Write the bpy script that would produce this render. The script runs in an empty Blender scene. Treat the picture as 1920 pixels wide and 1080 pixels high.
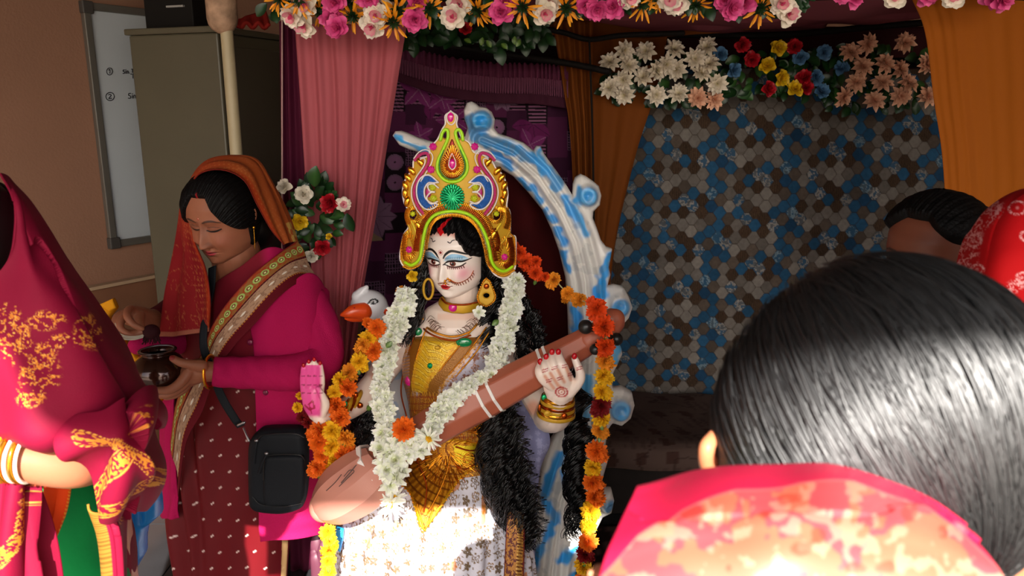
import bpy, bmesh, math, random
import numpy as np
from mathutils import Vector, Matrix
random.seed(7); RNG = np.random.default_rng(7)
S = bpy.context.scene
COL = S.collection
# ---------------------------------------------------------------- camera
FPX = 1450.0; PITCH = math.radians(13.0); CAMZ = 1.6
CP, SP = math.cos(PITCH), math.sin(PITCH)
cd = bpy.data.cameras.new('camera'); cam = bpy.data.objects.new('camera', cd); COL.objects.link(cam)
cam.location = (0, 0, CAMZ); cam.rotation_euler = (math.pi/2-PITCH, 0, 0)
cd.sensor_width = 36; cd.lens = 36*FPX/1920; cd.clip_start = 0.02
cd.dof.use_dof = True; cd.dof.focus_distance = 2.1; cd.dof.aperture_fstop = 9.0
S.camera = cam
# ---------------------------------------------------------------- light
world = bpy.data.worlds.new('world'); S.world = world; world.use_nodes = True
wn = world.node_tree.nodes; wl = world.node_tree.links
sky = wn.new('ShaderNodeTexSky'); sky.sky_type = 'NISHITA'; sky.sun_disc = False
sky.sun_elevation = math.radians(33); sky.sun_rotation = math.radians(172); sky.air_density = 1.0; sky.dust_density = 3.0
bgn = wn['Background']; bgn.inputs['Strength'].default_value = 0.27
hsv = wn.new('ShaderNodeHueSaturation'); hsv.inputs['Saturation'].default_value = 0.6
wl.new(sky.outputs[0], hsv.inputs['Color']); wl.new(hsv.outputs[0], bgn.inputs['Color'])
sl = bpy.data.lights.new('sun', 'SUN'); sl.energy = 14.5; sl.angle = math.radians(0.6); sl.color = (1.0, 0.95, 0.88)
sun = bpy.data.objects.new('sun', sl); COL.objects.link(sun); sun.location = (1, -4, 5)
sun.rotation_euler = Vector((-0.13, 1.0, -0.63)).to_track_quat('-Z', 'Y').to_euler()
vs = S.view_settings; S.display_settings.display_device = 'sRGB'
vs.view_transform = 'Standard'; vs.look = 'None'; vs.gamma = 1.0; vs.use_curve_mapping = False; vs.exposure = 0.36
S.cycles.max_bounces = 8; S.cycles.diffuse_bounces = 5; S.cycles.use_denoising = True; S.cycles.sample_clamp_indirect = 6

# ---------------------------------------------------------------- helpers
def W(px, py, Y):
    """a point of the photograph at world depth Y -> world coordinates"""
    px = np.asarray(px, float); py = np.asarray(py, float); Y = np.asarray(Y, float)
    u = (px-960)/FPX; v = (py-540)/FPX
    t = Y/(CP - v*SP)
    return np.stack(np.broadcast_arrays(t*u, Y, CAMZ + t*(-SP - v*CP)), -1)
def PXM(py, Y):
    """metres per pixel there"""
    v = (py-540)/FPX
    return Y/(CP - v*SP)/FPX
def lin(c):
    if isinstance(c, str):
        c = [int(c[i:i+2], 16)/255 for i in (0, 2, 4)]
    return np.array([x/12.92 if x <= 0.04045 else ((x+0.055)/1.055)**2.4 for x in c[:3]])
def smooth(a, b, x):
    t = np.clip((x-a)/(b-a+1e-12), 0, 1); return t*t*(3-2*t)
def mixc(C, m, col):
    """blend colour col into the array C with the mask m"""
    m = np.clip(m, 0, 1)[..., None]; C[...] = C*(1-m) + (lin(col) if isinstance(col, str) else np.asarray(col))*m
def hash2(i, j, k=0):
    n = np.sin(np.asarray(i)*127.1 + np.asarray(j)*311.7 + k*74.7)*43758.5453
    return n - np.floor(n)
def vnoise(x, y, k=0):
    xi = np.floor(x); yi = np.floor(y); xf = x-xi; yf = y-yi
    xf = xf*xf*(3-2*xf); yf = yf*yf*(3-2*yf)
    a = hash2(xi, yi, k); b = hash2(xi+1, yi, k); c = hash2(xi, yi+1, k); d = hash2(xi+1, yi+1, k)
    return (a*(1-xf)+b*xf)*(1-yf) + (c*(1-xf)+d*xf)*yf
def fbm(x, y, k=0, o=3):
    s = 0; a = 0.5
    for i in range(o):
        s = s + a*vnoise(x*2**i, y*2**i, k+i); a *= 0.5
    return s/(1-0.5**o)
MATS = {}
def mat(name, color='cccccc', rough=0.6, metal=0.0, spec=0.5, vcol=False, var=0.0, vscale=20.0, bump=0.0, bscale=60.0,
        sheen=0.0, coat=0.0, sss=0.0, trans=0.0, alpha=1.0, flake=0.0, wave=None, aniso=0.0):
    if name in MATS: return MATS[name]
    m = bpy.data.materials.new(name); m.use_nodes = True; MATS[name] = m
    nt = m.node_tree; N = nt.nodes; L = nt.links; p = N['Principled BSDF']
    p.inputs['Roughness'].default_value = rough; p.inputs['Metallic'].default_value = metal
    p.inputs['Specular IOR Level'].default_value = spec if (rough < .6 or spec != 0.5) else 0.15
    c = lin(color) if isinstance(color, str) else np.array(color)
    tc = N.new('ShaderNodeTexCoord')
    if vcol:
        a = N.new('ShaderNodeAttribute'); a.attribute_name = 'Col'; src = a.outputs['Color']
    else:
        r = N.new('ShaderNodeRGB'); r.outputs[0].default_value = (*c, 1); src = r.outputs[0]
    if var > 0:
        n = N.new('ShaderNodeTexNoise'); n.inputs['Scale'].default_value = vscale; n.inputs['Detail'].default_value = 5
        L.new(tc.outputs['Object'], n.inputs['Vector'])
        mr = N.new('ShaderNodeMapRange'); mr.inputs['From Min'].default_value = 0.25; mr.inputs['From Max'].default_value = 0.75
        mr.inputs['To Min'].default_value = 1-var; mr.inputs['To Max'].default_value = 1+var
        L.new(n.outputs['Fac'], mr.inputs['Value'])
        mx = N.new('ShaderNodeVectorMath'); mx.operation = 'SCALE'
        L.new(src, mx.inputs[0]); L.new(mr.outputs[0], mx.inputs['Scale']); src = mx.outputs[0]
    L.new(src, p.inputs['Base Color'])
    if flake > 0:      # glitter: tiny cells that each face their own way
        v = N.new('ShaderNodeTexVoronoi'); v.inputs['Scale'].default_value = flake
        L.new(tc.outputs['Object'], v.inputs['Vector'])
        geo = N.new('ShaderNodeNewGeometry'); s1 = N.new('ShaderNodeVectorMath'); s1.operation = 'SUBTRACT'
        s1.inputs[1].default_value = (.5, .5, .5); L.new(v.outputs['Color'], s1.inputs[0])
        s2 = N.new('ShaderNodeVectorMath'); s2.operation = 'SCALE'; s2.inputs['Scale'].default_value = 1.0; L.new(s1.outputs[0], s2.inputs[0])
        s3 = N.new('ShaderNodeVectorMath'); s3.operation = 'ADD'; L.new(s2.outputs[0], s3.inputs[0]); L.new(geo.outputs['Normal'], s3.inputs[1])
        s4 = N.new('ShaderNodeVectorMath'); s4.operation = 'NORMALIZE'; L.new(s3.outputs[0], s4.inputs[0]); L.new(s4.outputs[0], p.inputs['Normal'])
    elif bump > 0:
        if wave:
            n = N.new('ShaderNodeTexWave'); n.inputs['Scale'].default_value = wave; n.inputs['Distortion'].default_value = 2
            L.new(tc.outputs['Object'], n.inputs['Vector']); o = n.outputs['Fac']
        else:
            n = N.new('ShaderNodeTexNoise'); n.inputs['Scale'].default_value = bscale; n.inputs['Detail'].default_value = 4
            L.new(tc.outputs['Object'], n.inputs['Vector']); o = n.outputs['Fac']
        b = N.new('ShaderNodeBump'); b.inputs['Strength'].default_value = bump; b.inputs['Distance'].default_value = 0.01
        L.new(o, b.inputs['Height']); L.new(b.outputs[0], p.inputs['Normal'])
    if sheen: p.inputs['Sheen Weight'].default_value = sheen
    if coat: p.inputs['Coat Weight'].default_value = coat; p.inputs['Coat Roughness'].default_value = 0.1
    if sss:
        p.inputs['Subsurface Weight'].default_value = sss; p.inputs['Subsurface Scale'].default_value = 0.004
    if aniso: p.inputs['Anisotropic'].default_value = aniso
    if trans:          # thin cloth: part of the light passes through
        t = N.new('ShaderNodeBsdfTranslucent'); L.new(src, t.inputs['Color'])
        ms = N.new('ShaderNodeMixShader'); ms.inputs[0].default_value = trans
        L.new(p.outputs[0], ms.inputs[1]); L.new(t.outputs[0], ms.inputs[2]); L.new(ms.outputs[0], N['Material Output'].inputs[0])
    return m

ORG = {}
def clean(V): return np.asarray(V, float).reshape(-1, 3)
def empty(name, label, cat, base, group=None):
    o = bpy.data.objects.new(name, None); COL.objects.link(o); o.empty_display_size = 0.05
    o.location = base; ORG[o.name] = np.array(base, float)
    o['label'] = label; o['category'] = cat
    if group: o['group'] = group
    return o
def tag(o, label=None, cat=None, group=None, kind=None):
    for k, v in (('label', label), ('category', cat), ('group', group), ('kind', kind)):
        if v: o[k] = v
    return o
def make_mesh(name, V, F, m, col=None, sm=True):
    me = bpy.data.meshes.new(name)
    if isinstance(F, np.ndarray):
        k = F.shape[1]; me.vertices.add(len(V)); me.vertices.foreach_set('co', V.astype(np.float32).ravel())
        me.loops.add(F.size); me.loops.foreach_set('vertex_index', F.astype(np.int32).ravel())
        me.polygons.add(len(F)); me.polygons.foreach_set('loop_start', np.arange(0, F.size, k, dtype=np.int32))
        me.polygons.foreach_set('loop_total', np.full(len(F), k, dtype=np.int32)); me.update(calc_edges=True)
    else:
        me.from_pydata([tuple(v) for v in V], [], [tuple(int(i) for i in f) for f in F]); me.update()
    if col is not None:
        ca = me.color_attributes.new('Col', 'FLOAT_COLOR', 'POINT')
        c4 = np.ones((len(V), 4), np.float32); c4[:, :3] = np.clip(np.asarray(col).reshape(-1, 3), 0, 1)
        ca.data.foreach_set('color', c4.ravel())
    me.polygons.foreach_set('use_smooth', np.full(len(me.polygons), sm)); me.materials.append(m)
    return me
def M(name, V, F, m, parent=None, col=None, sm=True, origin=None, solid=0.0, bevel=0.0, sub=0):
    """links world-space geometry as one object, its origin at its own base"""
    V = clean(V)
    if origin is None:
        origin = np.array([(V[:, 0].min()+V[:, 0].max())/2, (V[:, 1].min()+V[:, 1].max())/2, V[:, 2].min()])
    origin = np.asarray(origin, float)
    me = make_mesh(name, V-origin, F, m, col, sm)
    o = bpy.data.objects.new(name, me); COL.objects.link(o); ORG[o.name] = origin
    if parent is not None: o.parent = parent; o.location = origin-ORG[parent.name]
    else: o.location = origin
    if bevel: b = o.modifiers.new('bevel', 'BEVEL'); b.width = bevel; b.segments = 2; b.limit_method = 'ANGLE'
    if sub: b = o.modifiers.new('sub', 'SUBSURF'); b.levels = sub; b.render_levels = sub
    if solid: b = o.modifiers.new('solid', 'SOLIDIFY'); b.thickness = solid; b.offset = 0
    return o
def inst(src_mesh, name, loc, rot=None, scale=1.0, parent=None, mats=None):
    """one more object sharing a mesh; loc in world space"""
    o = bpy.data.objects.new(name, src_mesh); COL.objects.link(o); loc = np.asarray(loc, float)
    ORG[o.name] = loc
    o.location = loc - (ORG[parent.name] if parent is not None else 0)
    if rot is not None:
        o.rotation_mode = 'QUATERNION'; o.rotation_quaternion = rot
    o.scale = (scale,)*3 if np.isscalar(scale) else scale
    if parent is not None: o.parent = parent
    return o
def join(*parts):
    V = []; F = []; n = 0
    for v, f in parts:
        v = clean(v); V.append(v); F.extend([tuple(int(i)+n for i in q) for q in f]); n += len(v)
    return np.concatenate(V), F
def gridF(nv, nu, wrap=False, off=0):
    i, j = np.meshgrid(np.arange(nv-1), np.arange(nu if wrap else nu-1), indexing='ij')
    j2 = (j+1) % nu
    return np.stack([i*nu+j, i*nu+j2, (i+1)*nu+j2, (i+1)*nu+j], -1).reshape(-1, 4)+off
def cr(P, n, closed=False):
    """Catmull-Rom through the points P, n samples"""
    P = np.asarray(P, float)
    if len(P) == 1: return np.repeat(P, n, 0)
    if len(P) == 2: return P[0]+(P[1]-P[0])*np.linspace(0, 1, n)[:, None]
    if closed: Q = np.concatenate([P[-1:], P, P[:2]]); seg = len(P)
    else: Q = np.concatenate([2*P[:1]-P[1:2], P, 2*P[-1:]-P[-2:-1]]); seg = len(P)-1
    t = np.linspace(0, seg, n, endpoint=not closed); i = np.minimum(t.astype(int), seg-1); f = (t-i)[:, None]
    a, b, c, d = Q[i], Q[i+1], Q[i+2], Q[i+3]
    return 0.5*(2*b+(c-a)*f+(2*a-5*b+4*c-d)*f*f+(3*b-3*c+d-a)*f**3)
def tube(P, r, r2=None, seg=12, cap=True, closed=False, view=(0, 1, 0)):
    """swept ellipse: r across the view, r2 along it"""
    P = np.asarray(P, float); n = len(P); r = np.broadcast_to(np.asarray(r, float), (n,)); r2 = r if r2 is None else np.broadcast_to(np.asarray(r2, float), (n,))
    T = (np.roll(P, -1, 0)-np.roll(P, 1, 0)) if closed else np.gradient(P, axis=0)
    T /= np.linalg.norm(T, axis=1)[:, None]+1e-12
    d = np.array(view, float); A = np.cross(T, d); ln = np.linalg.norm(A, axis=1)
    bad = ln < 0.15
    if bad.any(): A[bad] = np.cross(T[bad], np.array([0.0, 0.3, 1.0]))
    A /= np.linalg.norm(A, axis=1)[:, None]+1e-12
    for i in range(1, n):
        if np.dot(A[i], A[i-1]) < 0: A[i] = -A[i]
    B = np.cross(A, T)
    if cap and not closed:      # rounded ends
        k = 4; ph = np.linspace(0, math.pi/2, k, endpoint=False)
        h = [P[0]-T[0]*r[0]*math.cos(p) for p in ph]; t_ = [P[-1]+T[-1]*r[-1]*math.cos(p) for p in ph[::-1]]
        s0 = np.maximum(np.sin(ph), 0.02)
        P = np.concatenate([h, P, t_]); A = np.concatenate([np.repeat(A[:1], k, 0), A, np.repeat(A[-1:], k, 0)]); B = np.concatenate([np.repeat(B[:1], k, 0), B, np.repeat(B[-1:], k, 0)])
        r = np.concatenate([r[0]*s0, r, r[-1]*s0[::-1]]); r2 = np.concatenate([r2[0]*s0, r2, r2[-1]*s0[::-1]]); n = len(P)
    a = np.linspace(0, 2*math.pi, seg, endpoint=False)
    V = P[:, None]+A[:, None]*(r[:, None]*np.cos(a))[..., None]+B[:, None]*(r2[:, None]*np.sin(a))[..., None]
    F = gridF(n, seg, True).tolist()
    if closed:
        F += [((n-1)*seg+j, (n-1)*seg+(j+1) % seg, (j+1) % seg, j) for j in range(seg)]
    else: F += [tuple(range(seg-1, -1, -1)), tuple(range((n-1)*seg, n*seg))]
    return V.reshape(-1, 3), F
def ptube(pts, n=None, seg=12, cap=True, flat=1.0, closed=False):
    """tube through (px, py, Y, radius in px)"""
    P = cr(pts, n or max(8, 6*len(pts)), closed); r = np.maximum(P[:, 3], 0.3)*PXM(P[:, 1], P[:, 2])
    return tube(W(P[:, 0], P[:, 1], P[:, 2]), r, r*flat, seg, cap, closed)
def ball(c, r, nu=24, nv=14):
    c = np.asarray(c, float); r = np.broadcast_to(np.asarray(r, float), (3,))
    th = np.linspace(0, math.pi, nv); ph = np.linspace(0, 2*math.pi, nu, endpoint=False)
    V = np.stack([np.outer(np.sin(th), np.cos(ph)), np.outer(np.sin(th), np.sin(ph)), np.outer(np.cos(th), np.ones(nu))], -1)
    return (V*r+c).reshape(-1, 3), gridF(nv, nu, True).tolist()
def pball(px, py, Y, rx, ry=None, rz=None, nu=24, nv=14):
    s = PXM(py, Y); ry = rx if ry is None else ry; rz = rx if rz is None else rz
    return ball(W(px, py, Y), (rx*s, rz*s, ry*s), nu, nv)
def box(x0, x1, y0, y1, z0, z1, ang=0, c=None):
    V = np.array([(x, y, z) for z in (z0, z1) for x, y in ((x0, y0), (x1, y0), (x1, y1), (x0, y1))], float)
    if ang:
        c = np.array(c if c is not None else ((x0+x1)/2, (y0+y1)/2)); ca, sa = math.cos(ang), math.sin(ang)
        d = V[:, :2]-c; V[:, :2] = c+np.stack([d[:, 0]*ca-d[:, 1]*sa, d[:, 0]*sa+d[:, 1]*ca], -1)
    return V, [(3, 2, 1, 0), (4, 5, 6, 7), (0, 1, 5, 4), (1, 2, 6, 5), (2, 3, 7, 6), (3, 0, 4, 7)]
def sheet(rows, nu, nv, fold=None):
    """cloth through rows of (px, py, Y); fold(S, T) pushes it along its normal, in metres"""
    R = np.stack([cr(r, nu) for r in rows]); G = np.stack([cr(R[:, j], nv) for j in range(nu)], 1)
    V = W(G[..., 0], G[..., 1], G[..., 2])
    Sg, Tg = np.meshgrid(np.linspace(0, 1, nu), np.linspace(0, 1, nv))
    if fold is not None:
        n = np.cross(np.gradient(V, axis=1), np.gradient(V, axis=0)); n /= np.linalg.norm(n, axis=-1)[..., None]+1e-12
        n *= np.where(n[..., 1:2] > 0, -1, 1)
        V = V+n*fold(Sg, Tg)[..., None]
    return V, gridF(nv, nu), Sg, Tg, G
def fuse(parts, voxel, it=6, fac=0.5):
    """union of closed shapes as one continuous skin"""
    V, F = join(*parts); me = make_mesh('tmp', V, F, mat('plain')); o = bpy.data.objects.new('tmp', me); COL.objects.link(o)
    r = o.modifiers.new('r', 'REMESH'); r.mode = 'VOXEL'; r.voxel_size = voxel
    if it: s = o.modifiers.new('s', 'SMOOTH'); s.iterations = it; s.factor = fac
    dg = bpy.context.evaluated_depsgraph_get(); ev = o.evaluated_get(dg); em = ev.to_mesh()
    n = len(em.vertices); v = np.empty(n*3, np.float32); em.vertices.foreach_get('co', v)
    nl = len(em.loops); li = np.empty(nl, np.int32); em.loops.foreach_get('vertex_index', li)
    quads = nl == 4*len(em.polygons)
    f = li.reshape(-1, 4) if quads else [tuple(p.vertices) for p in em.polygons]
    ev.to_mesh_clear(); bpy.data.objects.remove(o); bpy.data.meshes.remove(me)
    return v.reshape(-1, 3).astype(float), f
def poly_dist(P, poly):
    """distance to the closed outline and the nearest point on it"""
    P = np.asarray(P, float); A = np.asarray(poly, float); B = np.roll(A, -1, 0)
    best = np.full(len(P), 1e18); near = np.zeros_like(P)
    for a, b in zip(A, B):
        d = b-a; t = np.clip(((P-a)@d)/(d@d+1e-12), 0, 1); q = a+t[:, None]*d; e = ((P-q)**2).sum(1)
        m = e < best; best[m] = e[m]; near[m] = q[m]
    return np.sqrt(best), near
def inside(P, poly):
    A = np.asarray(poly, float); B = np.roll(A, -1, 0); x, y = P[:, 0], P[:, 1]; r = np.zeros(len(P), bool)
    for (x1, y1), (x2, y2) in zip(A, B):
        if y1 == y2: continue
        c = ((y1 > y) != (y2 > y)) & (x < (x2-x1)*(y-y1)/(y2-y1)+x1); r ^= c
    return r
def line_dist(P, line):
    A = np.asarray(line, float); best = np.full(len(P), 1e18)
    for a, b in zip(A[:-1], A[1:]):
        d = b-a; t = np.clip(((P-a)@d)/(d@d+1e-12), 0, 1); e = ((P-(a+t[:, None]*d))**2).sum(1); best = np.minimum(best, e)
    return np.sqrt(best)
def slab(poly, Y, thick, res=2.0, round_px=8, front=1.0, holes=()):
    """solid cut-out with rounded edges. poly in px, Y(px,py) its middle, thick in metres. Returns V, F, px grid of the verts"""
    A = np.asarray(poly, float); x0, y0 = A.min(0)-res; x1, y1 = A.max(0)+res
    xs = np.arange(x0, x1+res, res); ys = np.arange(y0, y1+res, res)
    cx, cy = np.meshgrid((xs[:-1]+xs[1:])/2, (ys[:-1]+ys[1:])/2); cm = inside(np.stack([cx.ravel(), cy.ravel()], 1), A)
    for h in holes: cm &= ~inside(np.stack([cx.ravel(), cy.ravel()], 1), h)
    cm = cm.reshape(cx.shape); ny, nx = len(ys), len(xs)
    X, Yp = np.meshgrid(xs, ys); used = np.zeros((ny, nx), bool); full = np.ones((ny, nx), bool)
    used[:-1, :-1] |= cm; used[1:, :-1] |= cm; used[:-1, 1:] |= cm; used[1:, 1:] |= cm
    pad = np.zeros((ny+1, nx+1), bool); pad[1:-1, 1:-1] = cm
    full = pad[:-1, :-1] & pad[1:, :-1] & pad[:-1, 1:] & pad[1:, 1:]
    idx = -np.ones((ny, nx), int); idx[used] = np.arange(used.sum()); P = np.stack([X[used], Yp[used]], 1)
    d, near = poly_dist(P, A)
    for h in holes:
        d2, n2 = poly_dist(P, h); m = d2 < d; d[m] = d2[m]; near[m] = n2[m]
    edge = ~full[used]; P[edge] = near[edge]; d[edge] = 0
    prof = np.sqrt(np.clip(1-(1-np.clip(d/round_px, 0, 1))**2, 0, 1))
    iy, ix = np.nonzero(cm); Q = np.stack([idx[iy, ix], idx[iy, ix+1], idx[iy+1, ix+1], idx[iy+1, ix]], 1)
    Y0 = Y(P[:, 0], P[:, 1]) if callable(Y) else np.full(len(P), float(Y)); n = len(P)
    h = thick/2*(0.25+0.75*prof)
    V = np.concatenate([W(P[:, 0], P[:, 1], Y0)-np.outer(h*front, [0, 1, 0]), W(P[:, 0], P[:, 1], Y0)+np.outer(h, [0, 1, 0])])
    # rim
    e = {}
    for q in Q:
        for a, b in ((q[0], q[1]), (q[1], q[2]), (q[2], q[3]), (q[3], q[0])):
            if (b, a) in e: del e[(b, a)]
            else: e[(a, b)] = 1
    rim = np.array([(b, a, a+n, b+n) for a, b in e])
    F = np.concatenate([Q, Q[:, ::-1]+n, rim])
    return V, F, np.concatenate([P, P]), np.concatenate([d, d])
def quat(direction, roll=0.0):
    q = Vector(direction).to_track_quat('Z', 'Y'); return q @ Matrix.Rotation(roll, 3, 'Z').to_quaternion()
def struct(o): o['kind'] = 'structure'; return o
# ================================================================ THE SETTING
m_wall = mat('wall_paint', '8a6450', 0.8, var=0.05, vscale=3, bump=0.15, bscale=120)
m_floor = mat('dark_tile', '2a2a2c', 0.25, var=0.15, vscale=8)
m_grout = mat('grout', '55524c', 0.9)
WA = np.array([-1.5, 2.8]); WD = np.array([0.53, 0.848])       # the left wall runs away to the right
WN = np.array([0.848, -0.53])                                  # its normal, into the room
def on_wall(px, py, off=0.0):
    d = W(px, py, 1.0)-np.array([0, 0, CAMZ]); a = WA+WN*off
    t = (a@WN)/(d[..., :2]@WN); p = d*np.asarray(t)[..., None]+np.array([0, 0, CAMZ]); return p
def wall_pt(s, z, off=0.0): p = WA+WD*s+WN*off; return np.array([p[0], p[1], z])
def wall_box(s0, s1, z0, z1, o0, o1):
    V = [wall_pt(s, z, o) for z in (z0, z1) for s, o in ((s0, o1), (s1, o1), (s1, o0), (s0, o0))]
    return np.array(V), [(3, 2, 1, 0), (4, 5, 6, 7), (0, 1, 5, 4), (1, 2, 6, 5), (2, 3, 7, 6), (3, 0, 4, 7)]
fl = struct(M('floor', *box(-4, 3.2, -1.2, 3.6, -0.12, -0.012), m_grout, sm=False))
k = 0
for i in range(-6, 5):
    for j in range(2, 7):
        x = i*0.5+0.02; y = 0.3+j*0.45
        V, F = box(x-0.247, x+0.247, y-0.222, y+0.222, -0.012, 0.0)
        if k == 0: t0 = M('tile', V, F, m_floor, fl, sm=False, bevel=0.002)
        else: inst(t0.data, 'tile', ((x, y, -0.012)), None, 1, fl)
        k += 1
m_ground = mat('outer_paving', 'b5ada0', 0.9, var=0.1, vscale=2)
struct(M('floor', *box(-9, 9, -14, -1.2, -0.16, -0.02), m_ground, sm=False))
struct(M('wall_left', *wall_box(-3.6, 0.66, 0, 2.6, -0.12, 0), m_wall, sm=False))
struct(M('wall_back', *box(-1.4, 2.7, 3.36, 3.48, 0, 2.6), m_wall, sm=False))
struct(M('wall_right', *box(2.6, 2.72, -0.3, 3.48, 0, 2.6), m_wall, sm=False))
# the roof reaches out over the onlookers; its unseen front edge steps back on the left to set where sunlight falls
rv = [(-4.2, -1.08), (-0.36, -1.12), (-0.28, -1.30), (-0.20, -1.37), (2.72, -1.38), (2.72, 3.48), (-4.2, 3.48)]
RV = np.array([(x, y, z) for z in (2.6, 2.74) for x, y in rv]); RF = [tuple(range(6, -1, -1)), tuple(range(7, 14))]+[(i, (i+1) % 7, (i+1) % 7+7, i+7) for i in range(7)]
struct(M('ceiling', RV, RF, mat('ceiling_paint', '4a423c', 0.9), sm=False))
# wooden dado at the foot of the left wall
m_wood = mat('dado_wood', '6a4530', 0.55, var=0.25, vscale=6, bump=0.1, bscale=30)
zt = on_wall(200, 535)[2]
dd = struct(M('trim_1', *wall_box(-3.4, 0.6, 0, zt, 0, 0.03), m_wood, sm=False, bevel=0.004))
struct(M('trim_2', *wall_box(-3.4, 0.6, zt, zt+0.012, 0, 0.04), mat('dado_cap', 'a08468', 0.5), sm=False))
# ---------------------------------------------------------------- whiteboard
def sz(px, py): p = on_wall(px, py); return (p[:2]-WA)@WD, p[2]
sb, zb = sz(192, 466); s1_, ztop = sz(158, 8); s0 = (sb+s1_)/2; s1 = s0+0.95
wb = empty('whiteboard', 'tall whiteboard with grey metal frame on left wall, half hidden by cabinet', 'whiteboard', wall_pt(s0, zb, 0.02))
m_board = mat('board_white', 'aaaeb2', 0.35, var=0.03, vscale=4); m_alu = mat('grey_aluminium', '6d675f', 0.4, 0.5)
M('panel', *wall_box(s0+0.01, s1, zb+0.01, ztop, 0.006, 0.016), m_board, wb, sm=False)
for a in ((s0, s1, zb, zb+0.026), (s0, s1, ztop-0.02, ztop+0.006), (s0, s0+0.026, zb, ztop), (s1-0.02, s1, zb, ztop)):
    M('frame_rail', *wall_box(*a, 0.004, 0.026), m_alu, wb, sm=False, bevel=0.003)
for z in (zb-0.004, ztop-0.032):
    M('corner_cap', *wall_box(s0-0.004, s0+0.036, z, z+0.042, 0.004, 0.03), mat('dark_plastic', '3c3733', 0.5), wb, sm=False, bevel=0.004)
m_ink = mat('marker_ink', '15151c', 0.6)
def strokes(name, lines, r=0.9):
    P = []
    for l in lines:
        pts = cr([(x, y) for x, y in l], 6*len(l)) if len(l) > 2 else np.array(l, float)
        q = np.array([on_wall(x, y, 0.0172) for x, y in pts]); P.append(tube(q, r*0.0018, 0.0006, 5))
    return M(name, *join(*P), m_ink, wb)
def ring(cx, cy, rx, ry): return [(cx+rx*math.cos(a), cy+ry*math.sin(a)) for a in np.linspace(0, 2*math.pi, 9)]
strokes('written_number', [ring(205.5, 134, 5.5, 6.5), [(204, 131.5), (206, 130.5), (206, 137.5)]])
strokes('written_number', [ring(206.5, 181, 8, 7.5), [(203.5, 178), (206.5, 177), (208.5, 179), (204, 184.5), (209.5, 184.5)]])
strokes('written_text', [[(233.5, 131), (231, 131.5), (231, 134), (233.5, 135), (233, 137.5), (230.5, 137.5)], [(236, 133), (236, 137.5)], [(236, 130.6), (236, 131)],
                         [(238.5, 137.5), (238.5, 133.5), (240.5, 133.5), (241.5, 137.5)],
                         [(246.5, 129.8), (256, 130)], [(248.5, 130), (248, 136)], [(253, 130), (253.5, 136)], [(245, 139), (257.5, 139.3)],
                         [(249, 141), (249.3, 146.5)], [(254, 141), (251.8, 143.5), (254, 146.5), (256, 143.5), (254, 141)]])
strokes('written_text', [[(245, 175), (241.5, 175.5), (241.5, 179), (245, 180.5), (244.5, 184), (240.5, 184)], [(248.3, 179), (248.3, 184)], [(248.3, 175.8), (248.3, 176.2)],
                         [(251, 184), (251, 179.3), (253.5, 179), (254.5, 184)], [(256, 173.5), (258, 172.5), (259, 174.5), (256.3, 177.5), (259.5, 177.5)]])
# ---------------------------------------------------------------- steel cabinet
cabC = np.array([-0.945, 2.6]); ux = np.array([-0.946, 0.324]); uy = np.array([0.324, 0.946])
def cab(a0, a1, b0, b1, z0, z1):
    V = []
    for z in (z0, z1):
        for a, b in ((a0, b0), (a1, b0), (a1, b1), (a0, b1)): p = cabC+ux*a+uy*b; V.append((p[0], p[1], z))
    return np.array(V), [(0, 1, 2, 3), (7, 6, 5, 4), (4, 5, 1, 0), (5, 6, 2, 1), (6, 7, 3, 2), (7, 4, 0, 3)]
cb = empty('steel_cabinet', 'tall olive grey steel cabinet in front of whiteboard', 'cabinet', (cabC[0], cabC[1], 0))
m_cab = mat('olive_enamel', '4e4838', 0.45, var=0.08, vscale=5, bump=0.06, bscale=12)
cz = W(430, 48, 2.6)[2]
M('body', *cab(0, 0.36, 0, 0.42, 0.0, cz-0.02), m_cab, cb, sm=False, bevel=0.006)
M('top_panel', *cab(-0.01, 0.37, -0.01, 0.43, cz-0.02, cz), m_cab, cb, sm=False, bevel=0.004)
M('side_door', *cab(-0.008, 0.0, 0.03, 0.39, 0.12, cz-0.06), mat('olive_dark', '4a4336', 0.45), cb, sm=False, bevel=0.003)
M('lock_plate', *cab(-0.016, -0.006, 0.06, 0.085, 0.9, 1.05), m_alu, cb, sm=False, bevel=0.003)
# things on the cabinet
bx = empty('storage_box', 'black box standing on top of steel cabinet', 'box', (*(cabC+ux*0.28+uy*0.12), cz))
M('body', *cab(0.14, 0.34, 0.06, 0.24, cz, cz+0.34), mat('black_card', '14110f', 0.7), bx, sm=False, bevel=0.004)
M('label_strip', *cab(0.17, 0.24, 0.052, 0.06, cz+0.07, cz+0.076), mat('grey_strip', '8d8a86', 0.5), bx, sm=False)
V, F, Sg, Tg, G = sheet([[(440, 40, 2.72), (470, 30, 2.78), (500, 22, 2.8)], [(432, 50, 2.70), (470, 48, 2.72), (505, 50, 2.74)]], 24, 10, lambda s, t: 0.01*np.sin(s*20)*t)
tag(M('folded_cloth', V, F, mat('red_cloth', '8a1f18', 0.8, bump=0.2), solid=0.012), 'small folded red cloth on top of steel cabinet', 'cloth')
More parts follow.
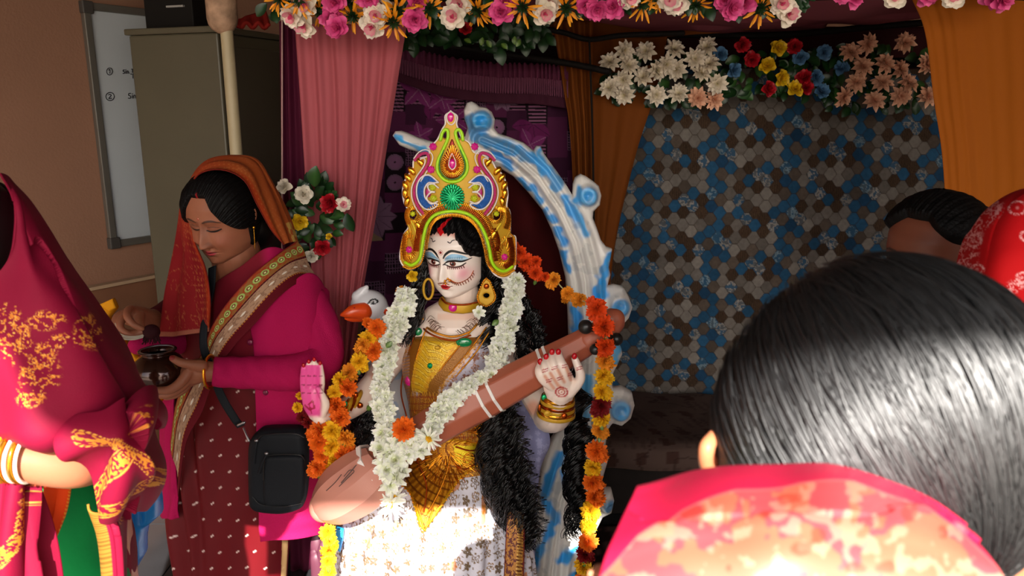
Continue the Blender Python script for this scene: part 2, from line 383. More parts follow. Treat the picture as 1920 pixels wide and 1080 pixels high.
# pole at the corner of the cabinet
pl = empty('painted_pole', 'cream painted pole with rusty upper sleeve at cabinet corner', 'pole', (*W(444, 300, 2.5)[:2], 0))
px_, py_ = W(444, 300, 2.5)[:2]
M('shaft', *tube([(px_, py_, 0), (px_, py_, 1.0), (px_, py_, 2.58)], 0.019, seg=20), mat('cream_paint', 'a89878', 0.5, var=0.08, vscale=12), pl)
M('sleeve', *tube([(px_-0.01, py_, z) for z in np.linspace(cz+0.01, 2.5, 12)], 0.046, seg=24), mat('rusty_cream', 'a08068', 0.7, var=0.45, vscale=28, bump=0.3), pl)

# ---------------------------------------------------------------- tent: printed sheets, curtains
def curtain(name, rows, nu, nv, fold, m, label, colf=None, solid=0.002, cat='curtain', group=None, parts=None):
    V, F, Sg, Tg, G = sheet(rows, nu, nv, fold)
    c = None if colf is None else colf(Sg, Tg, G, V)
    o = M(name, V, F, m, col=c, solid=solid); tag(o, label, cat, group); return o
# purple sheet with patchwork and leaf print
def purple_print(Sg, Tg, G, V):
    x = G[..., 0]; y = G[..., 1]; C = np.zeros(x.shape+(3,)); C[...] = lin('160812')
    cs = 38.0; xi = np.floor(x/cs); yi = np.floor((y+13*np.floor(x/cs))/cs); fx = x/cs-xi; fy = (y+13*xi)/cs-yi
    h = hash2(xi, yi, 3); h2 = hash2(xi, yi, 9)
    mixc(C, (h < 0.22)*1.0, '4a1a3a'); mixc(C, ((h > 0.22) & (h < 0.38))*1.0, '34122a')
    st = ((h > 0.38) & (h < 0.62)); mixc(C, st*(np.sin(y*0.95) > 0.1)*(fx > .08)*(fx < .92)*1.0, '7a4c68')
    tn = (h > 0.62) & (h < 0.68) & (np.abs(fx-.5) < .28+.1*np.cos(fy*6.28)); mixc(C, tn*1.0, '7a6650')
    gr = (h > 0.68) & (h < 0.78); mixc(C, gr*(((np.sin(x*1.3) > .5) | (np.sin(y*1.3) > .6)))*0.8, '6e4c66')
    dt = (h > 0.78) & (h < 0.88); rr = np.hypot(fx-.5, fy-.5); mixc(C, dt*((rr < .33) & (rr > .05)).astype(float), '7a5070'); mixc(C, dt*(np.abs(rr-.36) < .04)*1.0, '6e5068')
    for k in range(26):                               # leaf sprays
        lx = 690+hash2(k, 1, 5)*390; ly = 130+hash2(k, 2, 6)*520; n = 4+int(hash2(k, 3)*2); r0 = 26+hash2(k, 4)*20
        a0 = hash2(k, 5)*6; q = hash2(k, 6); cl = '6a2458' if q < .6 else ('6e5068' if q < .85 else '5a1848')
        for i in range(n):
            a = a0+i*(3.2/n if q > .5 else 6.28/n); dx = x-lx; dy = y-ly; u = dx*math.cos(a)+dy*math.sin(a); v = -dx*math.sin(a)+dy*math.cos(a)
            w = np.sin(np.clip(u/r0, 0, 1)*math.pi)*r0*0.28; m = smooth(0.8, -0.8, np.abs(v)-w)*(u > 0)*(u < r0)
            mixc(C, m, cl); mixc(C, m*(np.abs(v) < 0.7)*.6, '94708a' if q < .6 else '2a0f22')
    return C
m_print = mat('printed_sheet', vcol=True, rough=0.85, bump=0.05, bscale=200)
curtain('printed_sheet', [[(700, 132, 3.05), (900, 165, 3.05), (1075, 168, 3.05)], [(690, 400, 3.05), (880, 400, 3.05), (1085, 400, 3.05)], [(670, 760, 3.05), (880, 760, 3.05), (1100, 760, 3.05)]],
        260, 400, lambda s, t: 0.012*np.sin(s*17+2*t)+0.004*np.sin(s*60), m_print, 'dark purple patchwork and leaf printed sheet hanging behind the statue', purple_print, cat='hanging sheet')
m_val = mat('plum_cloth', '5c2840', 0.85, bump=0.1)
vl = empty('gathered_valance', 'plum gathered valance with fringe across top of purple printed sheet', 'valance', W(900, 200, 3.0))
def vrow(dy, Y): return [(745, 85+dy*0.9, Y), (830, 105+dy, Y), (920, 118+dy, Y), (1000, 120+dy, Y), (1065, 125+dy*1.05, Y)]
V, F, Sg, Tg, G = sheet([vrow(0, 3.0), vrow(14, 2.985), vrow(30, 2.99)], 420, 14, lambda s, t: 0.007*np.sin(s*190+1.5*np.sin(s*30))*(1-t*.4)); M('gathered_header', V, F, m_val, vl, solid=0.003)
V, F, Sg, Tg, G = sheet([vrow(26, 2.985), vrow(40, 2.98), vrow(56, 2.985)], 520, 14, lambda s, t: 0.004*np.sin(s*420+2*np.sin(s*24))*(.4+t)); M('fringe', V, F, mat('plum_fringe', '6b3a50', 0.85), vl, solid=0.002)
V, F, Sg, Tg, G = sheet([vrow(50, 2.99), vrow(75, 2.99)], 200, 8, lambda s, t: 0.004*np.sin(s*60)); M('lower_band', V, F, mat('plum_band', '3d1828', 0.85), vl, solid=0.002)
# ogee tile printed sheet, back right
def tile_print(Sg, Tg, G, V):
    x = V[..., 0]+0.004*np.sin(V[..., 2]*9); z = V[..., 2]; px_, pz_ = 0.0385, 0.0272; C = np.zeros(x.shape+(3,))
    cols = ['8e867f', '7d756e', '65584e', '4e3b2c', '2c5c80', '234a6c', 'a09a94', '8298a6']
    best = np.full(x.shape, 9.0); b2 = best.copy(); ci = np.zeros(x.shape); cj = ci.copy(); i0 = np.floor(x/px_/2); j0 = np.floor(z/pz_)
    for dj in (-1, 0, 1, 2):
        for di in (-1, 0, 1):
            j = j0+dj; i = i0+di; cx = (i*2+np.mod(j, 2))*px_; cz = j*pz_; d = np.hypot(x-cx, z-cz)
            m = d < best; b2 = np.where(m, best, np.minimum(b2, d)); best = np.where(m, d, best); ci = np.where(m, i, ci); cj = np.where(m, j, cj)
    k = hash2(np.mod(ci, 4), np.mod(cj+3*np.floor(ci/4), 7), 5)*10.99; h = hash2(ci, cj, 4)
    kind = np.where(k < 1, 4, np.where(k < 2.5, 3, np.where(k < 4, 6, np.where(k < 5.5, 0, np.where(k < 7, 1, np.where(k < 8, 7, np.where(k < 9, 5, 2)))))))
    for q in range(8): mixc(C, (kind == q)*1.0, cols[q])
    C *= (0.44+0.22*h)[..., None]
    n = fbm(V[..., 0]*90, V[..., 2]*90, 2); fl_ = fbm(V[..., 0]*70, V[..., 2]*70, 8); pr = (kind == 6) | (kind == 7)
    mixc(C, pr*(fl_ > .54)*0.9, '1f4560'); mixc(C, pr*(fl_ < .4)*0.7, '2c3844')
    C *= (0.8+0.4*n)[..., None]; C *= np.where(kind == 3, 0.8+0.4*(np.sin(V[..., 0]*700+6*n) > 0), 1.0)[..., None]
    mixc(C, smooth(0.004, 0.0012, b2-best)*0.75, '2c201a'); mixc(C, smooth(0.0285, 0.032, best)*.6, '2c201a')
    return C
curtain('tile_print_sheet', [[(1150, 130, 3.30), (1450, 128, 3.30), (1800, 130, 3.30)], [(1110, 450, 3.30), (1450, 450, 3.30), (1830, 450, 3.30)], [(1080, 800, 3.30), (1450, 800, 3.30), (1890, 800, 3.30)]],
        430, 420, lambda s, t: 0.006*np.sin(s*14+3*t)+0.003*np.sin(s*31+t*9), m_print, 'sheet printed with blue, grey and brown rounded tiles covering back wall on the right', tile_print, cat='hanging sheet')
curtain('dark_backing_cloth', [[(700, 20, 3.2), (880, 20, 3.2), (1080, 20, 3.2)], [(700, 190, 3.2), (880, 190, 3.2), (1080, 190, 3.2)]], 60, 30, lambda s, t: 0.008*np.sin(s*20), mat('dark_plum', '1a0a0e', .9), 'dark plum backing sheet added high behind the leafy garland and valance', cat='cloth')  # backing added to keep the gap above the valance dark, hiding brown wall
curtain('dark_backing_cloth', [[(1130, 50, 3.33), (1450, 50, 3.33), (1780, 50, 3.33)], [(1130, 175, 3.33), (1450, 175, 3.33), (1780, 175, 3.33)]], 80, 30, lambda s, t: 0.005*np.sin(s*30), mat('dark_maroon', '2c0c10', .9), 'dark maroon cloth behind the row of white and peach flowers', cat='cloth')
# pink curtain, maroon curtain
m_pink = mat('pink_voile', 'b65c64', 0.8, trans=0.2); m_maroon = mat('maroon_curtain', '4a1028', 0.8, bump=0.1)
curtain('curtain', [[(553, 45, 2.32), (650, 45, 2.32), (762, 45, 2.32)], [(565, 200, 2.33), (655, 200, 2.33), (737, 200, 2.33)], [(578, 400, 2.35), (650, 400, 2.35), (705, 400, 2.35)],
                    [(592, 600, 2.37), (640, 600, 2.37), (672, 600, 2.37)], [(600, 800, 2.38), (630, 800, 2.38), (655, 800, 2.38)], [(600, 1100, 2.38), (630, 1100, 2.38), (655, 1100, 2.38)]],
        200, 120, lambda s, t: 0.007*np.sin(s*30+1.2*np.sin(3*t+s*4))+0.003*np.sin(s*67+2*t), m_pink, 'pink gathered curtain hanging from the flowered beam on the left')
curtain('curtain', [[(524, 40, 2.42), (545, 40, 2.42), (575, 40, 2.42)], [(530, 400, 2.44), (555, 400, 2.44), (600, 400, 2.44)], [(545, 1070, 2.46), (580, 1070, 2.46), (620, 1070, 2.46)]],
        50, 60, lambda s, t: 0.008*np.sin(s*20), m_maroon, 'dark maroon curtain strip beside steel cabinet, left of pink curtain')
V, F = tube([W(529, y, 2.40) for y in range(30, 1070, 40)], 0.0025, seg=8); tag(M('hanging_cord', V, F, mat('pale_cord', 'b08a86', 0.7)), 'thin pale cord hanging along left edge of maroon curtain', 'cord')
# orange curtains
m_or = mat('orange_cloth', '743c10', 0.8, bump=0.08, trans=0.15); m_or2 = mat('saffron_cloth', '98500f', 0.8, bump=0.06, bscale=300, trans=0.15)
curtain('curtain', [[(1035, 40, 3.0), (1075, 40, 3.0), (1112, 40, 3.0)], [(1055, 160, 2.98), (1085, 160, 2.98), (1112, 160, 2.98)], [(1072, 300, 2.98), (1095, 300, 2.98), (1115, 300, 2.98)], [(1085, 700, 2.98), (1100, 700, 2.98), (1118, 700, 2.98)]],
        80, 100, lambda s, t: 0.012*np.sin(s*22+t*3), m_or, 'narrow ochre curtain gathered beside purple printed sheet')
curtain('curtain', [[(1106, 70, 3.10), (1170, 70, 3.12), (1250, 70, 3.14)], [(1106, 130, 3.08), (1170, 130, 3.10), (1240, 130, 3.12)], [(1108, 190, 3.06), (1160, 190, 3.09), (1224, 190, 3.11)], [(1110, 300, 3.02), (1150, 300, 3.05), (1190, 300, 3.08)], [(1112, 480, 3.02), (1130, 480, 3.04), (1152, 480, 3.08)], [(1112, 700, 3.02), (1122, 700, 3.04), (1136, 700, 3.06)]],
        90, 100, lambda s, t: 0.008*np.sin(s*15+t*2), m_or, 'ochre curtain drawn to a slant, left of tile printed sheet')
curtain('curtain', [[(1706, -10, 2.3), (1820, -10, 2.3), (1990, -10, 2.3)], [(1733, 60, 2.3), (1830, 60, 2.3), (1990, 60, 2.3)], [(1748, 180, 2.3), (1840, 180, 2.3), (1990, 180, 2.3)], [(1768, 340, 2.3), (1850, 340, 2.3), (1990, 340, 2.3)], [(1778, 700, 2.3), (1860, 700, 2.3), (1990, 700, 2.3)]],
        120, 120, lambda s, t: 0.006*np.sin(s*12+t*2)+0.002*np.sin(s*50), m_or2, 'wide saffron curtain hanging at the right edge of the stage')
# dusky pink canopy cloth and ochre cloth band under it
cc = curtain('canopy_cloth', [[(560, -60, 2.2), (1300, -30, 2.2), (1950, -30, 2.2)], [(700, 0, 2.7), (1300, 32, 2.7), (1850, 26, 2.7)], [(1000, 30, 3.25), (1300, 62, 3.25), (1560, 48, 3.25), (1760, 34, 3.25)]],
        160, 60, lambda s, t: 0.008*np.sin(s*25+t*4), mat('dusky_pink', '8a4650', 0.85, trans=0.1), 'dusky pink cloth stretched as canopy over the stage', cat='canopy')
curtain('cloth_band', [[(1020, 30, 3.16), (1150, 34, 3.16), (1300, 40, 3.16), (1420, 50, 3.16)], [(1030, 66, 3.15), (1150, 72, 3.15), (1290, 66, 3.15), (1410, 54, 3.15)]], 80, 12,
        lambda s, t: 0.004*np.sin(s*30), m_or, 'ochre cloth band slung under the pink canopy', cat='cloth')
# dark red cloth behind the statue
curtain('red_drape', [[(860, 275, 2.36), (950, 300, 2.36), (1030, 345, 2.36)], [(850, 480, 2.36), (980, 480, 2.36), (1085, 480, 2.36)], [(850, 1130, 2.36), (980, 1130, 2.36), (1090, 1130, 2.36)]], 80, 80,
        lambda s, t: 0.015*np.sin(s*13+t*2), mat('dark_red_velvet', '3a0608', 0.85, var=0.3, vscale=9), 'dark red velvet cloth hanging inside the painted arch', cat='cloth')
# black wrapped bars of the tent
m_bar = mat('black_wrap', '120e0c', 0.7, bump=0.3)
def bar(pts, label, r=5):
    V, F = ptube([(x, y, Y, r) for x, y, Y in pts], seg=10, cap=True); tag(M('tent_bar', V, F, m_bar), label, 'bar')
bar([(1015, 52, 2.95), (1060, 62, 2.95), (1105, 74, 2.95), (1170, 66, 2.95), (1280, 62, 2.95)], 'black wrapped bar running from garland to back corner of the tent')
bar([(745, 72, 2.93), (900, 95, 2.93), (1060, 118, 2.93), (1140, 134, 2.93)], 'long black wrapped bar sloping above plum valance', 6)
bar([(1105, 76, 2.94), (1107, 130, 2.94), (1112, 300, 2.94), (1116, 620, 2.94)], 'thin black upright bar between the two ochre curtains', 2)
bar([(1240, 64, 3.2), (1450, 66, 3.2), (1640, 50, 3.2), (1760, 40, 3.2)], 'black bar carrying the back flower row on the right', 6)
# the bed platform at the back right, with a printed mattress
def bed_print(V):
    C = np.zeros((len(V), 3)); C[:] = lin('4c3c36'); x = V[:, 0]; y = V[:, 1]; z = V[:, 2]
    u = x*9+y*3; w = y*11+z*12; i = np.floor(u); j = np.floor(w); h = hash2(i, j, 2)
    mixc(C, (h > .55)*(np.abs((w % 1)-.5) < .3)*(np.abs(u % 1-.5) < .18)*1.0, '3a2620'); mixc(C, (h < .2)*(np.sin(u*18) > .2)*0.8, '40302c'); mixc(C, (np.abs(fbm(u, w, 3)-.5) < .02)*.7, '2c1c18')
    return C
mt = empty('low_bed', 'low bed with patterned mattress on dark base behind the statue on the right', 'bed', (1.2, 2.95, 0))
gx = np.linspace(0.15, 2.55, 260); prof = [(2.66, 0.265), (2.65, 0.30), (2.655, 0.345), (2.68, 0.365)]+[(y, 0.367) for y in np.linspace(2.72, 3.22, 90)]
prof = [(a, b) for a, b in prof]; pz = cr([p for p in prof[:4]], 30).tolist()+[list(p) for p in prof[4:]]
V = np.array([[(x, p[0]-0.10*(x-1.0), p[1]) for x in gx] for p in pz]); V[..., 2] += 0.004*np.sin(V[..., 0]*21)*np.sin(V[..., 1]*17)
M('mattress', V, gridF(len(pz), len(gx)), m_print, mt, col=bed_print(V.reshape(-1, 3)), solid=0.004)
M('bed_base', *box(0.2, 2.55, 2.85, 3.22, 0, 0.262), mat('dark_base', '1a1412', 0.7, var=0.3), mt, sm=False, bevel=0.005)
# dark carpet in front of it
V, F, Sg, Tg, G = sheet([[(0, 0, 0)]*2]*2, 2, 2); 
X_, Y_ = np.meshgrid(np.linspace(0.2, 2.5, 120), np.linspace(1.3, 2.75, 80)); V = np.stack([X_, Y_, 0.006+0.002*np.sin(X_*9)*np.sin(Y_*13)], -1)
C = np.zeros(X_.shape+(3,)); C[...] = lin('221414'); mixc(C, (fbm(X_*22, Y_*22, 5) > .58)*.8, '5a4440')
tag(M('carpet', V, gridF(80, 120), m_print, col=C, solid=0.008), 'dark patterned carpet on the floor in front of low bed', 'carpet')
# ================================================================ FLOWERS (radius 1, facing +Z)
def flower(layers, seed=0, nl=4, nw=3):
    r = random.Random(seed); V = []; F = []; C = []
    for (cnt, L, w, el, curl, ruf, col, col2, tip, r0) in layers:
        for i in range(cnt):
            a = 2*math.pi*(i+r.uniform(-.25, .25)+(0.5 if len(V) % 2 else 0))/cnt; e = math.radians(el+r.uniform(-9, 9)); l = L*r.uniform(.85, 1.1); n0 = len(V)
            c1, c2 = lin(col), lin(col2); sh = r.uniform(.85, 1.12); x, z = r0, 0.0; ph = r.uniform(0, 6)
            for k in range(nl):
                t = k/(nl-1); ee = e-math.radians(curl)*t
                if k: x += l/(nl-1)*math.cos(ee); z += l/(nl-1)*math.sin(ee)
                ww = w*(math.sin(math.pi*min(1, .12+t*.83))**tip)*(1 if k < nl-1 or tip < 1 else .55)
                for j in range(nw):
                    s = j/(nw-1)*2-1; yy = s*ww/2; zz = z+0.22*w*s*s+ruf*math.sin(ph+k*2.3+j*2.9); xx = x+ruf*math.sin(ph*2+j*4)*(t > .8)
                    V.append((xx*math.cos(a)-yy*math.sin(a), xx*math.sin(a)+yy*math.cos(a), zz)); C.append((c1*(1-t)+c2*t)*sh)
            for k in range(nl-1):
                for j in range(nw-1): q = n0+k*nw+j; F.append((q, q+1, q+nw+1, q+nw))
    return np.array(V), F, np.array(C)
m_petal = mat('petals', vcol=True, rough=0.65, spec=0.3, trans=0.25); m_silk = mat('silk_petals', vcol=True, rough=0.45, spec=0.4, trans=0.15)
def fmesh(name, layers, seed=0, m=None, **k):
    V, F, C = flower(layers, seed, **k); return make_mesh(name, V, F, m or m_petal, C)
def L_(cnt, L, w, el, curl, ruf, col, col2, tip=.5, r0=.03): return (cnt, L, w, el, curl, ruf, col, col2, tip, r0)
def marigold(c1, c2, seed): return fmesh('marigold', [L_(14, .96, .46, -12, 10, .10, c1, c2, .35), L_(13, .92, .46, 12, 15, .11, c1, c2, .35), L_(12, .86, .44, 34, 20, .11, c1, c2, .35), L_(10, .76, .42, 54, 25, .11, c1, c2, .35), L_(8, .66, .4, 74, 20, .11, c1, c2, .35)], seed)
MG = {'o': [marigold('c04208', 'ff7a18', s) for s in (1, 2, 3)], 'r': [marigold('b02a08', 'f05010', s) for s in (4, 5)], 'y': [marigold('d08a08', 'ffc81c', s) for s in (6, 7, 8)],
      'a': [marigold('c86c0c', 'f8a028', s) for s in (9, 10)], 'd': [marigold('3c0408', '8c1014', s) for s in (11, 12)]}
WF = [fmesh('white_blossom', [L_(7, 1.0, .62, 5, 35, .07, 'd4deb4', 'fbfbf2', .5), L_(7, .85, .58, 32, 40, .08, 'dde6bc', 'fcfcf5', .5), L_(6, .62, .5, 55, 40, .08, 'e0e8b8', 'ffffff', .5), L_(4, .4, .36, 75, 20, .06, 'c8d488', 'f4f6e0', .5)], s) for s in (21, 22, 23, 24)]
DAISY = fmesh('daisy', [L_(13, 1.0, .26, 8, 10, .02, 'e8ecd8', 'fcfcf4', .7, .2), L_(11, .9, .24, 26, 15, .02, 'e8ecd8', 'fcfcf4', .7, .2), L_(10, .34, .2, 50, 30, .05, 'd89a10', 'f0c020', .6)], 31)
def rose(c1, c2, seed): return fmesh('rose', [L_(5, .95, .95, 14, 30, .03, c1, c2, .45), L_(5, .85, .85, 38, 20, .03, c1, c2, .45), L_(4, .72, .7, 58, 5, .03, c1, c2, .45), L_(3, .6, .5, 74, -10, .03, c1, c2, .45), L_(3, .5, .35, 84, -20, .03, c1, c2, .45)], seed, m_silk, nl=5, nw=4)
ROSE = {k: rose(*v) for k, v in {'red': ('6a040c', 'c01828', 41), 'white': ('b8ac94', 'efe6d6', 42), 'yellow': ('b07c08', 'f0c820', 43), 'pink': ('b81868', 'f060a0', 44), 'blue': ('1c3c60', '5c88b0', 45)}.items()}
ROSE['blush'] = fmesh('rose', [L_(6, .95, .95, 14, 30, .03, 'e8dcc0', 'f2e4d2', .42), L_(5, .85, .8, 38, 20, .03, 'f0e4cc', 'f4e8da', .42), L_(4, .7, .7, 60, 5, .03, 'e8c8b8', 'f090a8', .42), L_(3, .5, .4, 78, -10, .03, 'd86080', 'f05090', .45)], 46, m_silk, nl=5, nw=4)
DAHLIA = {k: fmesh('lily', [L_(10, 1.0, .5, 8, 25, .06, *v), L_(9, .82, .46, 34, 25, .06, *v), L_(7, .6, .38, 60, 20, .05, *v)], s, m_silk) for k, v, s in (('white', ('b8a880', 'f4e8d8', .75), 51), ('peach', ('b06848', 'f0bc9c', .75), 52))}
def spray_mesh(seed):
    a = flower([L_(9, .95, .2, 10, 15, .02, 'e08c10', 'ffb028', .6, .35), L_(9, .8, .17, 42, 20, .02, 'e08010', 'ffa820', .6, .3), L_(10, .5, .16, 20, 0, .02, '0c1c0a', '1c3814', .8), L_(8, .45, .14, 60, 0, .02, '0c1c0a', '2c4818', .8)], seed)
    return make_mesh('petal_spray', a[0], a[1], m_silk, a[2])
SPRAY = [spray_mesh(s) for s in (61, 62)]
def leaf_mesh(c1, c2, serr=0.0):
    V = []; F = []; C = []; n = 9
    for k in range(n):
        t = k/(n-1); w = 0.34*math.sin(math.pi*min(1, t*.95+.03))**.8*(1+serr*(k % 2)); z = 0.12*math.sin(t*2.6)
        for s in (-1, 0, 1): V.append((t, s*w, z-0.10*abs(s)*w/.3*-1)); C.append((lin(c1) if s else lin(c2))*(0.9+0.2*t))
    for k in range(n-1):
        for j in range(2): q = k*3+j; F.append((q, q+1, q+4, q+3))
    return make_mesh('leaf', np.array(V), F, mat('leaf_green', vcol=True, rough=0.35, spec=0.5, trans=0.15), np.array(C))
LEAF = [leaf_mesh('0f2a12', '1d3f1c'), leaf_mesh('1c4018', '38602a'), leaf_mesh('3a5a20', '6a8a3a', .1)]
def rdir(k=0.5, base=(0, -1, 0.15)):
    return Vector((base[0]+random.uniform(-k, k), base[1]+random.uniform(-k, k)*.3, base[2]+random.uniform(-k, k)))
def put(mesh, name, px, py, Y, r, parent, k=.5, d=None, flat=None):
    s = r*float(PXM(py, Y)); 
    return inst(mesh, name, W(px, py, Y), quat(d if d is not None else rdir(k), random.uniform(0, 6)), s if flat is None else (s, s, s*flat), parent)
def put_leaf(px, py, Y, L, ang, parent, kind=None, tilt=.4):
    """leaf pointing at ang degrees in the picture (0 right, 90 up)"""
    a = math.radians(ang); d = Vector((math.cos(a), random.uniform(-tilt, tilt)*.7-.1, math.sin(a))).normalized()
    n = Vector((random.uniform(-.4, .4), -1, random.uniform(-.1, .6))); y = n.cross(d).normalized(); z = d.cross(y)
    q = Matrix((d, y, z)).transposed().to_quaternion(); return inst(random.choice(LEAF[:2]) if kind is None else LEAF[kind], 'leaf', W(px, py, Y), q, L*float(PXM(py, Y)), parent)

# ---- flower row along the front beam of the tent
g = empty('flower_garland', 'garland of pink and white cloth roses and yellow sprays along front beam at the top', 'garland', W(1100, 10, 2.1))
V, F = tube([W(x, -12+4*math.sin(x*.01), 2.2) for x in range(490, 1960, 40)], 0.016, seg=10); M('beam_wrap', V, F, mat('dark_green_wrap', '10180e', .8), g)
spots = [(522, -2, 'y'), (575, 8, 'b'), (548, 28, 'b'), (570, 46, 'b'), (600, 22, 's'), (628, 3, 'p'), (622, 32, 'p'), (633, 52, 'p'), (655, 8, 's'), (662, 30, 's'), (712, 4, 'b'), (705, 28, 'b'), (698, 50, 'b'),
         (745, 20, 's'), (738, 42, 's'), (782, 4, 'p'), (778, 36, 'p'), (805, 16, 's'), (860, 8, 'b'), (850, 30, 'b'), (895, 20, 's'), (948, 6, 'p'), (940, 22, 'p'), (980, 14, 's'), (1030, 6, 'b'), (1022, 24, 'b'), (1062, 16, 's'),
         (1100, 10, 'p'), (1120, 16, 'p'), (1150, 12, 'p'), (1205, 8, 's'), (1255, -2, 'b'), (1268, 4, 'b'), (1305, 10, 's'), (1360, -2, 'p'), (1372, 14, 'p'), (1395, 4, 'p'), (1425, 16, 's'), (1465, 4, 'b'), (1478, 26, 'b'), (1580, -18, 'p'), (1600, -8, 'p'), (1680, -10, 'b'), (1740, -12, 'p'), (1790, -10, 'b'), (1880, -2, 'p'), (1862, -8, 'p'), (560, 0, 's'), (690, -4, 'p'), (915, -6, 's'), (1180, -8, 'b'), (1230, -8, 's')]
for x, y, k in spots:
    Y = 2.12+random.uniform(-.03, .03)
    if k == 's': put(random.choice(SPRAY), 'petal_spray', x, y, Y, 29, g, .6, d=(random.uniform(-.4, .4), -1, random.uniform(-1.0, -.2)))
    elif k == 'y': put(SPRAY[0], 'petal_spray', x, y, Y, 24, g)
    else: put(ROSE['pink' if k == 'p' else 'blush'], 'rose', x, y, Y, 25, g, .5, d=(random.uniform(-.4, .4), -1, random.uniform(-.7, 0)))
for i in range(120):
    x = 500+random.random()*1010; y = random.uniform(-8, 30)
    if x > 1100: y -= 12
    put_leaf(x, y, 2.15, random.uniform(16, 32), random.choice((-90, -60, -120, -30, -150))+random.uniform(-25, 25), g, 0)
# dark greenery of the second row and a bright bud
g = empty('flower_garland', 'dark green leafy garland under the beam, with one pale green bud', 'garland', W(880, 75, 2.45))
V, F = tube([W(x, 58+6*math.sin(x*.03), 2.52) for x in range(750, 1030, 20)], 0.012, seg=8); M('wire', V, F, m_bar, g)
for i in range(110):
    x = random.uniform(745, 1025); put_leaf(x, 45+random.uniform(-20, 34)+(12 if 880 < x < 960 else 0), 2.5+random.uniform(-.05, .05), random.uniform(18, 34), random.uniform(-180, 0), g, 0)
for x, y in ((912, 76), (905, 70), (965, 68), (975, 74), (940, 82), (870, 74)): put_leaf(x, y, 2.42, 15, random.uniform(-120, 0), g, 2)
put(ROSE['red'], 'rose', 873, 54, 2.44, 14, g)
# ---- back row of flowers over the tile print
g = empty('flower_garland', 'row of white, yellow, red, blue and peach flowers hanging over tile printed sheet', 'garland', W(1430, 120, 3.15))
V, F = tube([W(x, 118, 3.13) for x in range(1150, 1750, 30)], 0.02, seg=10); M('wire', V, F, m_bar, g)
for i in range(230):
    x = random.uniform(1130, 1745); y0, y1 = (95, 190) if x < 1330 else ((85, 178) if x < 1560 else (80, 205)); put_leaf(x, random.uniform(y0, y1), 3.1+random.uniform(-.06, .02), random.uniform(16, 30), random.uniform(-170, -10), g, random.choice((0, 0, 0, 1)))
for x, y in ((1171, 94), (1211, 96), (1264, 92), (1325, 88), (1143, 116), (1178, 122), (1303, 110), (1232, 132), (1168, 150), (1206, 144), (1268, 130), (1315, 137), (1142, 165), (1170, 178), (1231, 178), (1272, 176), (1345, 157), (1250, 120), (1330, 120)):
    put(DAHLIA['white'], 'lily', x, y, 3.0+random.uniform(-.02, .02), 21, g)
for x, y in ((1595, 98), (1628, 82), (1697, 80), (1618, 124), (1660, 118), (1688, 130), (1606, 154), (1654, 154), (1704, 156), (1582, 182), (1640, 188), (1690, 180), (1738, 120), (1740, 180), (1308, 184), (1340, 186)):
    put(DAHLIA['peach'], 'lily', x, y, 3.02+random.uniform(-.02, .02), 21, g)
for x, y, c in ((1459, 89, 'yellow'), (1438, 123, 'yellow'), (1466, 146, 'yellow'), (1491, 167, 'yellow'), (1440, 166, 'red'), (1508, 146, 'red'), (1410, 112, 'red'), (1392, 84, 'red'), (1490, 88, 'red'), (1510, 165, 'red'), (1545, 98, 'blue'), (1578, 128, 'blue'), (1530, 145, 'blue'), (1540, 172, 'blue'), (1376, 132, 'blue'), (1350, 102, 'blue'), (1500, 108, 'blue')):
    put(ROSE[c], 'rose', x, y, 3.03, 17, g)
# ---- bouquet tied to the pink curtain
g = empty('rose_bouquet', 'bouquet of white, red and yellow roses tied to pink curtain', 'bouquet', W(590, 420, 2.25))
for i in range(95):
    a = random.uniform(0, 6.28); rr = math.sqrt(random.random()); put_leaf(592+38*rr*math.cos(a), 405+62*rr*math.sin(a), 2.27+random.uniform(-.03, .02), random.uniform(20, 32), -math.degrees(a)+random.uniform(-50, 50), g, random.choice((0, 0, 1)))
for x, y, c, r in ((533, 350, 'white', 17), (569, 364, 'white', 20), (619, 381, 'red', 21), (562, 415, 'yellow', 17), (605, 464, 'red', 18), (584, 480, 'white', 15), (643, 384, 'blush', 15), (617, 444, 'yellow', 7)):
    put(ROSE[c], 'rose', x, y, 2.2, r, g, .5)
put_leaf(590, 350, 2.22, 40, 80, g, 1); put_leaf(650, 400, 2.22, 36, -70, g, 0)
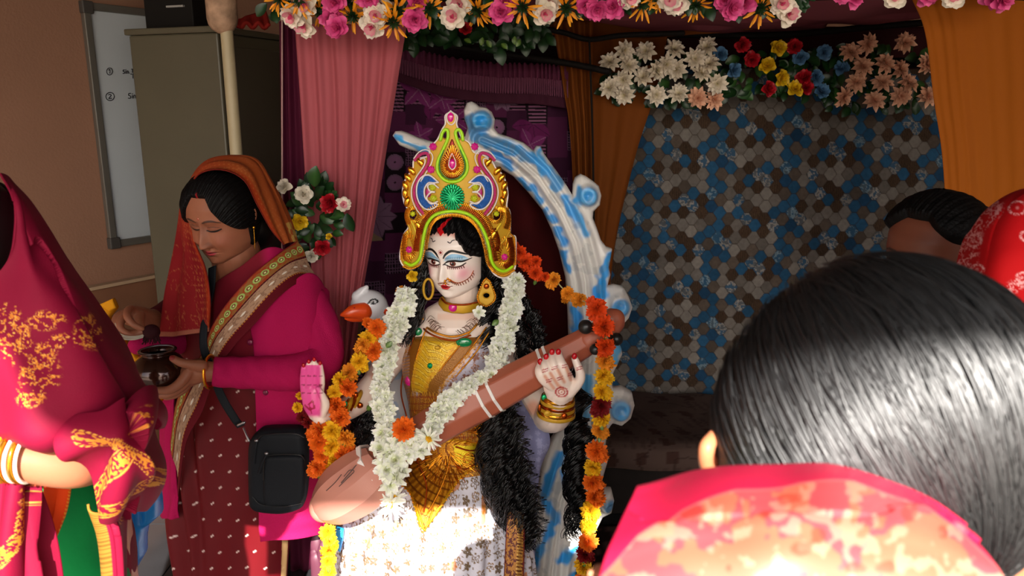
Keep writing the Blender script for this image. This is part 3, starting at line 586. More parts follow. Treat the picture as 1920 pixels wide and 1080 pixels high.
# ================================================================ HEADS
def interp(z, pts): a = np.array(pts); return np.interp(z, a[:, 0], a[:, 1])
def sm_interp(z, pts):
    a = np.array(pts); zz = np.linspace(a[0, 0], a[-1, 0], 400); v = np.interp(zz, a[:, 0], a[:, 1]); k = np.ones(17)/17
    v2 = np.convolve(np.pad(v, 8, 'edge'), k, 'valid'); return np.interp(z, zz, v2)
def g2(x, z, cx, cz, sx, sz): return np.exp(-((x-cx)/sx)**2-((z-cz)/sz)**2)
class Head:
    """a head of height H (chin to crown); local axes: x to the viewer's right, -y out of the face, z up, in units of H"""
    def __init__(s, H, c, yaw, pitch, roll, wide=1.0, nose=1.0, lips=1.0, nu=420, nv=300, plump=0.0, scale=1.0, sock=1.0):
        s.H = H; s.c = np.asarray(c, float); s.p = (wide, nose, lips, plump, sock)
        s.R = np.array(Matrix.Rotation(-math.radians(yaw), 3, 'Z') @ Matrix.Rotation(math.radians(pitch), 3, 'X') @ Matrix.Rotation(math.radians(roll), 3, 'Y'))
        t = np.linspace(0.004, math.pi-0.004, nv); z = 0.5*np.cos(t)
        q = np.linspace(-1, 1, nu, endpoint=False); ph = math.pi*(0.55*q+0.45*q**3)
        s.nv, s.nu = nv, nu; Z, PH = np.meshgrid(z, ph, indexing='ij')
        w = sm_interp(Z, [(-.5, 0.0), (-.485, .10), (-.45, .155), (-.38, .215+.03*plump), (-.28, .265+.025*plump), (-.12, .31), (.05, .33), (.2, .33), (.32, .295), (.42, .21), (.48, .1), (.5, 0)])*wide
        f = sm_interp(Z, [(-.5, .16), (-.485, .29), (-.44, .345), (-.3, .36), (-.1, .375), (.08, .392), (.22, .375), (.34, .30), (.44, .17), (.5, 0)])
        b = sm_interp(Z, [(-.5, -.1), (-.42, -.02), (-.32, .12), (-.2, .27), (-.05, .37), (.1, .42), (.22, .42), (.34, .35), (.44, .2), (.5, 0)])
        sx = np.sign(np.sin(PH))*np.abs(np.sin(PH))**.92; cx = np.cos(PH)
        X = w*sx; Yl = np.where(cx > 0, -f*np.abs(cx)**.80, b*np.abs(cx)**.9)
        Z2 = Z+0*X
        fr = smooth(-.02, -.16, Yl); s.X0 = X; D = s.disp(X, Z2)*fr
        s.L = np.stack([X, Yl-D, Z2], -1); s.fr = fr; s.F = gridF(nv, nu, True)
    def disp(s, x, z):
        wide, nose, lips, plump, sock = s.p; ax = np.abs(x)
        tn = smooth(.07, -.19, z); dn = (0.015+0.105*tn**1.3)*nose*np.exp(-(x/(0.026+0.026*tn))**2)*smooth(-.245, -.205, z)*smooth(.12, .0, z)
        d = dn+0.034*nose*g2(ax, z, .048, -.198, .026, .026)
        d -= 0.034*sock*g2(ax, z, .135, .0, .085, .055)+0.02*g2(ax, z, .05, .02, .03, .05)
        d += 0.026*sock*g2(ax, z, .14, -.005, .062, .036)+0.012*g2(ax, z, .14, .085, .10, .03)
        d += (0.018+.02*plump)*g2(ax, z, .18, -.18, .09, .08)
        d += lips*(0.026*g2(x, z, 0, -.282, .07, .022)+0.028*g2(x, z, 0, -.322, .058, .022)-0.014*g2(x, z, 0, -.302, .085, .007))-0.012*g2(x, z, 0, -.365, .06, .02)-.008*g2(x, z, 0, -.255, .015, .02)
        d += 0.026*g2(x, z, 0, -.44, .07, .045)
        return d
    def world(s, L=None): L = s.L.reshape(-1, 3) if L is None else np.asarray(L, float); return (L*s.H) @ s.R.T+s.c
    def surf(s, x, z, off=0.0):
        """front surface point for local x, z (scalars)"""
        iz = np.argmin(np.abs(s.L[:, 0, 2]-z)); row = s.L[iz]; m = row[:, 1] < 0; r = row[m]; o = np.argsort(r[:, 0])
        y = np.interp(x, r[o, 0], r[o, 1]); return s.world([(x, y-off, z)])[0]
    def line(s, pts, r, m, name, parent, r_end=None, off=.004):
        P = cr(pts, 10*len(pts)); Q = np.array([s.surf(a, b, off) for a, b in P]); n = len(Q)
        rr = r*s.H*np.sin(np.linspace(.15, math.pi-.15, n))**.5; return M(name, *tube(Q, rr, rr*.5, 6), m, parent)
def seg_mask(x, z, pts, w, soft=.004):
    """stroke mask: pts (x, z[, width factor]) smoothed"""
    P = cr([p[:2] for p in pts], 8*len(pts)); wf = cr([(p[2] if len(p) > 2 else 1, 0) for p in pts], 8*len(pts))[:, 0]
    out = np.zeros(x.shape)
    for i in range(len(P)-1):
        a, b = P[i], P[i+1]; d = b-a; t = np.clip(((x-a[0])*d[0]+(z-a[1])*d[1])/(d@d+1e-12), 0, 1)
        e = np.hypot(x-a[0]-t*d[0], z-a[1]-t*d[1]); out = np.maximum(out, smooth(w*wf[i]+soft, w*wf[i]-soft*.2, e))
    return out
def poly_mask(x, z, pts, n=40):
    P = cr(pts, n, True); return inside(np.stack([x.ravel(), z.ravel()], 1), P).reshape(x.shape).astype(float)
# ================================================================ THE STATUE
m_gold = mat('gold_foil', 'f0a830', 0.22, 0.95); m_goldpaper = mat('gold_paper', 'c89a20', 0.5, 0.2, bump=0.1); m_glitter = mat('gold_glitter', 'd88a20', 0.25, 0.9, flake=900)
m_copper = mat('copper_bead', 'b04a10', 0.22, 0.85); m_lime = mat('lime_cord', 'a8e010', 0.45); m_pinkcord = mat('pink_cord', 'c83070', 0.5, bump=.5, bscale=600); m_whitecord = mat('white_cord', 'e8dcd8', 0.5)
m_bluegl = mat('blue_glitter', '1858a8', 0.35, 0.3, flake=1400); m_mag = mat('magenta_gem', 'd8108a', 0.12, coat=1.0); m_green = mat('green_gem', '08804a', 0.12, coat=1.0); m_greenf = mat('green_foil', '10a868', 0.25, 0.5)
m_yelgem = mat('lime_gem', 'c8d020', 0.2, 0.2, coat=.6); m_paint = mat('enamel_paint', vcol=True, rough=0.32, spec=0.5, coat=0.15)
m_redn = mat('red_nail', 'b80818', 0.25); m_hair = mat('black_hair', '0b0a0b', 0.25, spec=0.8)
st = empty('goddess_statue', 'painted four-flower garlanded goddess statue with tall gold crown and long black curls', 'statue', W(850, 1230, 2.05)*[1, 1, 0])
st['label'] = 'painted clay goddess statue with tall jewelled gold crown and long black curls'
# ---- face
HD = Head(156*float(PXM(490, 1.98)), W(857, 475, 2.045), 25, 10, 0, wide=1.10, nose=.85, lips=.9, plump=1.2, nu=700, nv=460, sock=.7)
x, y, z = HD.L[..., 0], HD.L[..., 1], HD.L[..., 2]; x0_, z0_ = x, z; C = np.zeros(x.shape+(3,)); C[...] = lin('f2e4da'); fr = (y < -.02)*1.0
for sg in (-1, 1):
    mixc(C, .55*g2(x, z, sg*.235, -.13, .07, .085)*fr, 'e0407c')
mixc(C, .6*smooth(.30, .36, z+.55*np.maximum(0, np.abs(x)-.12))*fr, 'd85a28')
mixc(C, .25*g2(x, z, 0, -.215, .06, .018)*fr, 'c07060'); mixc(C, .2*g2(np.abs(x), z, .05, -.05, .02, .09)*fr, 'b08878')
for sg in (-1, 1):
    X = .142+(sg*x0_-.152)/1.25; z = z0_/1.15
    mixc(C, poly_mask(X, z, [(.05, .035), (.08, .085), (.14, .115), (.215, .095), (.255, .045), (.20, .035), (.14, .045), (.08, .03)])*fr, '86b8da')
    mixc(C, .6*seg_mask(X, z, [(.05, .035), (.14, .062), (.25, .048)], .009)*fr, 'd6ecf6')
    mixc(C, poly_mask(X, z, [(.045, -.002), (.085, .025), (.145, .034), (.21, .018), (.235, .0), (.19, -.024), (.13, -.03), (.08, -.02)])*fr, 'f4efe8')
    mixc(C, smooth(.031, .027, np.hypot(X-.128, z-.004))*(z < .03)*(z > -.031)*fr, '6a2410'); mixc(C, smooth(.016, .013, np.hypot(X-.128, z-.002))*fr, '0c0606'); mixc(C, smooth(.006, .004, np.hypot(X-.118, z-.012))*fr, 'ffffff')
    mixc(C, seg_mask(X, z, [(.038, -.006, .5), (.085, .028, 1.2), (.145, .037, 1.3), (.21, .024, 1.1), (.275, .038, .4)], .0075)*fr, '0a0808')
    mixc(C, seg_mask(X, z, [(.045, -.006, .5), (.085, -.025, 1), (.135, -.036, 1.2), (.195, -.028, 1), (.235, -.002, .6)], .0065)*fr, '2a0c08')
    for q in range(9):
        a = .07+.018*q; mixc(C, seg_mask(X, z, [(a, -.028-.006*math.sin(q/8*3.1)), (a+.006, -.052-.004*math.sin(q/8*3.1))], .0026)*fr, '6a1410')
        mixc(C, seg_mask(X, z, [(a, .05+.01*math.sin(q/8*3.1)), (a+.004, .07+.012*math.sin(q/8*3.1))], .0016)*fr*.6, '3a6a90')
    mixc(C, seg_mask(X, z, [(.046, .066, .5), (.075, .112, 1.1), (.13, .145, 1.3), (.2, .125, 1), (.285, .075, .3)], .009)*fr, '0a0808')
    # little forelocks painted on the brow
    mixc(C, seg_mask(X, z, [(.09, .235), (.115, .225), (.13, .245), (.15, .25)], .003)*fr, '201010')
# bindi
z = z0_
mixc(C, smooth(.019, .016, np.hypot(x, z-.145))*fr, '8a0c10')
for q in range(12):
    a = q*math.pi/6; mixc(C, smooth(.0055, .004, np.hypot(x-.03*math.cos(a), z-.145-.03*math.sin(a)))*fr, 'b02018')
# lips
mixc(C, poly_mask(x, z, [(-.07, -.298), (-.045, -.283), (-.018, -.268), (0, -.275), (.018, -.268), (.045, -.283), (.07, -.298), (.045, -.325), (0, -.342), (-.045, -.325)])*fr, 'c0141c')
mixc(C, seg_mask(x, z, [(-.095, -.288), (-.05, -.300), (0, -.304), (.05, -.300), (.095, -.288)], .003)*fr, '5a060a')
mixc(C, smooth(.24, .27, z+.35*np.abs(x)**1.4*0)*0, '000000')
M('head', HD.world(), HD.F, m_paint, st, C)
# hair cap over the scalp with a wavy hairline and the red parting
HL = HD.L.copy(); up = HL[..., 2]; ax = np.abs(HL[..., 0]); frn = HL[..., 1] < 0
hairline = .345-2.0*np.maximum(0, ax-.14)**1.15+.012*np.sin(HL[..., 0]*60)+.008*np.sin(HL[..., 0]*131+1)
mask = np.where(frn & (HL[..., 1] < -.04), smooth(-.012, .02, up-hairline), smooth(-.38, -.3, up))
rad = HL-np.array([0, 0.02, 0.0]); nrm = rad/(np.linalg.norm(rad, axis=-1)[..., None]+1e-9)
wav = .012*np.sin(HL[..., 0]*95+up*70)+.01*np.sin(HL[..., 0]*180-up*60)
HL = HL+nrm*(mask*(.045+wav)-.02*(1-mask))[..., None]
C = np.zeros(x.shape+(3,)); C[...] = lin('0d0b0c'); part = seg_mask(HL[..., 0], HL[..., 2], [(-.005, .355, 1.3), (-.03, .385, 1.3), (-.015, .43, 1.0), (.03, .48, .7)], .024)*(HL[..., 1] < 0)
mixc(C, part, 'c01018'); HL += nrm*(part*.006)[..., None]
M('hair_cap', HD.world(HL.reshape(-1, 3)), HD.F, mat('hair_paint', vcol=True, rough=0.5, spec=.12, bump=.3, bscale=150), st, C)
# ---- body: neck, chest, arms as one skin
Yb = 2.05
body = [ptube([(866, 545, 2.06, 33), (862, 590, 2.055, 31), (858, 625, 2.05, 52)], seg=20), ptube([(745, 655, 2.07, 36), (800, 640, 2.05, 44), (856, 636, 2.05, 50), (915, 640, 2.05, 44), (968, 655, 2.07, 36)], seg=20, flat=.85),
        ptube([(856, 640, 2.05, 84), (852, 700, 2.04, 90), (850, 760, 2.05, 78), (850, 830, 2.05, 70), (850, 900, 2.05, 84)], seg=28, flat=.62),
        ptube([(740, 660, 2.07, 30), (722, 690, 2.05, 27), (700, 722, 2.01, 24)], seg=16), ptube([(702, 720, 2.01, 25), (672, 752, 1.96, 24), (630, 778, 1.88, 19), (600, 782, 1.82, 15)], seg=16),
        ptube([(968, 660, 2.07, 34), (995, 720, 2.05, 31), (1028, 778, 2.0, 30)], seg=16), ptube([(1030, 780, 2.0, 32), (1040, 775, 1.94, 33), (1046, 752, 1.88, 25), (1050, 738, 1.85, 22)], seg=16),
        # raised hand: palm, four fingers side by side, thumb folded over the palm
        ptube([(593, 778, 1.82, 15), (588, 760, 1.81, 20), (586, 738, 1.81, 20)], seg=16, flat=.55), 
        ptube([(571, 745, 1.81, 6.5), (568, 715, 1.808, 6.2), (569, 690, 1.80, 5.2)], seg=10), ptube([(580, 742, 1.81, 6.8), (579, 710, 1.805, 6.5), (579, 683, 1.80, 5.4)], seg=10),
        ptube([(590, 742, 1.81, 6.8), (591, 710, 1.805, 6.5), (589, 679, 1.80, 5.5)], seg=10), ptube([(600, 745, 1.812, 7), (603, 712, 1.808, 6.6), (600, 686, 1.80, 5.6)], seg=10),
        ptube([(604, 775, 1.81, 9), (610, 758, 1.798, 8.5), (604, 742, 1.787, 7), (596, 728, 1.783, 5.2)], seg=12),
        # grasping hand
        ptube([(1050, 745, 1.855, 25), (1050, 728, 1.845, 31), (1046, 712, 1.84, 30)], seg=18, flat=.6),
        ptube([(1040, 728, 1.83, 9), (1020, 713, 1.818, 9.5), (1011, 697, 1.82, 8.8), (1013, 682, 1.84, 6.5)], seg=12), ptube([(1046, 722, 1.826, 10), (1031, 704, 1.812, 10), (1022, 688, 1.815, 9), (1024, 672, 1.838, 6.8)], seg=12),
        ptube([(1053, 718, 1.826, 10), (1045, 697, 1.812, 10), (1037, 680, 1.815, 9), (1036, 663, 1.838, 7)], seg=12), ptube([(1062, 716, 1.83, 10), (1058, 694, 1.815, 10), (1051, 678, 1.818, 9), (1047, 662, 1.838, 7)], seg=12),
        ptube([(1068, 735, 1.84, 12), (1085, 716, 1.83, 10), (1088, 700, 1.828, 9), (1078, 673, 1.835, 7)], seg=12)]
V, F = fuse(body, 0.0026, 4, .4)
def pixof(V):
    d = V-np.array([0, 0, CAMZ]); fw = d[:, 1]*CP-d[:, 2]*SP; up_ = d[:, 1]*SP+d[:, 2]*CP; return 960+FPX*d[:, 0]/fw, 540-FPX*up_/fw
ux_, uy_ = pixof(V); C = np.zeros((len(V), 3)); C[:] = lin('f0dccf'); fy = (V[:, 1] < 1.86)
palm = (ux_ < 606) & (uy_ > 684) & (uy_ < 785) & (V[:, 1] < 1.822); 
mixc(C, palm*smooth(606, 598, ux_+.0*uy_)*(V[:, 1] > 1.70)*.95*smooth(786, 776, uy_), 'e83c98')
for yy in (705, 722, 737): mixc(C, (palm & (np.abs(uy_-yy) < 1.2) & ((ux_ % 11) > 4))*.8, '90103c')
mixc(C, palm*(line_dist(np.stack([ux_, uy_], 1), [(572, 760), (580, 768), (590, 765), (586, 752), (579, 758), (584, 774)]) < 1.5)*.9, 'a00c30')
for l in ([(1032, 700), (1046, 722), (1056, 730)], [(1022, 706), (1038, 728)], [(1046, 694), (1058, 716)], [(1062, 690), (1070, 712)]): mixc(C, smooth(5, 1, line_dist(np.stack([ux_, uy_], 1), l))*.6*fy, 'd8702c')
for cx, cy in ((1022, 694), (1040, 689), (1058, 686), (1070, 701), (1050, 709), (1030, 713), (1086, 690)):
    for dd_ in (-2, 2): mixc(C, (line_dist(np.stack([ux_, uy_], 1), [(cx-5, cy+dd_+2), (cx+5, cy+dd_-1)]) < .9)*fy*.9, 'b01020')
rr = np.hypot(ux_-1053, (uy_-735)*1.25); mixc(C, ((np.abs(rr-11) < 1.6) | (np.abs(rr-6) < 1.2) | (rr < 1.6))*fy*.9, 'b81820')
mixc(C, smooth(22, 6, np.hypot(ux_-1000, uy_-765))*.6, 'd8702c'); mixc(C, smooth(16, 4, np.hypot(ux_-705, uy_-705))*.6, 'e07838'); mixc(C, smooth(9, 3, np.abs(uy_-(594+.0*ux_)))*(ux_ > 820)*(ux_ < 905)*.25, 'e08038')
M('body', V, F, m_paint, st, C)
for px, py, Y, a in ((569, 685, 1.797, 0), (579, 678, 1.797, 0), (589, 674, 1.797, 0), (600, 681, 1.797, 0)): M('fingernail', *pball(px, py, Y, 3.4, 4.6, 3, 12, 8), m_redn, st)
for px, py, Y in ((1013, 678, 1.825), (1024, 669, 1.825), (1035, 660, 1.825), (1047, 660, 1.825), (1077, 668, 1.825)): M('fingernail', *pball(px, py, Y, 5.2, 6.5, 4, 12, 8), m_redn, st)
# ---- bodice
def flower_cloth(u, w, base, cols, cell=1.0, dens=.8, small=True):
    """little flowers and leaves printed on cloth; u, w in metres"""
    C = np.zeros(u.shape+(3,)); C[...] = lin(base); s = cell
    i0 = np.floor(u/s); j0 = np.floor(w/s)
    for di in (-1, 0, 1):
        for dj in (-1, 0, 1):
            i = i0+di; j = j0+dj; cx = (i+.25+.5*hash2(i, j, 1))*s; cz = (j+.25+.5*hash2(i, j, 2))*s; dx = u-cx; dz = w-cz; r = np.hypot(dx, dz); a = np.arctan2(dz, dx)+hash2(i, j, 3)*6
            R = s*(.28+.16*hash2(i, j, 4)); ok = hash2(i, j, 5) < dens; kk = np.floor(hash2(i, j, 6)*3)
            pet = R*(.35+.65*np.abs(np.cos(a*2.5)))
            mm = smooth(.0014, -.0002, np.abs(r-pet*.92)-.0015)+((kk == 0)*(r < pet*.85)*(r > R*.22)*.9)
            for q, c in enumerate(cols): mixc(C, ok*(kk == q)*np.clip(mm, 0, 1)*.95, c)
            mixc(C, ok*(np.abs(r-R*.2) < .0011)*.9, cols[0])
    if small:
        s2 = s*.42; i0 = np.floor(u/s2); j0 = np.floor(w/s2); cx = (i0+.5)*s2; cz = (j0+.5)*s2; dx = u-cx; dz = w-cz; a = hash2(i0, j0, 7)*3.1
        e1 = dx*np.cos(a)+dz*np.sin(a); e2 = -dx*np.sin(a)+dz*np.cos(a); mixc(C, (hash2(i0, j0, 8) < .75)*(np.abs(e1) < s2*.34)*(np.abs(e2) < s2*.10*np.cos(np.clip(e1/s2/.34*1.5, -1.5, 1.5)))*.9, cols[1])
    return C
P = cr([(857, 604, 2.05, 44), (857, 630, 2.05, 90), (855, 665, 2.04, 99), (852, 710, 2.035, 97), (850, 760, 2.045, 84), (850, 830, 2.05, 77), (850, 870, 2.05, 86)], 230)
r = P[:, 3]*PXM(P[:, 1], P[:, 2]); V, F = tube(W(P[:, 0], P[:, 1], P[:, 2]), r, r*.66, 340, False); V = clean(V)
bx_, by_ = pixof(V); keep = np.ones(len(V), bool); fnt = V[:, 1] < 2.06
neck = line_dist(np.stack([bx_, by_], 1), [(795, 596), (800, 612), (820, 624), (850, 630), (880, 620), (898, 600)])
inneck = fnt & (inside(np.stack([bx_, by_], 1), [(792, 560), (793, 598), (800, 614), (820, 626), (850, 631), (882, 622), (902, 596), (905, 560)]))
V[inneck] += (np.array([0, 1, 0])*0.055); C = flower_cloth(V[:, 0], V[:, 2], 'c9c4d4', ['8a4a20', '9a5a28', 'b07038'], .028)
PX = np.stack([bx_, by_], 1); A_ = line_dist(PX, [(797, 600), (782, 635), (768, 680), (762, 718), (766, 760)]); B_ = line_dist(PX, [(905, 602), (872, 650), (838, 692), (814, 722), (806, 760)])
yel = inside(PX, [(797, 610), (782, 640), (766, 700), (762, 730), (800, 740), (826, 705), (880, 640), (900, 612), (850, 632), (815, 626)])
mixc(C, yel*fnt*1.0, 'e0b414')
ang = np.arctan2(by_-600, bx_-845); rr = np.hypot(bx_-845, (by_-600)); mixc(C, yel*fnt*((np.sin(rr*.55+3*np.abs(np.sin(bx_*.09))) > .35))*.8, 'a86a10'); mixc(C, yel*fnt*(np.sin(rr*.55+3*np.abs(np.sin(bx_*.09))) > .85)*.9, 'f4d850')
mixc(C, (A_ < 9)*fnt*1.0, '8a5610'); mixc(C, (B_ < 10)*fnt*1.0, '9a6212'); mixc(C, ((np.abs(B_-14) < 4) | (np.abs(A_-12) < 3))*fnt*(np.sin(by_*1.7+bx_) > -.2)*.95, 'e0a01c')
lowp = fnt & (by_ > 735); mixc(C, lowp*smooth(735, 748, by_)*.95, 'c07a18'); mixc(C, lowp*(np.sin(bx_*.9+by_*.1) > .2)*.9, '6a2c10'); mixc(C, lowp*(np.sin(bx_*.9+by_*.1) > .75)*.9, 'f0b840'); mixc(C, lowp*(np.sin(by_*.5) > .86)*.7, 'a01818')
wr = fnt & (bx_ < 768) & (by_ > 665); mixc(C, wr*(np.sin(by_*1.1+bx_*.2) > .3)*.6, 'a89aa8'); mixc(C, wr*(np.sin(by_*1.1+bx_*.35+2) > .75)*.8, 'e0a860')
M('bodice', V, F, mat('brocade', vcol=True, rough=0.38, metal=0.25, spec=0.6, bump=.25, bscale=260), st, C)
def Ybod(px, py, d=0.0):      # front of the bodice
    c = np.interp(py, P[:, 1], P[:, 0]); rr = np.interp(py, P[:, 1], P[:, 3]); s = PXM(py, 2.04); q = np.clip((px-c)/rr, -.98, .98); return 2.04-rr*s*.66*np.sqrt(1-q*q)-d
def on(V0, d=.004): return [(px, py, float(Ybod(px, py, d)), r) for px, py, r in V0]
def beads(pts, r, m, name, parent, n, Yf=None, sq=1.0):
    """row of beads joined to one trim"""
    p = cr([q[:3] if Yf is None else (q[0], q[1], 0) for q in pts], n); out = []
    for i, a in enumerate(p):
        Y = a[2] if Yf is None else Yf(a[0], a[1]); out.append(pball(a[0], a[1], Y, r, r*sq, r, 6, 5))
    return M(name, *join(*out), m, parent)
for off, pts in ((0, [(793, 598), (800, 613), (820, 625), (850, 631), (882, 621), (903, 597)]),): beads([(a, b, 0) for a, b in pts], 2.2, m_gold, 'neckline_trim', st, 70, lambda a, b: Ybod(a, b, .004))
beads([(a, b, 0) for a, b in [(790, 606), (798, 620), (820, 632), (850, 638), (882, 629)]], 2.0, m_copper, 'neckline_trim', st, 60, lambda a, b: Ybod(a, b, .004))
for l in ([(805, 602), (790, 640), (776, 690), (772, 730), (778, 775)], [(789, 596), (773, 640), (758, 690), (752, 735), (762, 780)], [(896, 604), (862, 648), (828, 690), (804, 724), (796, 770)], [(913, 612), (882, 655), (848, 695), (824, 727), (816, 770)], [(918, 622), (890, 664), (858, 702), (832, 735)]):
    beads([(a, b, 0) for a, b in l], 1.7, m_gold if l[0][0] > 800 else m_copper, 'strap_trim', st, 80, lambda a, b: Ybod(a, b, .003))
# fringe of fine wires at the neckline
out = []
for q in range(46):
    t = q/45; a = cr([(798, 604, 0), (815, 622, 0), (850, 630, 0), (880, 622, 0), (905, 602, 0)], 46)[q]
    if 818 < a[0] < 862: continue
    dx = random.uniform(10, 22)*(1 if a[0] < 840 else -1); out.append(ptube([(a[0], a[1], Ybod(a[0], a[1])-.005, .5), (a[0]+dx*.5, a[1]-random.uniform(6, 12), 1.985, .45), (a[0]+dx, a[1]-random.uniform(2, 10), 1.99, .3)], 6, 4))
M('wire_fringe', *join(*out), mat('brown_wire', '6a4020', .5, .4), st)
def gem(px, py, Y, rx, ry, m, name='gem', parent=st, scallop=0, rot=0, depth=.6):
    s = PXM(py, Y); nu, nv = 40, 10; th = np.linspace(0, math.pi/2, nv); ph = np.linspace(0, 2*math.pi, nu, endpoint=False)
    T_, Q_ = np.meshgrid(th, ph, indexing='ij'); k = 1+(scallop and .12*np.cos(Q_*scallop)*np.sin(T_)); a = np.cos(Q_)*np.sin(T_)*rx*k; b = np.sin(Q_)*np.sin(T_)*ry*k
    ca, sa = math.cos(rot), math.sin(rot); c = W(px, py, Y); V = np.stack([c[0]+(a*ca-b*sa)*s, c[1]-np.cos(T_)*min(rx, ry)*depth*s*(1+(scallop and .15*np.cos(Q_*scallop))), c[2]+(a*sa+b*ca)*s], -1)
    return M(name, V, gridF(nv, nu, True), m, parent)
for px, py, rx, ry, m, sc in ((870, 642, 15, 9, m_green, 0), (784, 622, 8, 8, m_green, 0), (807, 686, 6, 6, m_greenf, 9), (820, 652, 5, 4, m_goldpaper, 0), (770, 714, 11, 11, m_mag, 14), (812, 729, 8, 12, m_mag, 10)):
    gem(px, py, float(Ybod(px, py, .002)), rx, ry, m, scallop=sc)
# ---- choker
P2 = cr([(828, 567, 2.0, 0), (834, 574, 1.985, 0), (850, 578, 1.975, 0), (875, 579, 1.98, 0), (898, 574, 2.0, 0)], 10)
chk = M('choker', *tube(W([827, 834, 848, 868, 885, 900], [564, 574, 578, 579, 577, 572], [2.03, 1.998, 1.987, 1.985, 1.993, 2.02]), .0135, .003, 10, view=(0, 1, 0)), m_goldpaper, st)
beads([(828, 560, 2.02), (836, 568, 1.99), (850, 571, 1.981), (875, 571, 1.983), (898, 566, 2.012)], 2.0, m_copper, 'bead_row', chk, 44); gem(849, 577, 1.984, 8, 8, m_mag, parent=chk)
# ---- ear-rings
def earring(px, py, Y, w, h, name='earring'):
    pl_ = [(px+w*a, py+h*b) for a, b in ((0, -1.05), (.45, -.75), (.85, -.1), (1, .35), (.75, .75), (0, 1.05), (-.75, .8), (-1, .35), (-.8, -.1), (-.4, -.75))]
    hole = [(px+w*.34*math.cos(t), py+h*.22+h*.2*math.sin(t)*(1 if math.sin(t) > 0 else .8)) for t in np.linspace(0, 6.28, 13)[:-1]]
    V, F, _, _ = slab(pl_, Y, .008, 1.2, 3, holes=(hole,)); e = M(name, V, F, m_goldpaper, st)
    beads([(a, b, Y-.006) for a, b in pl_+pl_[:1]], 1.8, m_gold, 'bead_rim', e, 40); gem(px, py-h*.45, Y-.004, w*.32, w*.32, m_copper, parent=e); return e
earring(912, 548, 1.985, 17, 25); 
M('earring', *tube(np.array([W(803+9*math.cos(t), 542+19*math.sin(t), 2.0) for t in np.linspace(0, 6.28, 25)[:-1]]), .0035, seg=8, closed=True), m_goldpaper, st)
# ---- nose ornament: chain of small drops from nostril to ear
def onface(pts, off=.012): return np.array([HD.surf(a, b, off) for a, b in pts])
ch = cr([(.05, -.19), (.09, -.185), (.13, -.215), (.18, -.235), (.24, -.225), (.29, -.19), (.315, -.13)], 60); dr = []
for q in range(8, 58, 4):
    a, b = ch[q]; dr.append(tube(onface([(a, b), (a+.004, b-.022), (a+.004, b-.042)]), .0011, seg=5))
na = M('nose_chain', *join(tube(onface(ch), .0010, seg=6), tube(onface(cr([(-.085, -.262), (-.05, -.258), (-.02, -.24), (.0, -.236), (.03, -.25), (.07, -.262)], 30), .02), .0011, seg=6), *dr), m_copper, st)
for a, b in ((.055, -.19), (.075, -.175), (.09, -.20), (-.01, -.245), (.02, -.25)): M('gold_bead', *ball(HD.surf(a, b, .018), .0032, 10, 8), m_gold, na)
# ---- crown
def Ycr(px, py, d=0.0): return 1.945+((np.asarray(px)-850)/100.0)**2*0.045+np.clip((500-np.asarray(py))/300, 0, 1)*0.012-d
co = [(845, 209), (835, 217), (835, 232), (829, 243), (820, 262), (808, 275), (803, 292), (790, 296), (776, 301), (774, 318), (764, 330), (757, 345), (755, 362), (758, 380), (763, 390), (763, 405), (766, 425), (757, 440), (752, 462), (750, 484), (756, 498), (768, 505), (784, 498), (792, 482), (797, 455), (800, 430), (806, 412), (822, 403), (848, 401),
      (872, 405), (890, 418), (903, 436), (911, 462), (915, 490), (925, 512), (942, 521), (958, 516), (966, 500), (967, 470), (966, 444), (957, 440), (957, 410), (955, 395), (950, 386), (952, 365), (949, 345), (942, 328), (930, 316), (922, 303), (905, 290), (888, 285), (880, 268), (866, 258), (860, 243), (856, 232), (857, 218)]
hl = [[(831, 247), (835, 245), (838, 252), (836, 260), (831, 258)], [(857, 247), (862, 246), (866, 254), (862, 261), (857, 257)], [(770, 396), (778, 394), (781, 404), (776, 412), (769, 408)], [(925, 399), (936, 394), (942, 404), (936, 414), (926, 411)]]
V, F, _, _ = slab(co, lambda a, b: Ycr(a, b), .010, 1.5, 3, holes=hl); crn = M('crown', V, F, m_goldpaper, st)
def cord(pts, r, m, name='cord', closed=False, d=.008, n=60): return M(name, *ptube([(a, b, float(Ycr(a, b, d)), r) for a, b in pts], n, 8, closed=closed), m, crn)
def mir(pts, c=848.0, k=1.0): return [(c+(c-a)*k, b) for a, b in pts]
# white edging round the whole crown
cord(co+co[:1], 1.6, m_whitecord, 'edge_cord', d=.004, n=420)
# teardrop in the middle
tear = [(846, 252), (838, 272), (828, 290), (822, 308), (824, 325), (835, 336), (848, 340), (861, 336), (872, 325), (874, 308), (868, 290), (857, 272), (849, 252)]
cord([(826, 262), (829, 250), (835, 243), (840, 247), (839, 262), (830, 282), (821, 303), (821, 322), (833, 337), (848, 341), (863, 337), (875, 322), (875, 303), (866, 282), (857, 262), (854, 248), (860, 243), (866, 250), (868, 262)], 3.2, m_lime, 'lime_cord', n=140)
cord([(832, 282), (824, 304), (826, 322), (836, 333), (848, 336), (860, 333), (870, 322), (871, 304), (863, 282)], 1.0, mat('green_cord', '1c7a30', .5), 'green_cord', d=.012, n=80)
def rays(cx, cy, rin, rout, n, m, name, a0=0, a1=6.283, sx=1, sy=1, parent=None, w=1.3, tear_=False, d=.008):
    out = []
    for i in range(n):
        a = a0+(a1-a0)*i/n; k = 1.0
        if tear_: k = 1+.75*max(0, -math.sin(a))**5
        p0 = (cx+rin*sx*math.cos(a), cy+rin*sy*k*math.sin(a)); p1 = (cx+rout*sx*math.cos(a), cy+rout*sy*k*math.sin(a))
        out.append(ptube([(*p0, float(Ycr(*p0, d)), w), (*p1, float(Ycr(*p1, d)), w)], 3, 5))
    return M(name, *join(*out), m, parent or crn)
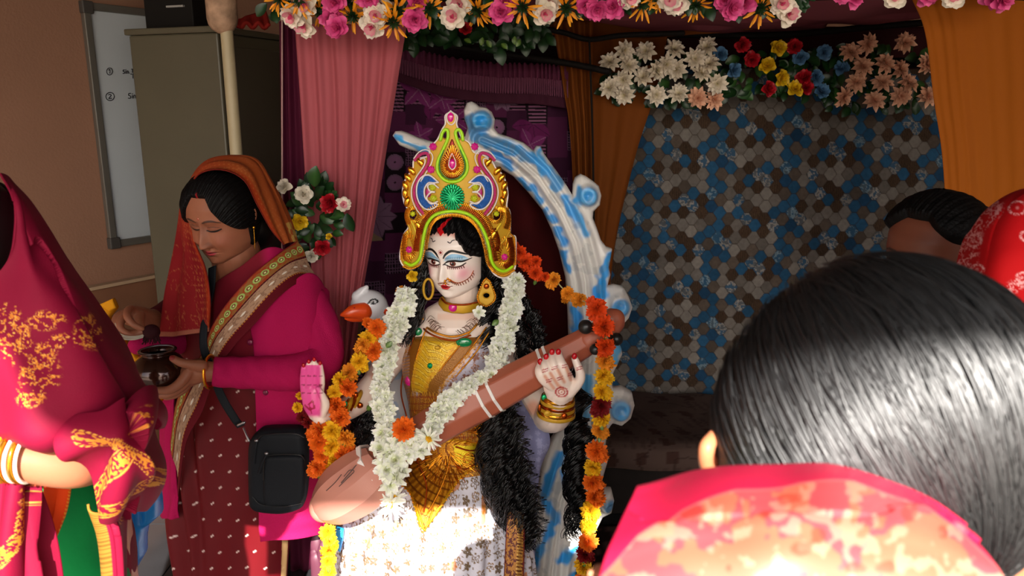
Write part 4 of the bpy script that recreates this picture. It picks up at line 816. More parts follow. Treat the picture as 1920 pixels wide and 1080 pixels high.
V, F, _, _ = slab([(a*.8+848*.2, b*.85+312*.15) for a, b in tear], lambda a, b: Ycr(a, b, .006), .004, 1.5, 2); M('teardrop_panel', V, F, mat('dark_red_foil', '8a1c08', .35, .5), crn)
rays(848, 310, 13, 22, 40, m_gold, 'bugle_beads', sy=1.0, tear_=True, d=.01); rays(848, 310, 8, 14, 30, m_copper, 'bugle_beads', tear_=True, d=.012, w=1.1)
cord([(847, 288), (842, 302), (842, 312), (848, 318), (854, 312), (854, 302), (848, 288)], 1.1, m_whitecord, d=.012); gem(848, 307, float(Ycr(848, 307, .010)), 6, 9, m_mag, parent=crn)
gem(845, 220, float(Ycr(845, 220, .004)), 6, 9, m_mag, parent=crn); cord([(845, 208), (838, 216), (839, 228), (846, 234), (853, 228), (853, 216), (845, 208)], 1.3, m_whitecord, d=.007)
# green starburst
cg = (848, 370); rays(*cg, 3, 21, 26, m_greenf, 'starburst', w=2.6, d=.010, sy=1.1); rays(*cg, 1, 15, 15, m_greenf, 'starburst', w=2.6, d=.016); gem(*cg, float(Ycr(*cg, .014)), 6, 6, mat('green_bright', '20d080', .2, .3), parent=crn, scallop=8)
# blue crescents, scrolls, rosettes, pink scrolls on both sides
for sd in (0, 1):
    f = (lambda p: p) if sd == 0 else (lambda p: mir(p, 849.5, 1.08))
    cres = f([(822, 342), (806, 329), (792, 331), (783, 344), (781, 362), (786, 380), (798, 392), (812, 391), (820, 383), (807, 380), (797, 370), (796, 354), (803, 343), (813, 343)])
    V, F, _, _ = slab(cres, lambda a, b: Ycr(a, b, .008), .006, 1.3, 3); M('crescent', V, F, m_bluegl, crn); cord(cres+cres[:1], 1.5, m_whitecord, 'edge_cord', d=.012, n=90)
    cord(f([(822, 352), (812, 345), (802, 348), (806, 358), (816, 360), (806, 362), (800, 372), (808, 382), (820, 378)]), 1.5, m_whitecord, 'edge_cord', d=.013, n=70)
    cord(f([(778, 300), (788, 290), (799, 287), (804, 295), (802, 308), (793, 322), (783, 338), (777, 355), (778, 372), (785, 388), (795, 402)]), 3.0, m_pinkcord, 'pink_cord', n=100)
    cord(f([(782, 303), (792, 297), (797, 300), (794, 312), (780, 333), (772, 352), (773, 374), (782, 394), (790, 404)]), 1.2, m_whitecord, 'edge_cord', d=.011, n=90); cord(f([(776, 297), (786, 285), (800, 281), (811, 292), (808, 308), (798, 325), (789, 340)]), 1.2, m_whitecord, 'edge_cord', d=.011, n=90)
    for a, b, rr, m, sc in ((812, 275, 7, m_mag, 8), (808, 318, 7, m_mag, 8), (811, 351, 6.5, m_yelgem, 8), (813, 372, 6.5, m_yelgem, 8)):
        (a, b), = f([(a, b)]); gem(a, b, float(Ycr(a, b, .010)), rr, rr, m, parent=crn, scallop=sc)
    (a, b), = f([(803, 361)]); gem(a, b, float(Ycr(a, b, .010)), 5, 9, mat('magenta_foil', 'b0186c', .4), parent=crn)
    # gold drops along the flank
    for a, b, an in ((789, 305, 20), (773, 321, 25), (766, 334, 20), (761, 349, 5), (760, 363, -15), (764, 378, -35)):
        (a2, b2), = f([(a, b)]); gem(a2, b2, float(Ycr(a2, b2, .006)), 6, 10.5, m_gold, 'gold_drop', crn, rot=math.radians(an+18)*(-1 if sd else 1), depth=.9)
    # lower scrolls of bugle beads
    (a, b), = f([(775, 403)]); rays(a, b, 9, 14, 26, m_gold, 'bugle_beads', sy=1.15); (a, b), = f([(774, 401)]); gem(a, b, float(Ycr(a, b, .010)), 5, 5, m_yelgem, parent=crn, scallop=7)
    (a, b), = f([(767, 466)]); 
    if sd: a, b = 946, 480
    rays(a, b, 8, 14, 24, m_gold, 'bugle_beads', sy=1.5, tear_=True, w=1.4); gem(a, b+2, float(Ycr(a, b, .010)), 6, 6.5, m_mag, parent=crn, scallop=7)
    cord([(a-6, b-24), (a+2, b-34), (a+10*(1 if sd else -.2), b-46)], 2.2, m_goldpaper, 'gold_strip', n=20)
    gem(*(((785, 424) if not sd else (925, 441))), float(Ycr(785, 424, .006)), 5, 9, m_gold, 'gold_drop', crn, rot=.5 if not sd else -.4)
# brow band: red, copper beads, lime cord, gold beads
arch = [(760, 492), (772, 497), (786, 486), (791, 465), (795, 440), (802, 418), (818, 402), (848, 396), (876, 401), (896, 416), (909, 438), (917, 465), (922, 490), (932, 504), (946, 508), (960, 500)]
cord(arch, 3.2, m_lime, 'lime_cord', n=160, d=.010)
beads([(a, b, 0) for a, b in [(756, 500), (770, 504), (788, 495), (796, 470), (800, 442), (808, 424), (822, 409), (848, 403), (872, 407), (890, 422), (903, 443), (911, 470), (916, 494), (928, 511), (946, 516), (964, 507)]], 2.1, m_gold, 'bead_row', crn, 110, lambda a, b: Ycr(a, b, .007))
beads([(a, b, 0) for a, b in [(805, 396), (822, 387), (845, 383)]], 2.4, m_gold, 'bead_row', crn, 16, lambda a, b: Ycr(a, b, .010)); beads([(a, b, 0) for a, b in [(852, 383), (880, 385), (902, 396)]], 2.4, m_gold, 'bead_row', crn, 16, lambda a, b: Ycr(a, b, .010))
beads([(a, b, 0) for a, b in [(752, 486), (752, 462), (758, 440), (768, 428), (764, 412)]], 2.0, m_gold, 'bead_row', crn, 30, lambda a, b: Ycr(a, b, .006)); beads([(a, b, 0) for a, b in [(967, 496), (966, 470), (964, 446), (956, 436), (957, 410), (952, 390)]], 2.0, m_gold, 'bead_row', crn, 40, lambda a, b: Ycr(a, b, .006))
cord([(938, 420), (928, 434), (915, 448)], 2.6, mat('yellow_strip', 'd8b81c', .5), 'yellow_strip', n=20); cord([(772, 415), (778, 430), (782, 446)], 2.2, mat('yellow_strip', 'd8b81c', .5), 'yellow_strip', n=20)
def bugles(path, n, l0, l1, m, w=1.3, d=.010, parent=None):
    """short glass tubes set square to a line"""
    p = cr(path, n); t = np.gradient(p, axis=0); t /= np.linalg.norm(t, axis=1)[:, None]+1e-9; out = []
    for q in range(n):
        nx_, ny_ = -t[q, 1], t[q, 0]; a = (p[q, 0]+nx_*l0, p[q, 1]+ny_*l0); b = (p[q, 0]+nx_*l1, p[q, 1]+ny_*l1); out.append(ptube([(*a, float(Ycr(*a, d)), w), (*b, float(Ycr(*b, d)), w)], 3, 5))
    return M('bugle_beads', *join(*out), m, parent or crn)
bugles(arch[4:13], 74, -5, -11, m_copper); bugles(arch[3:14], 96, 5, 10, m_gold, 1.2); bugles(arch[5:12], 60, -12, -18, m_gold, 1.4)
bugles([(756, 440), (755, 460), (756, 482), (764, 494)], 26, 0, -7, m_gold); bugles([(935, 392), (950, 396), (953, 412), (948, 428)], 24, -4, 4, m_gold); bugles([(765, 392), (762, 405), (766, 420)], 16, -5, 3, m_gold)
bugles([(958, 446), (962, 470), (960, 494), (948, 502)], 30, -2, 6, m_copper); bugles([(785, 428), (781, 450), (779, 470)], 22, -5, 3, m_copper); bugles([(925, 430), (932, 450), (930, 470)], 22, -5, 3, m_copper)
# ---- skirt with gilded flower print
P3 = cr([(850, 815, 2.05, 66), (848, 860, 2.05, 76), (845, 900, 2.04, 104), (830, 950, 2.02, 146), (818, 1000, 2.01, 174), (812, 1060, 2.0, 186), (812, 1120, 2.0, 190), (814, 1232, 2.0, 192)], 330)
r = P3[:, 3]*PXM(P3[:, 1], P3[:, 2]); V, F = tube(W(P3[:, 0], P3[:, 1], P3[:, 2]), r, r*.62, 620, False); V = clean(V).reshape(330, 620, 3); Cn = W(P3[:, 0], P3[:, 1], P3[:, 2])
a_ = np.linspace(0, 2*math.pi, 620, endpoint=False)[None]; t_ = np.linspace(0, 1, 330)[:, None]; k = 1+.035*np.sin(a_*17+3*t_+2*np.sin(a_*3))*smooth(.1, .5, t_)+.02*np.sin(a_*31+5*t_)*smooth(.2, .6, t_)
V = Cn[:, None]+(V-Cn[:, None])*k[..., None]; V[..., 2] = np.maximum(V[..., 2], 0.01)
dx, dz = V[..., 0]*1.15, V[..., 2]; C = flower_cloth(dx+.2*V[..., 1], dz, 'd4d2de', ['5e4414', '6e4e14', '8a6018'], .036, 1.0)
mixc(C, (vnoise(dx*22, dz*22, 4) > .86)*.8, 'c8741c')
M('skirt', V, gridF(330, 620, True), mat('gilt_print', vcol=True, rough=0.5, spec=0.4, bump=.15, bscale=200), st, C)
def Ysk(px, py, d=0.0):
    c = np.interp(py, P3[:, 1], P3[:, 0]); rr = np.interp(py, P3[:, 1], P3[:, 3]); y0 = np.interp(py, P3[:, 1], P3[:, 2]); q = np.clip((px-c)/rr, -.97, .97); return y0-rr*PXM(py, y0)*.62*np.sqrt(1-q*q)-.006-d
# gold lap ornament: plate, radiating bugle strips, beaded rims
lap = [(762, 836), (800, 828), (850, 822), (903, 832), (905, 862), (885, 882), (862, 900), (845, 925), (822, 960), (796, 997), (786, 985), (778, 955), (768, 925), (750, 905), (752, 870)]
V, F, pp, dd2 = slab(lap, lambda a, b: Ysk(a, b, .010), .006, 1.4, 3); C = np.zeros((len(V), 3)); C[:] = lin('b06c10')
ag = np.arctan2(pp[:, 1]-840, pp[:, 0]-855); mixc(C, (np.sin(ag*60) > .1)*.9, 'e8a828'); mixc(C, (np.sin(np.hypot(pp[:, 0]-855, pp[:, 1]-840)*.42) > .72)*.9, '7a3c0c'); mixc(C, inside(pp, [(850, 834), (903, 836), (903, 856), (876, 872), (856, 868)])*1.0, 'dcc020'); mixc(C, (dd2 < 5)*1.0, 'e0a818')
lp = M('lap_ornament', V, F, mat('bugle_gold', vcol=True, rough=.3, metal=.6, bump=.3, bscale=300), st, C)
for l, m, rr in ((lap+lap[:1], m_gold, 2.0), ([(775, 850), (790, 880), (800, 915), (795, 960)], m_copper, 1.8), ([(845, 850), (838, 885), (822, 925), (800, 965)], m_gold, 1.8), ([(855, 838), (880, 845), (903, 842)], m_copper, 1.7), ([(868, 873), (882, 868), (890, 856), (880, 850), (870, 858), (872, 868)], m_gold, 1.9), ([(850, 868), (870, 880), (895, 868)], m_copper, 1.7), ([(782, 945), (797, 990), (812, 955)], m_gold, 2.0)):
    beads([(a, b, 0) for a, b in l], rr, m, 'bead_row', lp, int(4+line_len(l)/3.6) if 'line_len' in globals() else 60, lambda a, b: Ysk(a, b, .014))
out = []
for q in range(110):
    a = random.uniform(.15, math.pi*.92); r0 = random.uniform(10, 60); p0 = (845+r0*math.cos(a)*.9-8, 845+r0*math.sin(a)); p1 = (p0[0]+14*math.cos(a), p0[1]+14*math.sin(a))
    if inside(np.array([p0]), lap)[0]: out.append(ptube([(*p0, float(Ysk(*p0, .014)), 1.0), (*p1, float(Ysk(*p1, .016)), .8)], 3, 4))
M('bugle_fringe', *join(*out), m_gold, lp)
# waist tinsel between veena and plate
out = []
for q in range(90):
    a = random.uniform(765, 900); b = random.uniform(795, 835); e = random.uniform(-.9, .9); out.append(ptube([(a, b, float(min(Ybod(a, b), Ysk(a, max(b, 820))))-.006, 1.0), (a+12*math.cos(e), b+12*math.sin(e)-3, float(Ybod(a, b))-.012, .7)], 3, 4))
M('waist_tinsel', *join(*out), m_gold, st)
# ornate gold and maroon end of the wrap, hanging at the right side of the skirt
V, F, Sg, Tg, G = sheet([[(952, 960, 1.92), (968, 958, 1.915), (984, 962, 1.93)], [(948, 1020, 1.90), (966, 1018, 1.895), (984, 1022, 1.91)], [(944, 1100, 1.88), (962, 1100, 1.875), (982, 1102, 1.89)]], 50, 160, lambda s, t: .002*np.sin(s*12))
C = np.zeros(Sg.shape+(3,)); C[...] = lin('5a1410'); mixc(C, (np.abs(Sg-.5) < .44)*(fbm(Sg*14, Tg*50, 2) > .46)*1.0, 'b07428'); mixc(C, (np.abs(Sg-.75) < .16)*(np.sin(Tg*160) > 0)*1.0, 'e0b060'); mixc(C, (np.abs(Sg-.5) > .44)*1.0, '6a1018')
M('brocade_border', V, F, mat('brocade', vcol=True), st, C, solid=.002)
# lavender scarf end behind the curls
V, F, Sg, Tg, G = sheet([[(955, 745, 2.1), (990, 748, 2.08), (1015, 780, 2.08)], [(965, 830, 2.1), (1000, 830, 2.08), (1032, 830, 2.1)], [(975, 900, 2.1), (1000, 905, 2.09), (1012, 900, 2.1)], [(985, 1090, 2.1), (995, 1090, 2.09), (1003, 1090, 2.1)]], 60, 120, lambda s, t: .006*np.sin(s*9+t*3))
C = flower_cloth(V[..., 0], V[..., 2], '9a9cc8', ['b4b6dc', 'b4b6dc', 'b4b6dc'], .022, .7, False); M('scarf', V, F, mat('brocade_soft', vcol=True, rough=.7), st, C, solid=.002)
# ---- bangles
def bangle(px, py, Y, ang, r, rt, m, name='bangle', flat=1.0):
    s = float(PXM(py, Y)); a = math.radians(ang); u = np.array([math.cos(a), 0, math.sin(a)]); v = np.array([0, 1.0, 0]); c = W(px, py, Y)
    return M(name, *tube(np.array([c+(u*math.cos(t)*r+v*math.sin(t)*r*flat)*s for t in np.linspace(0, 2*math.pi, 33)[:-1]]), rt*s, rt*s*1.6, 8, closed=True, view=(0, 0, 1)), m, st)
for k, (dy, m) in enumerate(((0, m_gold), (6, m_goldpaper), (12, m_copper), (18, m_goldpaper), (24, m_gold), (30, m_goldpaper))): bangle(1046-k*.7, 746+dy, 1.875+.01*k, -3, 29+k*.9, 3.2, m)
for px, py, a, b, m in ((1020, 745, 5, 6, m_greenf), (1026, 775, 7, 6, m_goldpaper), (1058, 780, 6, 6, m_copper), (1042, 762, 5, 5, m_redn), (1012, 765, 3, 7, m_copper)): gem(px, py, 1.845+.0*px+(.01 if abs(px-1045) > 20 else -.0), a, b, m, 'gem')
for k in range(5): bangle(636+k*7, 776-k*4.5, 1.885+.014*k, 58, 21+k*.9, 4, (m_goldpaper, m_gold, m_goldpaper, m_copper, m_goldpaper)[k])
gem(648, 757, 1.87, 4, 5, m_greenf); gem(666, 741, 1.915, 6, 6, m_copper); gem(674, 760, 1.915, 7, 6, m_copper)
M('arm_band', *pball(712, 676, 2.03, 16, 13, 16), mat('yellow_enamel', 'e0c040', .4), st)
# ---- long hair
def strands(path, n, curl, seg=46, r=.9, k0=0, spread=1.0, wl=26.):
    """path: (px, py, Y, radius px)"""
    out = []; rr = random.Random(k0); P = cr(path, seg); L = np.cumsum(np.r_[0, np.hypot(*np.diff(P[:, :2], axis=0).T)])
    cl = []
    for i in range(n):
        if i % 16 == 0: ca_, cq_, cph, cw, ccu = rr.uniform(0, 6.28), math.sqrt(rr.random())*spread, rr.uniform(0, 6.28), wl*rr.uniform(.7, 1.35), curl*rr.uniform(.7, 1.6)
        a = ca_+rr.gauss(0, .16); q = cq_+rr.gauss(0, .09); t0 = rr.uniform(0, .1); t1 = rr.uniform(.8, 1.02); i0 = int(t0*seg); i1 = min(seg, int(t1*seg)); Q = P[i0:i1]; l = L[i0:i1]
        ph = cph+rr.gauss(0, .35); w = cw*rr.uniform(.97, 1.03); cu = ccu*rr.uniform(.8, 1.2)*(.4+.6*smooth(0, 60, l-L[0]))
        x = Q[:, 0]+Q[:, 3]*q*math.cos(a)+cu*np.sin(l/w*6.28+ph); y = Q[:, 1]+cu*.5*np.sin(l/w*6.28+ph+1.5); Y = Q[:, 2]+(Q[:, 3]*q*math.sin(a)*.7+cu*np.cos(l/w*6.28+ph))*.00145
        s = PXM(y, Y); rad = r*s*np.linspace(1, .45, len(Q)); out.append(tube(W(x, y, Y), rad, None, 3, False))
    V = np.concatenate([clean(v) for v, f in out]); F = []; n0 = 0
    for v, f in out:
        F.extend([tuple(int(i)+n0 for i in q) for q in f if len(q) == 4]); n0 += len(clean(v))
    return V, F
hb = [strands([(800, 440, 2.05, 10), (788, 500, 2.04, 15), (782, 560, 2.03, 20), (770, 610, 2.0, 18), (758, 650, 1.99, 12)], 170, 2.5, 40, 1.2, 1, wl=40),
      strands([(900, 440, 2.05, 12), (925, 520, 2.05, 18), (930, 590, 2.04, 22), (918, 650, 2.0, 20), (925, 720, 1.99, 24), (938, 790, 1.97, 36), (945, 860, 1.95, 44), (962, 930, 1.93, 46), (980, 985, 1.93, 36), (990, 1030, 1.93, 16)], 560, 9, 120, 1.2, 2, wl=58),
      strands([(950, 530, 2.06, 20), (985, 590, 2.0, 30), (1000, 650, 1.98, 30), (1000, 710, 1.99, 20)], 220, 6, 60, 1.2, 3, wl=34),
      strands([(1075, 690, 2.1, 14), (1082, 760, 2.08, 22), (1085, 830, 2.06, 22), (1082, 900, 2.04, 20), (1088, 960, 2.03, 22), (1080, 1010, 2.03, 22)], 230, 10, 90, 1.1, 4, wl=52),
      strands([(700, 700, 2.06, 16), (690, 760, 2.04, 24), (688, 820, 2.02, 24), (700, 870, 2.0, 18)], 170, 4, 40, 1.2, 5, wl=30),
      strands([(820, 430, 2.08, 20), (850, 420, 2.1, 30), (890, 440, 2.1, 22), (915, 500, 2.09, 20), (905, 580, 2.1, 18)], 200, 3, 40, 1.2, 6)]
for i, b in enumerate(hb): tag(M('hair', *b, m_hair, st), kind='stuff') if False else M('hair_lock', *b, m_hair, st)
# ================================================================ PAINTED ARCH, SWAN, VEENA, GARLANDS
ao = [(737, 254), (742, 246), (752, 245), (764, 249), (784, 258), (812, 266), (845, 262), (872, 256), (877, 240), (871, 222), (870, 206), (876, 193), (884, 190), (892, 194), (899, 200), (912, 202), (922, 210), (928, 224), (926, 240), (934, 250), (955, 257), (981, 267), (1000, 282), (1006, 273), (1014, 274), (1020, 288), (1030, 302), (1046, 324), (1062, 347), (1073, 366),
      (1074, 345), (1078, 333), (1088, 326), (1098, 330), (1110, 338), (1122, 348), (1127, 366), (1124, 384), (1112, 396), (1111, 408), (1118, 425), (1126, 449), (1136, 462), (1147, 466), (1144, 485), (1141, 500), (1144, 514), (1138, 536), (1150, 533), (1168, 537), (1178, 555), (1185, 575), (1178, 595), (1165, 610), (1150, 630), (1164, 650), (1166, 662), (1158, 680), (1148, 700), (1148, 726), (1166, 724), (1184, 734), (1189, 758), (1182, 782), (1165, 796), (1148, 791), (1138, 804), (1134, 840), (1140, 858), (1128, 900), (1133, 916), (1146, 916), (1151, 936), (1146, 958), (1130, 966), (1118, 990), (1098, 1020), (1084, 1050), (1078, 1090), (1076, 1150), (1080, 1232),
      (978, 1232), (980, 1150), (984, 1080), (992, 1030), (1000, 985), (1006, 940), (1010, 895), (1018, 855), (1034, 820), (1056, 790), (1066, 740), (1068, 690), (1066, 640), (1064, 580), (1060, 520), (1048, 470), (1034, 430), (1016, 392), (990, 360), (962, 330), (936, 314), (905, 306), (860, 300), (822, 292), (790, 286), (768, 280), (750, 272)]
arc = empty('painted_arch', 'white and sky blue painted plaster arch curling over and behind the statue', 'arch', W(1030, 1230, 2.3)*[1, 1, 0])
V, F, pp, dd3 = slab(ao, 2.27, .075, 1.7, 26); n_ = len(pp)//2
# modelled relief: raised curls and ribs
rel = np.zeros(len(pp)); 
for cx, cy, R in ((903, 226, 20), (1100, 364, 20), (1160, 566, 21), (1162, 760, 22), (1140, 940, 12)):
    rr = np.hypot(pp[:, 0]-cx, pp[:, 1]-cy); rel += .016*smooth(R+4, R-6, rr)-.010*smooth(R*.55, 0, rr)
rib = line_dist(pp, [(905, 262), (960, 285), (1010, 330), (1050, 390), (1078, 450), (1095, 520), (1100, 600), (1095, 720), (1080, 830), (1050, 930), (1030, 1100)]); rel += .010*np.sin(rib*.28)*smooth(60, 10, rib)
V = clean(V); V[:n_, 1] -= (rel[:n_]*smooth(0, 14, dd3[:n_]))
C = np.zeros((len(V), 3)); C[:] = lin('e4e0da'); jx = pp+6*np.stack([vnoise(pp[:, 0]*.08, pp[:, 1]*.08, 2)-.5, vnoise(pp[:, 0]*.08, pp[:, 1]*.08, 5)-.5], 1)*2
def blue(lines, w, s=7, col='1e96e0', k=.95):
    w = w*.72
    for l in lines: mixc(C, k*smooth(w+s*.8, w-s*.3, line_dist(jx, l)), col)
blue([[(758, 262), (775, 272), (800, 281)], [(742, 258), (758, 262)]], 5, 4, '3aa4e4')
blue([[(880, 225), (885, 245), (905, 262), (940, 272), (975, 282), (1000, 298)], [(902, 224), (906, 232)]], 12, 8, '2a90d0')
blue([[(925, 288), (945, 300), (962, 312)], [(975, 335), (998, 352), (1012, 372)], [(1022, 395), (1036, 408)], [(1044, 428), (1054, 450)], [(1056, 470), (1064, 500)]], 8, 6, '1c90dc')
blue([[(1006, 300), (1030, 330), (1045, 350)], [(1012, 284), (1024, 308), (1050, 340)], [(1060, 372), (1078, 402), (1098, 434)], [(1085, 350), (1082, 378)]], 8, 7, '3aa0e2')
blue([[(1138, 480), (1128, 515), (1112, 560)], [(1132, 530), (1110, 580)], [(1075, 560), (1080, 610)]], 10, 8, '22a0ee')
blue([[(1150, 610), (1130, 640)], [(1140, 680), (1120, 720)], [(1156, 650), (1150, 672)], [(1100, 700), (1092, 790)]], 9, 8, '58b8ee')
blue([[(1052, 845), (1030, 880), (1020, 915), (1030, 945), (1040, 965)], [(1040, 965), (1022, 1000), (1000, 1040), (990, 1070)], [(1062, 880), (1066, 905)]], 9, 8, '10a0f0')
blue([[(1092, 1012), (1062, 1030), (1050, 1040)], [(1078, 1070), (1050, 1085)], [(1060, 1120), (1010, 1180)]], 9, 8, '18a4f0')
for cx, cy, R in ((904, 227, 21), (1101, 366, 19), (1160, 572, 19), (1160, 760, 20), (1140, 940, 11)):
    rr = np.hypot(pp[:, 0]-cx, pp[:, 1]-cy); mixc(C, smooth(R+3, R-5, rr)*.95, '2898e0'); mixc(C, smooth(R*.35, 0, np.hypot(pp[:, 0]-cx-3, pp[:, 1]-cy-3))*.5, '8ccdf0'); mixc(C, .5*smooth(4, 1, np.abs(rr-R*.68)), '7cc4f0')
mixc(C, .25*(fbm(pp[:, 0]*.05, pp[:, 1]*.05, 4) > .6), '8a9296')
M('arch_body', V, F, m_paint, arc, C)
# ---- swan
sw = empty('swan_figure', 'white painted swan figure with orange beak beside the statue', 'swan', W(700, 1230, 2.16)*[1, 1, 0])
parts = [pball(692, 573, 2.14, 35, 30, 30, 32, 20), ptube([(705, 585, 2.14, 28), (712, 620, 2.16, 26), (722, 700, 2.18, 34), (735, 800, 2.2, 60), (740, 950, 2.2, 95), (735, 1100, 2.2, 85), (735, 1228, 2.2, 60)], seg=24, flat=.6), ptube([(672, 556, 2.13, 13), (680, 546, 2.13, 9), (687, 539, 2.13, 5)], seg=12)]
V, F = fuse(parts, .003, 6, .5); sx_, sy_ = pixof(V); C = np.zeros((len(V), 3)); C[:] = lin('dcdce0'); PX = np.stack([sx_, sy_], 1); fn = V[:, 1] < 2.14
mixc(C, fn*(line_dist(PX, [(690, 569), (696, 562), (704, 561), (708, 564)]) < 1.4)*1.0, '101014'); mixc(C, fn*(line_dist(PX, [(691, 567), (697, 571), (703, 570), (709, 566)]) < 1.0)*1.0, '101014'); mixc(C, fn*(np.hypot(sx_-699, sy_-567) < 3.4)*1.0, '14141a'); mixc(C, fn*(np.hypot(sx_-698, sy_-566) < 1.1)*1.0, 'ffffff')
mixc(C, .35*smooth(600, 640, sy_)*(vnoise(sx_*.05, sy_*.03) > .45), '4aa8e0')
M('body', V, F, m_paint, sw, C)
bk = M('beak', *fuse([ptube([(681, 584, 2.10, 18), (664, 584, 2.085, 14), (650, 588, 2.075, 9), (641, 590, 2.07, 4)], 12, 16, flat=.9), ptube([(678, 594, 2.10, 10), (660, 598, 2.085, 6), (648, 597, 2.08, 3)], 10, 12)], .0022, 3), mat('orange_beak', 'e04a10', .35, coat=.2), sw)
M('nostril', *pball(664, 577, 2.062, 2, 1.3, 1.2, 8, 6), m_redn, bk)
# blue and white tail tip and pink lotus petals low on the left
lt = empty('lotus_petals', 'pink lotus petals and blue-white feather tip at lower left of statue base', 'lotus', W(610, 1230, 2.1)*[1, 1, 0])
M('feather_tip', *slab([(630, 985), (645, 992), (644, 1010), (638, 1036), (631, 1026), (629, 1000)], 1.93, .02, 1.5, 5)[:2], mat('sky_blue_enamel', '2a9ce0', .35), lt)
for l in ([(597, 1000, 2.12, 7), (592, 1020, 2.11, 10), (597, 1050, 2.11, 12), (605, 1100, 2.12, 20)], [(612, 1010, 2.10, 8), (607, 1035, 2.09, 12), (612, 1070, 2.1, 16)], [(588, 1035, 2.1, 6), (591, 1050, 2.09, 9), (597, 1080, 2.1, 14)]): M('petal', *ptube(l, 20, 16, flat=.5), mat('lotus_pink', '5a2c3c', .5, sss=.1), lt)
M('base', *ptube([(640, 1110, 2.12, 45), (650, 1170, 2.12, 60), (660, 1232, 2.12, 70)], 20, 24, flat=.6), mat('lotus_pink', 'c07890'), lt)
# ---- veena
m_clay = mat('veena_clay', 'a85a42', .42, var=.06, vscale=10, bump=.05, bscale=25); m_band = mat('white_enamel', 'e2dcd8', .4); m_peg = mat('peg_black', '1c1b1a', .35)
vn = empty('veena', 'terracotta painted veena lying across the statue lap and held by the neck', 'instrument', W(700, 930, 1.86))
def facet(pts, n, seg=8, flat=.85):
    P = cr(pts, n); s = PXM(P[:, 1], P[:, 2]); r = P[:, 3]*s; V, F = tube(W(P[:, 0], P[:, 1], P[:, 2]), r, r*flat, seg, False); return V, F
nk = [(700, 872, 1.80, 30), (760, 834, 1.81, 36), (830, 790, 1.825, 39), (900, 752, 1.84, 40), (1000, 697, 1.875, 36), (1080, 652, 1.90, 30), (1120, 628, 1.91, 26)]
M('neck', *facet(nk, 60), m_clay, vn, sm=False, bevel=.004)
M('head_scroll', *fuse([ptube([(1105, 637, 1.905, 27), (1130, 622, 1.91, 25), (1148, 604, 1.91, 24)], seg=20), ptube([(1128, 610, 1.905, 14), (1143, 600, 1.905, 21), (1152, 598, 1.905, 20)], seg=20)], .0028, 5), m_clay, vn)
gd = [(592, 958, 1.79, 16), (604, 952, 1.79, 32), (628, 938, 1.785, 50), (656, 918, 1.78, 60), (684, 898, 1.78, 61), (704, 880, 1.785, 54), (716, 868, 1.79, 42)]
V, F = facet(gd, 60, 10, .9); o = M('gourd', V, F, mat('gourd_clay', 'c08272', .38, var=.05, vscale=8, bump=.04, bscale=20), vn, sm=False)
em = M('gourd_end', *pball(606, 950, 1.79, 26, 30, 26), mat('gourd_clay', 'c08272'), vn)
def pring(px, py, Y, tx, ty, r, w, name='white_band', m=m_band, flat=.88, parent=None, pk=1.0):
    s = float(PXM(py, Y)); T = np.array([tx, 0, -ty], float); T /= np.linalg.norm(T); A = np.cross(T, [0, 1, 0]); c = W(px, py, Y)
    R = 8; a = np.linspace(0, 2*math.pi, R, endpoint=False); out = []
    for e in (-w/2, w/2):
        for rr in (r+1.2, r-3): out.append(c+T*e*s+np.outer(np.cos(a), A)*rr*s+np.outer(np.sin(a), np.cross(A, T))*rr*s*flat)
    V = np.concatenate(out); F = []
    for i in range(R):
        j = (i+1) % R; a0, a1, b0, b1 = 0, R, 2*R, 3*R; F += [(a0+i, a0+j, b0+j, b0+i), (a1+j, a1+i, b1+i, b1+j), (a0+j, a0+i, a1+i, a1+j), (b0+i, b0+j, b1+j, b1+i)]
    return M(name, V, F, m, parent or vn, sm=False)
NP = cr(nk, 200)
for xx in (908, 926, 1022, 1034): i = np.argmin(np.abs(NP[:, 0]-xx)); pring(*NP[i, :3], 38, -21, NP[i, 3]*1.0, 5.5)
for xx in (694,): pring(703, 880, 1.785, 36, -24, 54, 9)
for px, py, Y, r in ((1098, 613, 1.86, 14), (1156, 636, 1.875, 12.5), (1116, 655, 1.845, 11), (1122, 588, 1.86, 12), (1130, 592, 1.86, 8)):
    M('tuning_peg', *fuse([pball(px, py, Y, r, r, r, 20, 12), ptube([(px, py, Y, r*.45), ((px+1125)/2, (py+622)/2, 1.885, r*.4)], 6, 10)], .0022, 3), m_peg, vn)
# painted black curls on gourd and neck: thin relief lines
def vline(pts, r=1.0):
    out = []
    for l in pts: out.append(ptube(l, 24, 5))
    return out
M('painted_scroll', *join(*vline([[(640, 905, 1.700, 1), (655, 888, 1.697, 1.2), (668, 872, 1.700, 1)], [(636, 912, 1.700, .8), (650, 898, 1.698, 1), (664, 884, 1.698, .8), (655, 882, 1.698, .8), (645, 893, 1.698, .8)], [(612, 920, 1.718, .8), (628, 905, 1.708, .8), (640, 890, 1.704, .8)]])), mat('grey_paint', '5a4a48', .6), vn)
